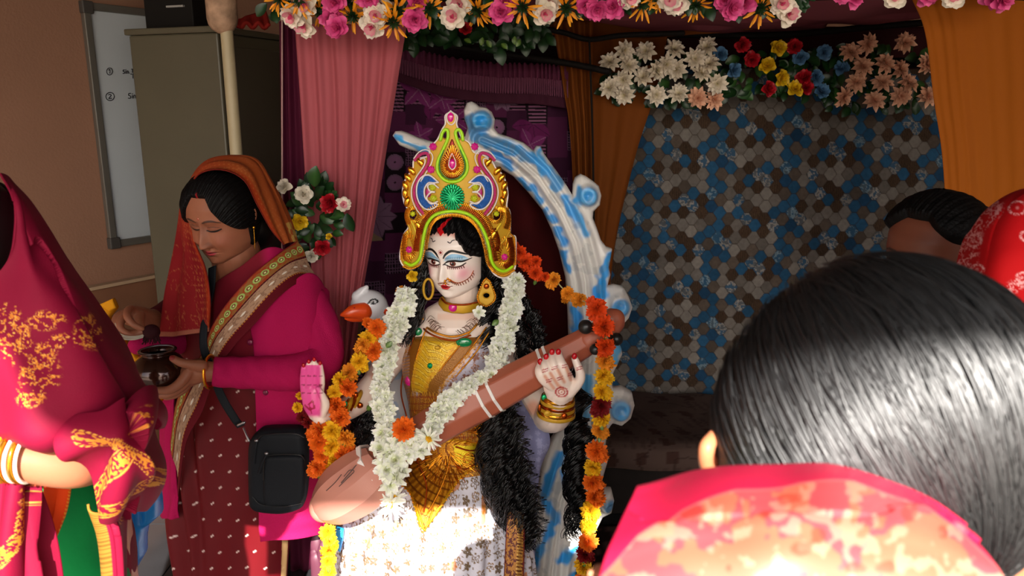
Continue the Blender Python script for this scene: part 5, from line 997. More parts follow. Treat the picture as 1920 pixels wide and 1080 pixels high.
# ---- garlands of real flowers
def garland(name, label, pts, kinds, step, rad, parent_Y=None, group=None, thick=2, jit=6, meshes=None, nm='blossom', dsp=.55, flat=None):
    P = cr(pts, 600); L = np.r_[0, np.cumsum(np.hypot(*np.diff(P[:, :2], axis=0).T))]
    g = empty(name, label, 'garland', W(P[0, 0], P[0, 1], P[0, 2]), group); V, F = tube(W(P[::12, 0], P[::12, 1], P[::12, 2]+.006), .0018, seg=5); M('thread', V, F, m_thread, g)
    l = 0; i = 0
    while l < L[-1]:
        k = np.searchsorted(L, l); p = P[min(k, 599)]
        for q in range(thick):
            a = random.uniform(-jit, jit); me = random.choice(meshes) if meshes else random.choice(MG[kinds[i % len(kinds)]])
            put(me, nm, p[0]+a, p[1]+random.uniform(-jit, jit)*.5, p[2]-random.uniform(0, .012), rad*random.uniform(.88, 1.12), g, dsp, flat=flat)
        l += step; i += 1
    return g
m_thread = mat('cotton_thread', 'c8c090', .8)
WP = [(762, 552, 1.97), (752, 585, 1.95), (738, 620, 1.93), (726, 660, 1.91), (718, 700, 1.88), (716, 745, 1.84), (724, 790, 1.79), (742, 826, 1.755), (772, 832, 1.75), (800, 812, 1.755), (824, 778, 1.765), (852, 744, 1.785), (884, 722, 1.83), (920, 702, 1.86), (936, 672, 1.90), (944, 640, 1.93), (954, 600, 1.95), (962, 560, 1.97), (968, 520, 2.0)]
g = garland('white_garland', 'thick garland of white blossoms around the statue neck, crossing the veena', WP, None, 9.5, 18, thick=3, jit=9.5, meshes=WF, nm='white_blossom', dsp=.8)
for x, y, Y, r in ((728, 850, 1.74, 26), (742, 862, 1.735, 27), (726, 880, 1.73, 27), (742, 890, 1.73, 26), (732, 908, 1.73, 24), (752, 880, 1.74, 22), (720, 864, 1.74, 22), (712, 838, 1.75, 22), (716, 812, 1.755, 22), (790, 840, 1.745, 24), (765, 850, 1.74, 22), (812, 800, 1.75, 22)): put(random.choice(WF), 'white_blossom', x, y, Y, r, g, .7)
put(DAISY, 'daisy', 732, 946, 1.735, 25, g, .3); put(DAISY, 'daisy', 738, 934, 1.74, 22, g, .5); put(DAISY, 'daisy', 805, 822, 1.725, 22, g, .3); M('thread', *ptube([(733, 905, 1.75, 1), (732, 950, 1.745, 1)], 8, 5), m_thread, g)
put(MG['o'][0], 'marigold', 757, 804, 1.725, 24, g, .3); put(WF[1], 'white_blossom', 898, 585, 1.95, 14, g, .3); put(ROSE['yellow'], 'bud', 773, 517, 1.99, 12, g)
for x, y in ((735, 640), (742, 800), (760, 800), (700, 760), (935, 600)): put_leaf(x, y, 1.86, 16, random.uniform(-150, -30), g, 2)
# marigold garland hanging at the right side
def beadlist(name, label, items, extra=()):
    g = empty(name, label, 'garland', W(items[0][0], items[0][1], items[0][2])); P = [(x, y, Y+.014) for x, y, Y, r, k in items]
    M('thread', *tube(W(*np.array(cr(P, 8*len(P))).T), .0018, seg=5), m_thread, g)
    for x, y, Y, r, k in items:
        put(random.choice(MG[k]), 'marigold', x, y, Y, r, g, .55)
        if r > 12: put(random.choice(MG[k]), 'marigold', x+random.uniform(-6, 6), y+random.uniform(2, 8), Y+.008, r*.92, g, .9)
        if random.random() < .5: put_leaf(x+random.uniform(-4, 4), y+r*.8, Y-.004, 11, random.choice((-80, -100, 80)), g, 2)
    for x, y, Y, r, k in extra: put(random.choice(MG[k]), 'marigold', x, y, Y, r, g, .8)
    return g
R_ = [(974, 474, 2.05, 15, 'r'), (985, 490, 2.05, 17, 'r'), (1004, 512, 2.05, 15, 'r'), (1038, 524, 2.04, 15, 'a'), (1064, 550, 2.02, 14, 'a'), (1088, 562, 2.0, 14, 'a'), (1118, 578, 1.84, 21, 'r'), (1133, 612, 1.84, 22, 'r'), (1135, 650, 1.835, 20, 'r'), (1134, 676, 1.84, 18, 'a'), (1131, 704, 1.85, 18, 'y'), (1129, 734, 1.86, 18, 'y'), (1128, 760, 1.86, 20, 'd'), (1129, 782, 1.87, 18, 'y'), (1124, 806, 1.88, 16, 'a'), (1118, 846, 1.88, 22, 'o'), (1112, 876, 1.88, 18, 'y'), (1112, 905, 1.88, 21, 'o'), (1115, 930, 1.88, 18, 'o'), (1108, 957, 1.88, 20, 'y'), (1104, 985, 1.88, 17, 'y'), (1103, 1015, 1.88, 19, 'o'), (1097, 1038, 1.88, 18, 'd'), (1094, 1062, 1.88, 18, 'y'), (1092, 1090, 1.88, 18, 'o'), (1090, 1120, 1.88, 18, 'y')]
beadlist('marigold_garland', 'marigold garland hanging down the right side from the crown over the veena head', R_, [(966, 462, 2.05, 10, 'r'), (1005, 490, 2.06, 12, 'r'), (1022, 519, 2.04, 10, 'r'), (1080, 556, 2.01, 9, 'a'), (1110, 566, 1.86, 12, 'r')])
L__ = [(752, 545, 2.0, 10, 'a'), (727, 585, 2.0, 8, 'r'), (706, 614, 1.90, 18, 'o'), (692, 634, 1.90, 18, 'y'), (682, 646, 1.89, 16, 'a'), (700, 656, 1.89, 17, 'o'), (674, 678, 1.87, 18, 'y'), (655, 697, 1.86, 17, 'a'), (638, 712, 1.85, 16, 'y'), (652, 726, 1.84, 19, 'o'), (628, 735, 1.84, 15, 'y'), (630, 760, 1.83, 19, 'o'), (638, 782, 1.82, 20, 'o'), (600, 806, 1.81, 22, 'o'), (622, 806, 1.80, 19, 'y'), (648, 822, 1.81, 19, 'a'), (598, 828, 1.80, 21, 'o'), (622, 838, 1.80, 18, 'y'), (652, 846, 1.81, 17, 'o'), (604, 852, 1.81, 18, 'o'), (628, 862, 1.81, 16, 'y'), (596, 876, 1.81, 18, 'o'), (616, 880, 1.82, 14, 'y')]
beadlist('marigold_garland', 'thick orange and yellow marigold garland over raised pink-palmed hand on the left', L__, [(690, 606, 1.91, 12, 'o'), (563, 742, 1.84, 9, 'y'), (558, 764, 1.84, 11, 'y'), (566, 782, 1.84, 11, 'd'), (578, 792, 1.83, 13, 'd'), (640, 850, 1.80, 16, 'o'), (586, 812, 1.82, 14, 'o')])
LL = [(614, 998, 1.80, 16, 'y'), (619, 1012, 1.80, 14, 'y'), (617, 1032, 1.80, 16, 'y'), (616, 1052, 1.80, 15, 'y'), (616, 1072, 1.80, 15, 'y'), (615, 1095, 1.80, 15, 'y')]
beadlist('marigold_garland', 'short yellow marigold string hanging below the veena gourd in the sun', LL)
# ================================================================ PEOPLE
m_skin = mat('skin', vcol=True, rough=0.5, spec=0.35, sss=0.12, bump=.03, bscale=300)
m_cloth = mat('woven_cloth', vcol=True, rough=0.8, bump=.06, bscale=500)
def vadd(*parts):
    """joins vertex-coloured (V, F, C) pieces to one mesh"""
    V = []; F = []; C = []; n = 0
    for v, f, c in parts:
        v = clean(v); V.append(v); F += [tuple(int(i)+n for i in q) for q in (f.tolist() if isinstance(f, np.ndarray) else f)]; C.append(np.broadcast_to(lin(c) if isinstance(c, str) else np.asarray(c).reshape(-1, 3), (len(v), 3))); n += len(v)
    return np.concatenate(V), F, np.concatenate(C)
def face_paint(h, skin='8c5640', lips='a02634', lid='5a3228', bindi=None, look=1.0):
    x, z = h.L[..., 0], h.L[..., 2]; fr = (h.L[..., 1] < -.02)*1.0; C = np.zeros(x.shape+(3,)); C[...] = lin(skin)
    C *= (1+.10*(fbm(x*14, z*14, 3)-.5))[..., None]
    for sg in (-1, 1):
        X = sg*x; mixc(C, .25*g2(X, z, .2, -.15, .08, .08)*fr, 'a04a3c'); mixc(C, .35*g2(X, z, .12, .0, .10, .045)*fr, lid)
        mixc(C, seg_mask(X, z, [(.055, -.022, .7), (.1, -.032, 1), (.16, -.03, 1.1), (.215, -.012, .7)], .0085)*fr, '160c0a')     # lowered lashes
        mixc(C, seg_mask(X, z, [(.06, .008, .6), (.13, .022, 1), (.205, .01, .6)], .003)*fr*.7, '3a1c14')
        mixc(C, seg_mask(X, z, [(.045, .075, .8), (.09, .095, 1.2), (.16, .10, 1.1), (.235, .07, .4)], .0085)*fr*.85, '1c100c')
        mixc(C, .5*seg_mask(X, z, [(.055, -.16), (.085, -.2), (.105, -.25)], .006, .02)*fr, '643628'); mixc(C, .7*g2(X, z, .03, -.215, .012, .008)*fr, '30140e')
    mixc(C, poly_mask(x, z, [(-.078, -.302), (-.045, -.283), (-.015, -.272), (0, -.278), (.015, -.272), (.045, -.283), (.078, -.302), (.045, -.332), (0, -.342), (-.045, -.332)])*fr*.9, lips)
    mixc(C, seg_mask(x, z, [(-.08, -.300), (0, -.303), (.08, -.300)], .003)*fr, '30100e')
    if bindi: mixc(C, smooth(.014, .011, np.hypot(x, z-.125))*fr, bindi); mixc(C, smooth(.006, .003, np.hypot(x-.003, z-.128))*fr, 'f8e8d0')
    return C
def hair_shell(h, line=.26, side=1.5, thick=.05, part=True, low=-.3, name='hair', parent=None, bun=None):
    HL = h.L.copy(); up = HL[..., 2]; ax = np.abs(HL[..., 0]); frn = HL[..., 1] < -.04
    hl_ = line-side*np.maximum(0, ax-.09)**1.1; mk = np.where(frn, smooth(-.01, .03, up-hl_), smooth(low-.06, low, up)); 
    nrm = HL/(np.linalg.norm(HL, axis=-1)[..., None]+1e-9); an = np.arctan2(HL[..., 0], HL[..., 2]+.2)
    gro = .003*np.sin(an*70+HL[..., 1]*8)+.003*np.sin(an*151)
    HL = HL+nrm*(mk*(thick+gro)-.03*(1-mk))[..., None]; C = np.zeros(up.shape+(3,)); C[...] = lin('0a0808')
    if part: pm = seg_mask(HL[..., 0], up, [(0, line+.0, 1.2), (0, line+.03, .8)], .010)*(HL[..., 1] < 0); mixc(C, pm*.8, '8a1418')
    return M(name, h.world(HL.reshape(-1, 3)), h.F, mat('hair_paint', vcol=True), parent, C)
def ear(h, sg, skin):
    pts = [(sg*.335, -.02+.0, .07), (sg*.36, .03, .085), (sg*.37, .07, .05), (sg*.36, .065, -.02), (sg*.345, .03, -.08), (sg*.335, .0, -.11)]
    P = h.world(cr(pts, 26)); v, f = tube(P, .035*h.H, .018*h.H, 10); c = h.world([(sg*.34, .02, -.01)])[0]; v2, f2 = ball(c, (.03*h.H, .04*h.H, .085*h.H)); return [(v, f, skin), (v2, f2, skin)]
# ---------------------------------------------------------------- woman with the pot
wo = empty('person', 'woman in orange veil, maroon saree and magenta cardigan, head bowed, holding a round pot', 'person', W(450, 1230, 2.1)*[1, 1, 0])
SK = '91583f'
H2 = Head(164*float(PXM(410, 2.0)), W(420, 402, 2.0), 22, 18, 2, wide=1.09, nose=.95, lips=1.35, plump=1.2, nu=520, nv=360)
FC = face_paint(H2, SK, bindi='a01810')
hands = [ptube([(440, 470, 2.03, 46), (452, 520, 2.05, 46), (458, 560, 2.06, 60)], seg=18), ptube([(400, 580, 2.08, 46), (460, 570, 2.08, 62), (560, 575, 2.08, 50)], seg=18), ptube([(460, 590, 2.07, 90), (462, 750, 2.08, 88), (450, 950, 2.08, 92), (440, 1100, 2.08, 80), (440, 1232, 2.08, 70)], seg=20, flat=.6),
         ptube([(585, 590, 2.05, 30), (600, 660, 2.0, 27), (590, 696, 1.95, 25), (500, 700, 1.89, 23), (400, 697, 1.83, 19), (372, 696, 1.82, 24), (352, 704, 1.82, 22)], seg=16),
         ptube([(378, 686, 1.80, 12), (358, 683, 1.785, 9.5), (340, 680, 1.775, 8.5), (324, 672, 1.772, 7)], 12, 10),
         ptube([(352, 700, 1.79, 11), (338, 718, 1.775, 10), (318, 731, 1.765, 9), (296, 732, 1.76, 7.5)], 14, 10), ptube([(354, 708, 1.80, 11), (338, 727, 1.79, 9.5), (318, 739, 1.785, 8.5), (300, 741, 1.785, 7)], 14, 10), ptube([(358, 710, 1.82, 11), (345, 728, 1.815, 9), (328, 740, 1.815, 8), (312, 744, 1.815, 7)], 14, 10),
         ptube([(400, 600, 2.06, 34), (340, 620, 2.06, 28), (310, 600, 2.0, 24), (282, 598, 1.93, 19), (262, 594, 1.89, 20), (248, 592, 1.87, 20)], seg=16),
         ptube([(238, 586, 1.85, 9), (221, 594, 1.83, 8.5), (217, 610, 1.812, 7.5), (231, 622, 1.81, 6.5), (252, 624, 1.81, 6.5), (268, 624, 1.81, 5.5)], 16, 10), ptube([(241, 590, 1.840, 9), (228, 600, 1.815, 8), (226, 615, 1.80, 7), (243, 627, 1.80, 6), (264, 630, 1.81, 5.5)], 16, 10),
         ptube([(252, 584, 1.845, 9), (243, 580, 1.825, 8.5), (238, 592, 1.795, 7.5), (250, 608, 1.785, 6.5), (266, 616, 1.79, 5.5)], 16, 10), ptube([(262, 592, 1.85, 11), (262, 602, 1.83, 9), (266, 613, 1.815, 7), (275, 620, 1.81, 6)], 16, 10)]
hv, hf = fuse(hands, .0029, 3, .45); hx, hy = pixof(hv); hc = np.zeros((len(hv), 3)); hc[:] = lin(SK)
mixc(hc, (np.hypot(hx-322, (hy-671)*1.2) < 6)*(hv[:, 1] < 1.80)*.9, '7a1418')
V, F, C = vadd((H2.world(), H2.F, FC), (hv, hf, hc), *ear(H2, 1, SK), *ear(H2, -1, SK)); M('body', V, F, m_skin, wo, C)
hr = hair_shell(H2, parent=wo, line=.325, side=2.0, thick=.04); M('hair_bun', *pball(480, 425, 2.12, 38, 42, 38), mat('hair_plain', '0a0808', .4), wo)
e_ = H2.world([(.375, .0, -.13)])[0]; M('earring', *ball(e_, .0045), m_gold, wo); M('earring', *tube([e_-[0, 0, .005], e_-[0, 0, .03], e_-[0.001, 0, .055]], .0008, seg=5), m_gold, wo)
bangle(394, 697, 1.828, 90, 30, 2.6, m_gold).parent = None
bo = bpy.data.objects[[o.name for o in bpy.data.objects if o.name.startswith('bangle')][-1]]; 
bo = sorted([o for o in bpy.data.objects if o.name.startswith('bangle')], key=lambda o: o.name)[-1]; bo.parent = wo; bo.location = Vector(ORG[bo.name]-ORG[wo.name])
# orange veil over the head, its flap hanging down in front
rows = [[(392, 620, 1.86), (397, 560, 1.87), (390, 508, 1.90), (366, 452, 1.955), (356, 395, 1.975), (364, 340, 1.955), (392, 322, 1.92), (430, 323, 1.91), (462, 342, 1.92), (484, 385, 1.945), (508, 432, 1.97), (530, 460, 1.98)],
        [(375, 624, 1.85), (365, 560, 1.87), (360, 508, 1.91), (345, 440, 1.97), (348, 385, 2.0), (362, 335, 2.0), (390, 308, 1.985), (432, 301, 1.98), (472, 315, 1.98), (500, 365, 2.0), (524, 415, 2.01), (542, 455, 2.01)],
        [(330, 630, 1.86), (328, 560, 1.90), (335, 490, 1.95), (340, 425, 2.02), (348, 370, 2.05), (366, 326, 2.06), (395, 300, 2.06), (440, 293, 2.06), (484, 302, 2.06), (514, 350, 2.07), (540, 405, 2.08), (556, 455, 2.06)],
        [(298, 632, 1.90), (305, 560, 1.95), (320, 490, 2.0), (340, 425, 2.08), (352, 375, 2.11), (380, 330, 2.14), (410, 312, 2.15), (445, 306, 2.16), (484, 315, 2.16), (514, 360, 2.16), (545, 420, 2.15), (565, 480, 2.12)]]
V, F, Sg, Tg, G = sheet(rows, 320, 150, lambda s, t: .006*np.sin(t*16+s*9)*(s < .35)+.003*np.sin(t*22+s*14))
C = np.zeros(Sg.shape+(3,)); C[...] = lin('8e3416'); mixc(C, smooth(.42, .2, Sg), '7a1418'); mixc(C, smooth(.5, .75, Sg)*.5, '985220'); 
mixc(C, (np.abs(fbm(Sg*34, Tg*11, 6)-.5) < .012)*.5, 'a8643a'); mixc(C, (Tg < .10)*.8, '9a3010'); mixc(C, ((Tg > .04) & (Tg < .3) & (np.sin(Sg*330) > .4) & (np.sin(Tg*110) > .4))*.35, 'b87038')
mixc(C, (Tg < .02)*.8, '5a0c10'); mixc(C, ((Sg < .012))*.6, 'a06850'); mixc(C, ((Sg > .93) & (Tg > .5))*.6*(fbm(Sg*80, Tg*20) > .45), 'b8a050')
M('veil', V, F, m_cloth, wo, C, solid=.002)
# saree: skirt with small white motifs and pleats
P4 = cr([(455, 530, 2.07, 84), (458, 600, 2.06, 108), (452, 700, 2.06, 112), (440, 800, 2.06, 110), (434, 900, 2.06, 112), (430, 1000, 2.06, 110), (430, 1100, 2.06, 108), (428, 1234, 2.06, 112)], 420)
r = P4[:, 3]*PXM(P4[:, 1], P4[:, 2]); V, F = tube(W(P4[:, 0], P4[:, 1], P4[:, 2]), r, r*.7, 460, False); V = clean(V).reshape(420, 460, 3); Cn = W(P4[:, 0], P4[:, 1], P4[:, 2]); qx, qy = pixof(V.reshape(-1, 3)); qx = qx.reshape(420, 460); qy = qy.reshape(420, 460)
k = 1+.09*np.sin((qx-.10*(qy-800))*.19)*smooth(395, 350, qx+.0*qy)*smooth(720, 860, qy)+.025*np.sin(qx*.06+qy*.02)*smooth(700, 800, qy)+.02*np.sin((qy+qx*.5)*.05)*smooth(800, 700, qy)
V = Cn[:, None]+(V-Cn[:, None])*k[..., None]; V[..., 2] = np.maximum(V[..., 2], .01); C = np.zeros(V.shape); C[...] = lin('5c0810')
i = np.floor((qy)/30); u = (qx+(i % 2)*15)/33; fx = (u % 1-.5)*33; fy = (qy/30 % 1-.5)*30; dd4 = np.minimum(np.hypot(fx-1.5, fy+1), np.hypot(fx+1.5, fy-1)); mixc(C, smooth(2.3, 1.2, dd4)*.9*(qy > 660), 'dcc0b8')
mixc(C, (np.abs(qx-532) < 6)*(qy > 1010)*.9, 'b09060'); C = C*(1+.15*(fbm(qx*.05, qy*.02)-.5))[..., None]
M('saree', V, gridF(420, 460, True), mat('saree_silk', vcol=True, rough=.55, spec=.2), wo, C)
# magenta blouse front, collar
V, F, Sg, Tg, G = sheet([[(405, 530, 1.975), (450, 500, 1.94), (500, 465, 1.96), (545, 470, 2.02)], [(400, 600, 1.93), (450, 590, 1.92), (510, 560, 1.93), (570, 520, 2.0)], [(395, 690, 1.92), (450, 690, 1.91), (490, 680, 1.91), (560, 640, 1.93)]], 60, 60, lambda s, t: .003*np.sin(s*11+t*5))
C = np.zeros(Sg.shape+(3,)); C[...] = lin('6e1020'); mixc(C, smooth(.55, .7, Sg)*smooth(.45, .3, Tg), 'a01048'); M('blouse', V, F, m_cloth, wo, C, solid=.002)
# saree border worn diagonally across the chest, then down behind the hand
rows = [[(556, 452, 2.05), (520, 478, 1.965), (470, 520, 1.90), (425, 570, 1.875), (396, 615, 1.86), (380, 660, 1.865), (350, 700, 1.86), (328, 760, 1.89), (318, 830, 1.92)],
        [(580, 492, 2.05), (545, 500, 1.965), (500, 535, 1.895), (450, 590, 1.872), (412, 635, 1.86), (390, 680, 1.865), (362, 740, 1.86), (338, 800, 1.90), (328, 870, 1.93)],
        [(604, 550, 2.07), (565, 530, 1.97), (525, 555, 1.90), (480, 605, 1.875), (440, 648, 1.865), (405, 700, 1.87), (380, 770, 1.88), (350, 830, 1.91), (336, 930, 1.94)]]
V, F, Sg, Tg, G = sheet(rows, 420, 120, lambda s, t: .004*np.sin(t*9+s*5)); C = np.zeros(Sg.shape+(3,)); C[...] = lin('5a0c18'); up_ = smooth(.75, .68, Sg)
mixc(C, (Tg < .36)*1.0, '8a5a2c'); mixc(C, (Tg < .36)*(fbm(Sg*60, Tg*26, 4) > .55)*.8, '9a2c14')
sc = (Sg*26) % 1-.5; pz_ = (Tg-.19)/.12; mixc(C, (np.hypot(sc*1.5, pz_) < .62)*(np.floor(Sg*26) % 1.0 < 2)*1.0, '98b060'); mixc(C, (np.hypot(sc*1.5, pz_) < .36)*1.0, '6a2818'); mixc(C, (np.hypot(sc*1.5, pz_) < .18)*1.0, 'c8d090')
mixc(C, ((Tg > .36) & (Tg < .40))*(np.sin(Sg*420) > 0)*1.0, '3c0a10'); mixc(C, ((Tg > .40) & (Tg < .72))*1.0, 'a8846a'); mixc(C, ((Tg > .42) & (Tg < .70))*(fbm(Sg*90, Tg*30, 7) > .56)*.6, '6e4c3c'); mixc(C, ((Tg > .52) & (Tg < .60))*(np.hypot(((Sg*15) % 1-.5)*3, (Tg-.56)/.04) < .6)*1.0, 'dcd0c0')
mixc(C, ((Tg > .72) & (Tg < .75))*(np.sin(Sg*520) > -.2)*1.0, 'b0702a'); mixc(C, (Tg < .03)*.9, '7a1418')
M('saree_border', V, F, m_cloth, wo, C, solid=.002)
# cardigan: right front, left front, sleeve, buttons
m_card = mat('magenta_knit', 'a8104c', .85, bump=.25, bscale=350)
def knit(s, t): return .004*np.sin(s*14+t*3)+.0035*np.sin(t*30+s*5)*smooth(.7, 1, t)
V, F, Sg, Tg, G = sheet([[(470, 610, 1.91), (520, 560, 1.91), (575, 512, 1.99), (612, 545, 2.1), (600, 550, 2.2)], [(478, 665, 1.905), (530, 660, 1.90), (590, 640, 1.95), (618, 640, 2.06), (610, 640, 2.2)], [(480, 730, 1.90), (540, 730, 1.90), (598, 730, 1.95), (614, 730, 2.05), (606, 730, 2.2)],
                          [(484, 850, 1.89), (540, 850, 1.885), (592, 850, 1.94), (606, 850, 2.05), (598, 850, 2.2)], [(486, 960, 1.88), (540, 960, 1.875), (600, 955, 1.94), (612, 955, 2.05), (602, 950, 2.2)], [(488, 1016, 1.87), (540, 1012, 1.865), (602, 1000, 1.93), (618, 990, 2.05), (608, 985, 2.2)]], 90, 170, knit)
M('cardigan', V, F, m_card, wo, solid=.006)
V, F, Sg, Tg, G = sheet([[(300, 690, 2.06), (312, 690, 2.0), (330, 690, 1.96)], [(303, 830, 2.06), (312, 830, 1.98), (328, 830, 1.95)], [(300, 970, 2.06), (312, 972, 1.97), (334, 972, 1.95)]], 30, 90, knit); M('cardigan_panel', V, F, m_card, wo, solid=.004)
V, F = ptube([(572, 560, 2.04, 38), (598, 620, 2.0, 40), (604, 675, 1.95, 37), (560, 697, 1.90, 35), (480, 699, 1.865, 31), (400, 697, 1.835, 28)], 70, 40, cap=False); V = clean(V); V[:, 1] += .003*np.sin(V[:, 0]*160+V[:, 2]*90); M('sleeve', V, F, m_card, wo)
V, F = ptube([(330, 640, 2.0, 26), (290, 646, 1.93, 22), (258, 648, 1.90, 17)], 20, 24); M('sleeve', V, F, m_card, wo)
V, F = ptube([(330, 575, 2.04, 24), (306, 590, 1.98, 22), (290, 597, 1.95, 20)], 16, 24); M('sleeve_cuff', V, F, mat('maroon_knit', '4c1018', .85), wo)
for px, py in ((469, 642), (498, 736), (497, 793), (498, 880)): M('button', *ball(W(px, py, 1.893), (.008, .004, .008), 16, 8), mat('dark_button', '6a0c34', .3), wo)
# ---- shoulder bag
bg = empty('shoulder_bag', 'small black fabric shoulder bag hanging at hip of woman in magenta cardigan', 'bag', W(523, 958, 1.84))
m_bag = mat('black_nylon', '14171c', .6, bump=.1, bscale=400); m_zip = mat('steel_zip', 'a0a0a4', .3, .9)
bp = [(486, 806), (500, 800), (550, 799), (568, 803), (577, 820), (578, 900), (572, 940), (560, 952), (530, 959), (490, 956), (474, 948), (469, 930), (468, 850), (472, 822)]
M('bag_body', *slab(cr(bp, 60, True), 1.835, .06, 1.8, 16)[:2], m_bag, bg)
pkt = [(497, 858), (520, 853), (560, 853), (571, 862), (571, 920), (564, 942), (530, 948), (498, 944), (494, 900)]
M('front_pocket', *slab(cr(pkt, 50, True), 1.806, .022, 1.8, 9)[:2], m_bag, bg)
for l in ([(480, 836, 1.807, 1.3), (486, 822, 1.80, 1.3), (500, 815, 1.797, 1.3), (550, 813, 1.797, 1.3), (570, 820, 1.80, 1.3)], [(494, 900, 1.796, 1.2), (496, 862, 1.793, 1.2), (512, 853, 1.791, 1.2), (560, 853, 1.791, 1.2), (571, 862, 1.795, 1.2)], [(474, 932, 1.806, 1.2), (490, 946, 1.80, 1.2), (530, 950, 1.797, 1.2), (565, 944, 1.80, 1.2)]): M('piping', *ptube(l, 40, 6), mat('black_piping', '0a0b0d', .4), bg)
for a, b, c, d in ((481, 828, 476, 868), (500, 852, 486, 886)):
    M('zip_pull', *ptube([(a, b, 1.79, 2.6), ((a+c)/2, (b+d)/2-3, 1.787, 2.2), (c, d, 1.79, 3.2)], 14, 8, flat=.5), m_bag, bg); M('zip_slider', *pball(a, b-2, 1.79, 4, 3, 3, 10, 8), m_zip, bg)
st_ = [(398, 500, 1.955), (396, 540, 1.93), (386, 590, 1.875), (381, 630, 1.85), (384, 660, 1.845), (398, 700, 1.86), (416, 745, 1.875), (440, 785, 1.865), (452, 800, 1.85)]
V, F, Sg, Tg, G = sheet([[(x-7, y+3, Y-.006) for x, y, Y in st_], [(x+7, y-3, Y-.006) for x, y, Y in st_]], 90, 5); M('strap', V, F, m_bag, bg, solid=.002)
M('strap_adjuster', *ptube([(447, 797, 1.845, 3), (458, 792, 1.84, 3)], 6, 8), m_zip, bg); M('strap_hook', *ptube([(457, 803, 1.84, 2.2), (462, 815, 1.83, 2.2), (467, 826, 1.825, 3)], 12, 8), m_zip, bg)
# ---- pot
pt = empty('round_pot', 'dark brown polished round pot in the hands of the woman in orange veil', 'pot', W(303, 733, 1.81))
def lathe(c, prof, nu=48):
    a = np.linspace(0, 2*math.pi, nu, endpoint=False); V = np.array([[(c[0]+r*math.cos(t), c[1]+r*math.sin(t), c[2]+z) for t in a] for r, z in prof]); return V, gridF(len(prof), nu, True)
s = float(PXM(690, 1.82)); c = W(303, 731, 1.82); pr = cr([(2, 0), (20, 1), (38, 9), (48, 26), (49, 43), (41, 60), (33, 68), (28, 72), (30, 76), (34, 78), (32, 80), (26, 76), (23, 70)], 60)*s
M('vessel', *lathe(c, pr), mat('polished_brown', '3a1c12', .16, .55, coat=.6, var=.15, vscale=18), pt)
V, F, _, _ = sheet([[(262, 660, 1.80), (290, 652, 1.76), (325, 655, 1.79)]]*2, 3, 2)[:4]; M('rim_wire', *tube(np.array([c+[29*s*math.cos(t), 29*s*math.sin(t), 79*s] for t in np.linspace(0, 6.28, 33)[:-1]]), .0016, seg=6, closed=True), m_zip, pt)
# tassel and threads in her right hand
th_ = M('tassel', *join(pball(284, 622, 1.80, 16, 14, 12), *[ptube([(284+random.uniform(-12, 12), 618, 1.80, 1.4), (284+random.uniform(-18, 18), 640+random.uniform(-4, 6), 1.79, 1)], 6, 4) for _ in range(40)]), mat('dark_tassel', '2c0a10', .8)); tag(th_, 'dark red tassel pinched over the pot by the hand on the left', 'tassel')
tag(M('cotton_threads', *join(*[ptube([(216+k*1.5, 606+k*8, 1.80, .8), (226, 626+k*3, 1.79, .9), (250, 631+k*2, 1.785, .9), (272, 627+k*1.5, 1.795, .8)], 20, 5) for k in range(4)]), mat('pale_thread', 'b0a898', .7)), 'pale cotton threads looped round fingers holding the tassel', 'thread')
# ---------------------------------------------------------------- yellow cloth bag, blue bag behind the shawled woman
V, F, _, _ = slab([(176, 560), (186, 571), (200, 565), (211, 560), (215, 568), (219, 578), (209, 594), (222, 620), (250, 655), (290, 700), (306, 735), (305, 752), (284, 756), (256, 742), (200, 720), (170, 640)], 1.96, .035, 2, 10)
V = clean(V); V[:, 1] += .006*np.sin(V[:, 0]*80+V[:, 2]*60); yb = empty('cloth_bag', 'bright orange yellow cloth bag partly behind round pot and red shawl', 'bag', V.min(0)); M('bag_body', V, F, mat('turmeric_cloth', 'd08a10', .75, bump=.15), yb); M('bag_fold', *slab([(186, 571), (211, 560), (218, 577), (206, 584)], 1.935, .008, 1.5, 4)[:2], mat('turmeric_cloth', 'd08a10'), yb)
V, F, _, _ = slab([(225, 900), (262, 915), (300, 918), (301, 940), (298, 968), (276, 985), (270, 1040), (250, 1075), (225, 1082)], 1.5, .06, 2, 14); V = clean(V); V[:, 1] += .008*np.sin(V[:, 0]*70+V[:, 2]*40)+.005*np.sin(V[:, 0]*190)
bb = empty('plastic_bag', 'bright blue plastic bag at lower left behind the red shawl', 'bag', V.min(0)); M('bag_body', V, F, mat('blue_plastic', '1a8ad8', .35, spec=.5, bump=.2, bscale=40, trans=.2), bb); M('bag_handle', *ptube([(262, 918, 1.5, 5), (272, 885, 1.5, 4), (290, 880, 1.5, 4), (298, 918, 1.5, 5)], 20, 8), mat('blue_plastic', '1a8ad8'), bb)
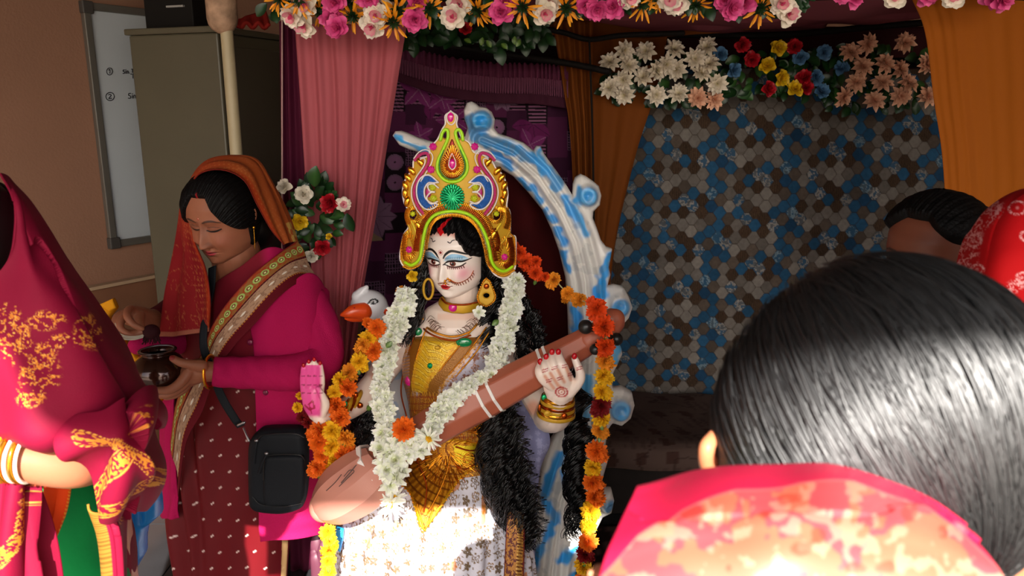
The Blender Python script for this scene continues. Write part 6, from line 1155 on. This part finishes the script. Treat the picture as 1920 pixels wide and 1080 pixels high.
# ---------------------------------------------------------------- woman in the red shawl, left edge
w1 = empty('person', 'woman at left edge wrapped in crimson shawl with gold embroidery, gold bangles on wrist', 'person', W(40, 1080, 1.0)*[1, 1, 0])
SK1 = 'a8674a'
H3 = Head(.215, W(-88, 470, 1.10), 55, 8, 0, nu=200, nv=140)
arm = [ptube([(-90, 852, .90, 36), (0, 854, .885, 38), (60, 862, .895, 43), (130, 872, .92, 44), (175, 862, .97, 46)], seg=20), ptube([(185, 865, .98, 44), (160, 760, 1.03, 50), (110, 680, 1.10, 55)], seg=18), ptube([(-80, 560, 1.14, 60), (-80, 640, 1.16, 80)], seg=18), ptube([(-230, 680, 1.16, 60), (-80, 660, 1.17, 80), (90, 680, 1.14, 60)], seg=18, flat=.8),
       tube([(-.80, 1.18, z) for z in np.linspace(1.2, 0.04, 20)], .15, .11, 24)]
hv, hf = fuse(arm, .005, 4, .5); V, F, C = vadd((H3.world(), H3.F, face_paint(H3, SK1)), (hv, hf, SK1)); M('body', V, F, m_skin, w1, C); hair_shell(H3, parent=w1, thick=.06)
V, F = ball(W(-36, 440, 1.10), (.055, .06, .085)); M('hair_bun', V, F, mat('hair_plain', '0a0808'), w1)
t1_ = W([-235, -80, 80], [690, 662, 690], [1.15, 1.18, 1.15]); m1_ = t1_[1]
def torso1():
    V, F = fuse([tube(cr(t1_, 20), .092, None, 20), tube(cr([m1_-[0, 0, .02], m1_-[0, 0, .2], (-.80, 1.18, .9), (-.80, 1.17, .75)], 20), [.145]*20, .125, 28), tube(cr([t1_[0], t1_[0]+[-.03, -.03, -.2], t1_[0]+[.0, -.08, -.36]], 14), .06, None, 16)], .008, 5)
    M('blouse', V, F, mat('cloth_crimson', '6c0a24', .8, bump=.15, bscale=60), w1)
torso1()
M('kurta', *tube([(-.77, 1.14, z) for z in np.linspace(1.02, 0.02, 40)], .120+.01*np.sin(np.arange(40)), .10, 40), mat('green_cotton', '0c7a3c', .75, bump=.1), w1)
V, F, Sg, Tg, G = sheet([[(84, 895, .99), (110, 895, .985), (134, 900, 1.0)], [(80, 960, .99), (100, 960, .985), (122, 962, 1.0)], [(70, 1040, .99), (80, 1040, .985), (88, 1040, 1.0)]], 20, 40, lambda s, t: .004*np.sin(s*9)); C = np.zeros(Sg.shape+(3,)); C[...] = lin('d84010'); mixc(C, (Sg > .85)*(np.sin(Tg*120) > 0)*1.0, 'e8a030'); M('orange_scarf', V, F, m_cloth, w1, C, solid=.002)
def shawl_paint(G, blobs, bands=()):
    x, y = G[..., 0], G[..., 1]; C = np.zeros(x.shape+(3,)); C[...] = lin('780a2a'); C *= (1+.12*(fbm(x*.02, y*.02, 3)-.5))[..., None]; m = np.zeros(x.shape)
    for cx, cy, rx, ry in blobs: m = np.maximum(m, smooth(1.1, .75, np.hypot((x-cx)/rx, (y-cy)/ry)))
    u = fbm(x*.07, y*.07, 5, 2); k = ((fbm(x*.34, y*.34, 8, 2) > .50) & (np.abs(u-.5) < .13)); mixc(C, m*k*.95, 'c87428'); mixc(C, m*k*(fbm(x*.5, y*.5, 2) > .62)*.9, 'e0a850')
    for l, w in bands:
        d = line_dist(np.stack([x.ravel(), y.ravel()], 1), l).reshape(x.shape); mixc(C, (d < w)*(fbm(x*.28, y*.28, 9, 2) > .48)*.95, 'c87c28'); mixc(C, (np.abs(d-w-2) < 1.4)*(np.sin(x*.9+y*.9) > -.3)*.95, 'd09038')
    return C
def drape(s, t): return .010*np.sin(s*7+t*6)*t+.005*np.sin(s*19-t*11)*t
rows = [[(0, 325, 1.04), (14, 331, 1.07), (26, 345, 1.14), (30, 350, 1.22)], [(24, 372, .985), (38, 372, 1.0), (54, 378, 1.07), (58, 390, 1.22)], [(26, 430, .965), (52, 430, .98), (90, 432, 1.05), (95, 440, 1.22)], [(12, 500, .95), (66, 500, .95), (130, 498, 1.02), (142, 505, 1.22)],
        [(-60, 580, .93), (60, 575, .92), (150, 572, .97), (190, 575, 1.1), (180, 580, 1.25)], [(-60, 650, .915), (60, 650, .90), (170, 650, .94), (236, 650, 1.07), (220, 655, 1.25)], [(-60, 730, .90), (70, 730, .875), (185, 725, .92), (266, 725, 1.05), (250, 730, 1.25)], [(-60, 800, .885), (60, 808, .86), (170, 800, .90), (288, 770, 1.03), (275, 780, 1.22)], [(-60, 812, .90), (60, 826, .875), (165, 822, .92), (284, 800, 1.04), (270, 810, 1.2)]]
V, F, Sg, Tg, G = sheet(rows, 260, 380, drape)
M('shawl', V, F, mat('shawl_wool', vcol=True, rough=.7, bump=.08, bscale=500), w1, shawl_paint(G, [(20, 640, 40, 45), (85, 600, 40, 20), (165, 625, 32, 38), (75, 700, 42, 45), (120, 640, 40, 14), (60, 740, 30, 26), (10, 590, 24, 24), (80, 660, 30, 20)]), solid=.003)
def drape2(s, t): return .012*np.sin(s*8+t*7)+.006*np.sin(s*21+t*4)
rows = [[(118, 800, .89), (200, 775, .89), (262, 738, .97), (286, 752, 1.06), (270, 760, 1.2)], [(126, 838, .865), (205, 815, .85), (275, 790, .91), (298, 805, 1.05), (275, 810, 1.2)], [(142, 862, .87), (215, 860, .84), (280, 850, .90), (296, 850, 1.04), (270, 850, 1.2)], [(162, 905, .89), (220, 912, .865), (268, 905, .92), (284, 898, 1.04), (260, 900, 1.2)], [(190, 955, .92), (222, 965, .90), (250, 955, .95), (262, 945, 1.05), (250, 945, 1.18)]]
V, F, Sg, Tg, G = sheet(rows, 200, 220, drape2); M('shawl_end', V, F, mat('shawl_wool', vcol=True), w1, shawl_paint(G, [(210, 830, 30, 14), (270, 800, 26, 22)], [([(165, 825), (215, 830), (260, 860), (285, 890)], 9), ([(180, 930), (205, 880), (240, 850)], 10), ([(190, 950), (240, 920), (270, 900)], 7)]), solid=.003)
rows = [[(-60, 895, .90), (0, 898, .90), (50, 905, .91), (86, 905, .95)], [(-60, 990, .90), (0, 990, .89), (55, 990, .90), (98, 990, .95)], [(-60, 1110, .90), (0, 1110, .88), (60, 1110, .89), (106, 1110, .94)]]
V, F, Sg, Tg, G = sheet(rows, 120, 120, lambda s, t: .012*np.sin(s*15+t*2)); M('shawl_end', V, F, mat('shawl_wool', vcol=True), w1, shawl_paint(G, [(50, 930, 16, 30)], [([(0, 1060), (40, 1000), (45, 960)], 8)]), solid=.003)
rows = [[(165, 945, .93), (200, 965, .93), (242, 955, .99)], [(185, 1010, .95), (215, 1010, .93), (240, 1010, 1.0)], [(196, 1110, .96), (222, 1110, .94), (240, 1110, 1.0)]]
V, F, Sg, Tg, G = sheet(rows, 60, 90, lambda s, t: .006*np.sin(s*9)); C = shawl_paint(G, [(215, 975, 22, 16)]); mixc(C, (Sg < .35)*1.0, '8a6424'); mixc(C, (Sg < .35)*(np.sin(Tg*150) > .3)*.7, '5a3a10'); M('shawl_end', V, F, mat('shawl_wool', vcol=True), w1, C, solid=.003)
ms = [m_gold, mat('pearl_white', 'ecdcc8', .3), m_goldpaper, m_gold, mat('pearl_white', 'ecdcc8')]
for k, (px, m) in enumerate(zip((2, 14, 26, 37, 48, 58), (m_gold, m_goldpaper, m_gold, mat('pearl_white', 'c8a070', .3), m_gold, mat('pearl_white', 'ecdcc8')))):
    s_ = float(PXM(852, .89)); c = W(px, 855, .89); q = 45+k*.6; n = 36; P_ = np.array([c+np.array([.10*math.sin(t)*q, math.cos(t)*q*1.0, math.sin(t)*q])*s_ for t in np.linspace(0, 2*math.pi, n, endpoint=False)])
    if k in (3, 5): V, F = join(*[ball(p, .0026, 8, 6) for p in cr(P_, 74, True)])
    else: V, F = tube(P_, .0034, .0026, 8, closed=True, view=(1, 0, 0))
    M('bangle', V, F, m, w1)
# ---------------------------------------------------------------- onlooker with black hair, large in front on the right
def torso(sh, trunk, r, color, par, rs=.062):
    """upper garment over shoulders and trunk down to the floor"""
    sh = np.array(sh, float); tr = np.array(trunk, float); n = 26; P_ = cr(tr, n); q = np.linspace(0, 1, n)
    V, F = fuse([tube(cr(sh, 20), rs+.012*np.sin(np.linspace(0, math.pi, 20)), None, 20), tube(P_, interp(q, [(0, rs), (.10, r*1.02), (.5, r*.92), (1, r*1.1)]), interp(q, [(0, rs*.9), (.10, r*.66), (1, r*.75)]), 32),
                 tube(cr([sh[0], sh[0]+[-.02, -.02, -.18], sh[0]+[.02, -.05, -.36]], 14), .047, None, 16), tube(cr([sh[-1], sh[-1]+[.02, -.02, -.18], sh[-1]+[-.02, -.05, -.36]], 14), .047, None, 16)], .008, 5)
    return M('blouse', V, F, mat('cloth_'+color, color, .8, bump=.15, bscale=60), par)
p2 = empty('person', 'onlooker seen from behind with glossy black pulled-back hair, large at right', 'person', [*W(1660, 800, .52)[:2], 0])
Ye = .50; hc_ = W(1652, 800, Ye); sc = float(PXM(800, Ye)); RX, RY, RZ = 306*sc, .105, 322*sc
hh = Head(.21, hc_+[0, .02, -.01], 180, 10, 0, nu=140, nv=100)
nb = fuse([tube([hc_+[.07, .0, -.05], hc_+[.09, .02, -.12], hc_+[.09, .04, -.19]], [.055, .05, .06], None, 18), tube([(hc_[0]-.04, hc_[1]+.12, hc_[2]-.24), (hc_[0]+.08, hc_[1]+.06, hc_[2]-.2), (hc_[0]+.27, hc_[1]+.09, hc_[2]-.24)], .05, None, 16), tube([(hc_[0]+a_, hc_[1]+b_, z) for a_, b_, z in ((.08, .08, hc_[2]-.22), (.2, .17, .8), (.2, .17, .05))], .11, .09, 20)], .006, 3)
V, F, C = vadd((hh.world(), hh.F, face_paint(hh, 'a8684a')), (*nb, 'b0704e'), (*ptube([(1338, 818, .50, 12), (1326, 838, .49, 15), (1324, 865, .49, 14), (1332, 890, .495, 12)], 20, 14), 'c47a54'), (*pball(1338, 855, .50, 14, 34, 12), 'b86a48')); M('body', V, F, m_skin, p2, C)
# hair: a shell plus strands swept from the parting towards the knot low on the right
nu, nv = 200, 130; th = np.linspace(.01, math.pi-.01, nv); ph = np.linspace(0, 2*math.pi, nu, endpoint=False); T_, Q_ = np.meshgrid(th, ph, indexing='ij')
Vh = np.stack([np.sin(T_)*np.cos(Q_)*RX*.985, np.sin(T_)*np.sin(Q_)*RY*.985, np.cos(T_)*RZ*.985], -1)+hc_; M('hair_base', Vh, gridF(nv, nu, True), mat('hair_plain', '0a0808'), p2)
def sph(px, py):   # point on the near side of the ellipsoid under a pixel
    d = W(px, py, 1.0)-np.array([0, 0, CAMZ]); o = (np.array([0, 0, CAMZ])-hc_)/[RX, RY, RZ]; dd = d/[RX, RY, RZ]; a = dd@dd; b = 2*o@dd; c = o@o-1; disc = max(b*b-4*a*c, 0); return o+dd*(-b-math.sqrt(disc))/(2*a)
knot = sph(1800, 1120); knot /= np.linalg.norm(knot); rr_ = random.Random(5); out = []
def slerp(a, b, t):
    w = math.acos(max(-1, min(1, float(a@b)))); return (np.sin((1-t)*w)[:, None]*a+np.sin(t*w)[:, None]*b)/math.sin(w)
for i in range(2600):
    u = rr_.random(); az = rr_.uniform(-.35, 3.6); el = rr_.uniform(.0, 1.0)
    if rr_.random() < .65: a = np.array([-math.cos(az), -.25+.5*rr_.random(), math.sin(az)])      # from the silhouette
    else: a = np.array([rr_.uniform(-1, .8), -rr_.uniform(.2, 1), rr_.uniform(-.6, 1)])
    a /= np.linalg.norm(a); kk = knot+np.array([rr_.gauss(0, .08), rr_.gauss(0, .03), rr_.gauss(0, .08)]); kk /= np.linalg.norm(kk)
    t = np.linspace(0, rr_.uniform(.75, 1), 26); P_ = slerp(a, kk, t); bow = np.array([0, 0, .16])*np.sin(t*math.pi)[:, None]; P_ = P_+bow; P_ /= np.linalg.norm(P_, axis=1)[:, None]
    lift = 1.0+rr_.uniform(0, .022)+.006*np.sin(t*9+i); rad = rr_.uniform(.0005, .0011); out.append(tube(P_*lift[:, None]*[RX, RY, RZ]+hc_, rad*np.sin(np.linspace(.5, 2.9, 26)), None, 4, False))
V = np.concatenate([clean(v) for v, f in out]); n = len(clean(out[0][0])); f0 = np.array([f for f in out[0][1] if len(f) == 4][:25*4]); F = np.concatenate([f0+n*i for i in range(len(out))])
m_gloss = mat('glossy_black_hair', '101012', .45, spec=1.0)
o = M('hair', V, F, m_gloss, p2); 
torso([(hc_[0]-.04, hc_[1]+.12, hc_[2]-.25), (hc_[0]+.09, hc_[1]+.08, hc_[2]-.215), (hc_[0]+.29, hc_[1]+.10, hc_[2]-.25)], [(hc_[0]+.12, hc_[1]+.10, hc_[2]-.21), (hc_[0]+.17, hc_[1]+.15, hc_[2]-.35), (hc_[0]+.2, hc_[1]+.17, .8), (hc_[0]+.2, hc_[1]+.17, .04)], .15, '7a3050', p2)
# ---------------------------------------------------------------- onlooker in crimson veil, bottom right, nearest to the camera
p3 = empty('person', 'onlooker seen from above at bottom right, head under crimson veil with peach floral print', 'person', [*W(1500, 1000, .35)[:2], 0])
c3 = W(1500, 1120, .40); hh = Head(.18, c3+[0, .01, -.03], 180, 5, 0, nu=120, nv=90)
nb = fuse([tube([c3+[0, .02, -.06], c3+[0, .03, -.15], c3+[0, .03, -.2]], .05, None, 18), tube([c3+[-.13, .0, -.23], c3+[0, .02, -.19], c3+[.08, .0, -.23]], .05, None, 18), tube([c3+[0, .03, -.2], (c3[0]-.04, c3[1]-.02, .7), (c3[0]-.04, c3[1]-.02, .05)], .09, .07, 18),
           ptube([(1250, 1200, .40, 34), (1180, 1110, .38, 24), (1140, 1085, .36, 19), (1122, 1074, .35, 16)], 20, 14), ptube([(1130, 1076, .35, 12), (1112, 1068, .345, 9), (1096, 1076, .34, 7)], 10, 10), ptube([(1132, 1070, .355, 12), (1128, 1060, .35, 9), (1110, 1062, .345, 7)], 10, 10), ptube([(1128, 1084, .35, 12), (1108, 1082, .343, 9), (1090, 1088, .34, 7)], 10, 10)], .0035, 3)
V, F, C = vadd((hh.world(), hh.F, face_paint(hh, 'b87850')), (*nb, 'c88c68')); M('body', V, F, m_skin, p3, C); hair_shell(hh, parent=p3)
rows = [[(1215, 1180, .50), (1390, 1120, .53), (1600, 1120, .53), (1775, 1190, .50)], [(1205, 985, .45), (1380, 940, .475), (1600, 940, .475), (1782, 1020, .455)], [(1198, 915, .40), (1300, 888, .425), (1440, 874, .43), (1560, 876, .43), (1690, 906, .42), (1800, 978, .395)], [(1185, 935, .37), (1300, 900, .385), (1440, 885, .39), (1560, 888, .39), (1700, 925, .38), (1825, 1005, .365)],
        [(1160, 990, .345), (1300, 945, .345), (1440, 930, .345), (1570, 935, .345), (1710, 965, .345), (1858, 1042, .345)], [(1130, 1062, .33), (1300, 1010, .318), (1440, 995, .312), (1580, 1000, .312), (1720, 1025, .318), (1888, 1090, .33)], [(1105, 1180, .325), (1300, 1140, .30), (1440, 1130, .292), (1600, 1135, .292), (1740, 1150, .30), (1915, 1190, .325)], [(1080, 1500, .33), (1300, 1480, .30), (1440, 1480, .292), (1620, 1480, .292), (1760, 1480, .30), (1950, 1500, .33)]]
V, F, Sg, Tg, G = sheet(rows, 300, 260, lambda s, t: .0015*np.sin(s*18)*smooth(.2, .5, t)); gx_, gy_ = G[..., 0], G[..., 1]
bd = np.interp(gx_, [1100, 1150, 1200, 1280, 1380, 1500, 1600, 1700, 1800, 1880, 1920], [1110, 1062, 1010, 960, 925, 906, 908, 935, 990, 1070, 1110]); C = np.zeros(Sg.shape+(3,)); C[...] = lin('c01840')
inn = smooth(-2, 3, gy_-bd)*(Tg > .38); mixc(C, inn, 'c4604a'); mixc(C, inn*(fbm(gx_*.02, gy_*.02, 4) > .55)*.65, 'd8304c'); mixc(C, inn*(fbm(gx_*.035, gy_*.035, 9) > .6)*.5, 'd09078'); mixc(C, inn*(vnoise(gx_*.03, gy_*.03, 12) > .78)*.6, 'b03020'); mixc(C, smooth(4, 0, np.abs(gy_-bd))*(Tg > .38)*.5, 'd07070')
M('veil', V, F, mat('veil_silk', vcol=True, rough=.45, spec=.5), p3, C, solid=.0012)
torso([c3+[-.14, .0, -.235], c3+[0, .02, -.195], c3+[.09, .0, -.235]], [c3+[-.01, .02, -.19], c3+[-.03, .0, -.33], (c3[0]-.04, c3[1]-.02, .7), (c3[0]-.04, c3[1]-.02, .04)], .115, 'a01838', p3, .055)
# ---------------------------------------------------------------- onlooker in the red dotted veil, right edge
p4 = empty('person', 'onlooker at right edge under bright red veil with white tie-dyed dots', 'person', [*W(1950, 520, .98)[:2], 0])
c4 = W(1968, 515, .985); hh = Head(.17, c4, 185, 5, 0, nu=120, nv=90); nb = fuse([tube([c4+[0, .02, -.05], c4+[0, .03, -.2]], .045, None, 18), tube([c4+[-.16, .03, -.24], c4+[0, .02, -.2], c4+[.16, .03, -.24]], .05, None, 18), tube([c4+[0, .03, -.2], (c4[0], c4[1]+.03, .7), (c4[0], c4[1]+.03, .05)], .11, .09, 18)], .006, 3)
V, F, C = vadd((hh.world(), hh.F, face_paint(hh, 'a8684a')), (*nb, 'a8684a')); M('body', V, F, m_skin, p4, C); hair_shell(hh, parent=p4)
rows = [[(1865, 450, 1.12), (1880, 425, 1.12), (1940, 400, 1.12), (2010, 400, 1.12), (2050, 440, 1.12)], [(1835, 430, 1.09), (1862, 393, 1.04), (1925, 354, 1.02), (2020, 348, 1.02), (2080, 400, 1.08)], [(1810, 440, 1.07), (1850, 405, .95), (1930, 368, .92), (2040, 370, .93), (2110, 430, 1.08)], [(1796, 480, 1.06), (1838, 480, .90), (1930, 460, .865), (2060, 465, .87), (2140, 500, 1.08)], [(1793, 530, 1.05), (1842, 545, .88), (1938, 548, .85), (2075, 550, .86), (2160, 560, 1.08)], [(1800, 640, 1.04), (1860, 650, .87), (1945, 650, .84), (2090, 650, .85), (2180, 650, 1.06)], [(1770, 900, 1.03), (1850, 900, .87), (1945, 900, .84), (2110, 900, .85), (2220, 900, 1.04)]]
V, F, Sg, Tg, G = sheet(rows, 240, 300, lambda s, t: .002*np.sin(s*12+t*5)); gx_, gy_ = G[..., 0], G[..., 1]; C = np.zeros(Sg.shape+(3,)); C[...] = lin('b00a10')
lef = smooth(52, 40, gx_-np.interp(gy_, [400, 437, 480, 540, 620], [1835, 1800, 1790, 1790, 1800])); mixc(C, lef*(np.abs(fbm(gx_*.10, gy_*.10, 3)-.5) < .045)*.75, 'e8a0a0'); mixc(C, lef*(hash2(np.floor(gx_/2.2), np.floor(gy_/2.2)) > .86)*.5, 'e0a0a0')
for cx, cy, R in ((1908, 393, 12), (1925, 445, 10), (1830, 452, 11), (1880, 565, 13), (1900, 590, 12), (1836, 505, 8), (1915, 520, 9)): mixc(C, smooth(2.6, .8, np.abs(np.hypot((gx_-cx)*.8, gy_-cy)-R))*(hash2(np.floor(gx_/2), np.floor(gy_/2), 4) > .35)*.75, 'e8b0b0'); mixc(C, smooth(R*.35, R*.1, np.hypot(gx_-cx, gy_-cy))*.4, 'e8b0b0')
dl = line_dist(np.stack([gx_.ravel(), gy_.ravel()], 1), [(1850, 565), (1880, 550), (1925, 520)]).reshape(gx_.shape); mixc(C, smooth(16, 4, dl)*(hash2(np.floor(gx_/2.4), np.floor(gy_/2.4), 9) > .7)*.7, 'e8b0b0')
M('veil', V, F, m_cloth, p4, C, solid=.002); torso([c4+[-.17, .03, -.245], c4+[0, .02, -.205], c4+[.17, .03, -.245]], [c4+[0, .02, -.2], c4+[0, .03, -.33], (c4[0], c4[1]+.03, .7), (c4[0], c4[1]+.03, .04)], .15, '8a0c14', p4)
# ---------------------------------------------------------------- dark-haired head beyond them
p5 = empty('person', 'dark-haired onlooker in shade, only brow and hair showing between black head and red veil', 'person', [*W(1750, 470, 1.3)[:2], 0])
H5 = Head(.21, W(1752, 478, 1.35), 62, 8, 4, nu=200, nv=140); c5 = H5.c; nb = fuse([tube([c5+[0, .02, -.06], c5+[0, .03, -.2]], .05, None, 18), tube([c5+[-.16, .03, -.24], c5+[0, .02, -.2], c5+[.16, .03, -.24]], .05, None, 18), tube([c5+[0, .03, -.2], (c5[0], c5[1]+.03, .7), (c5[0], c5[1]+.03, .05)], .11, .09, 18)], .006, 3)
V, F, C = vadd((H5.world(), H5.F, face_paint(H5, '7a4430')), (*nb, '7a4430')); M('body', V, F, m_skin, p5, C); hair_shell(H5, parent=p5, line=.36, side=.9, thick=.07, part=False); torso([c5+[-.17, .03, -.245], c5+[0, .02, -.205], c5+[.17, .03, -.245]], [c5+[0, .02, -.2], c5+[0, .03, -.33], (c5[0], c5[1]+.03, .7), (c5[0], c5[1]+.03, .04)], .15, '40202c', p5)
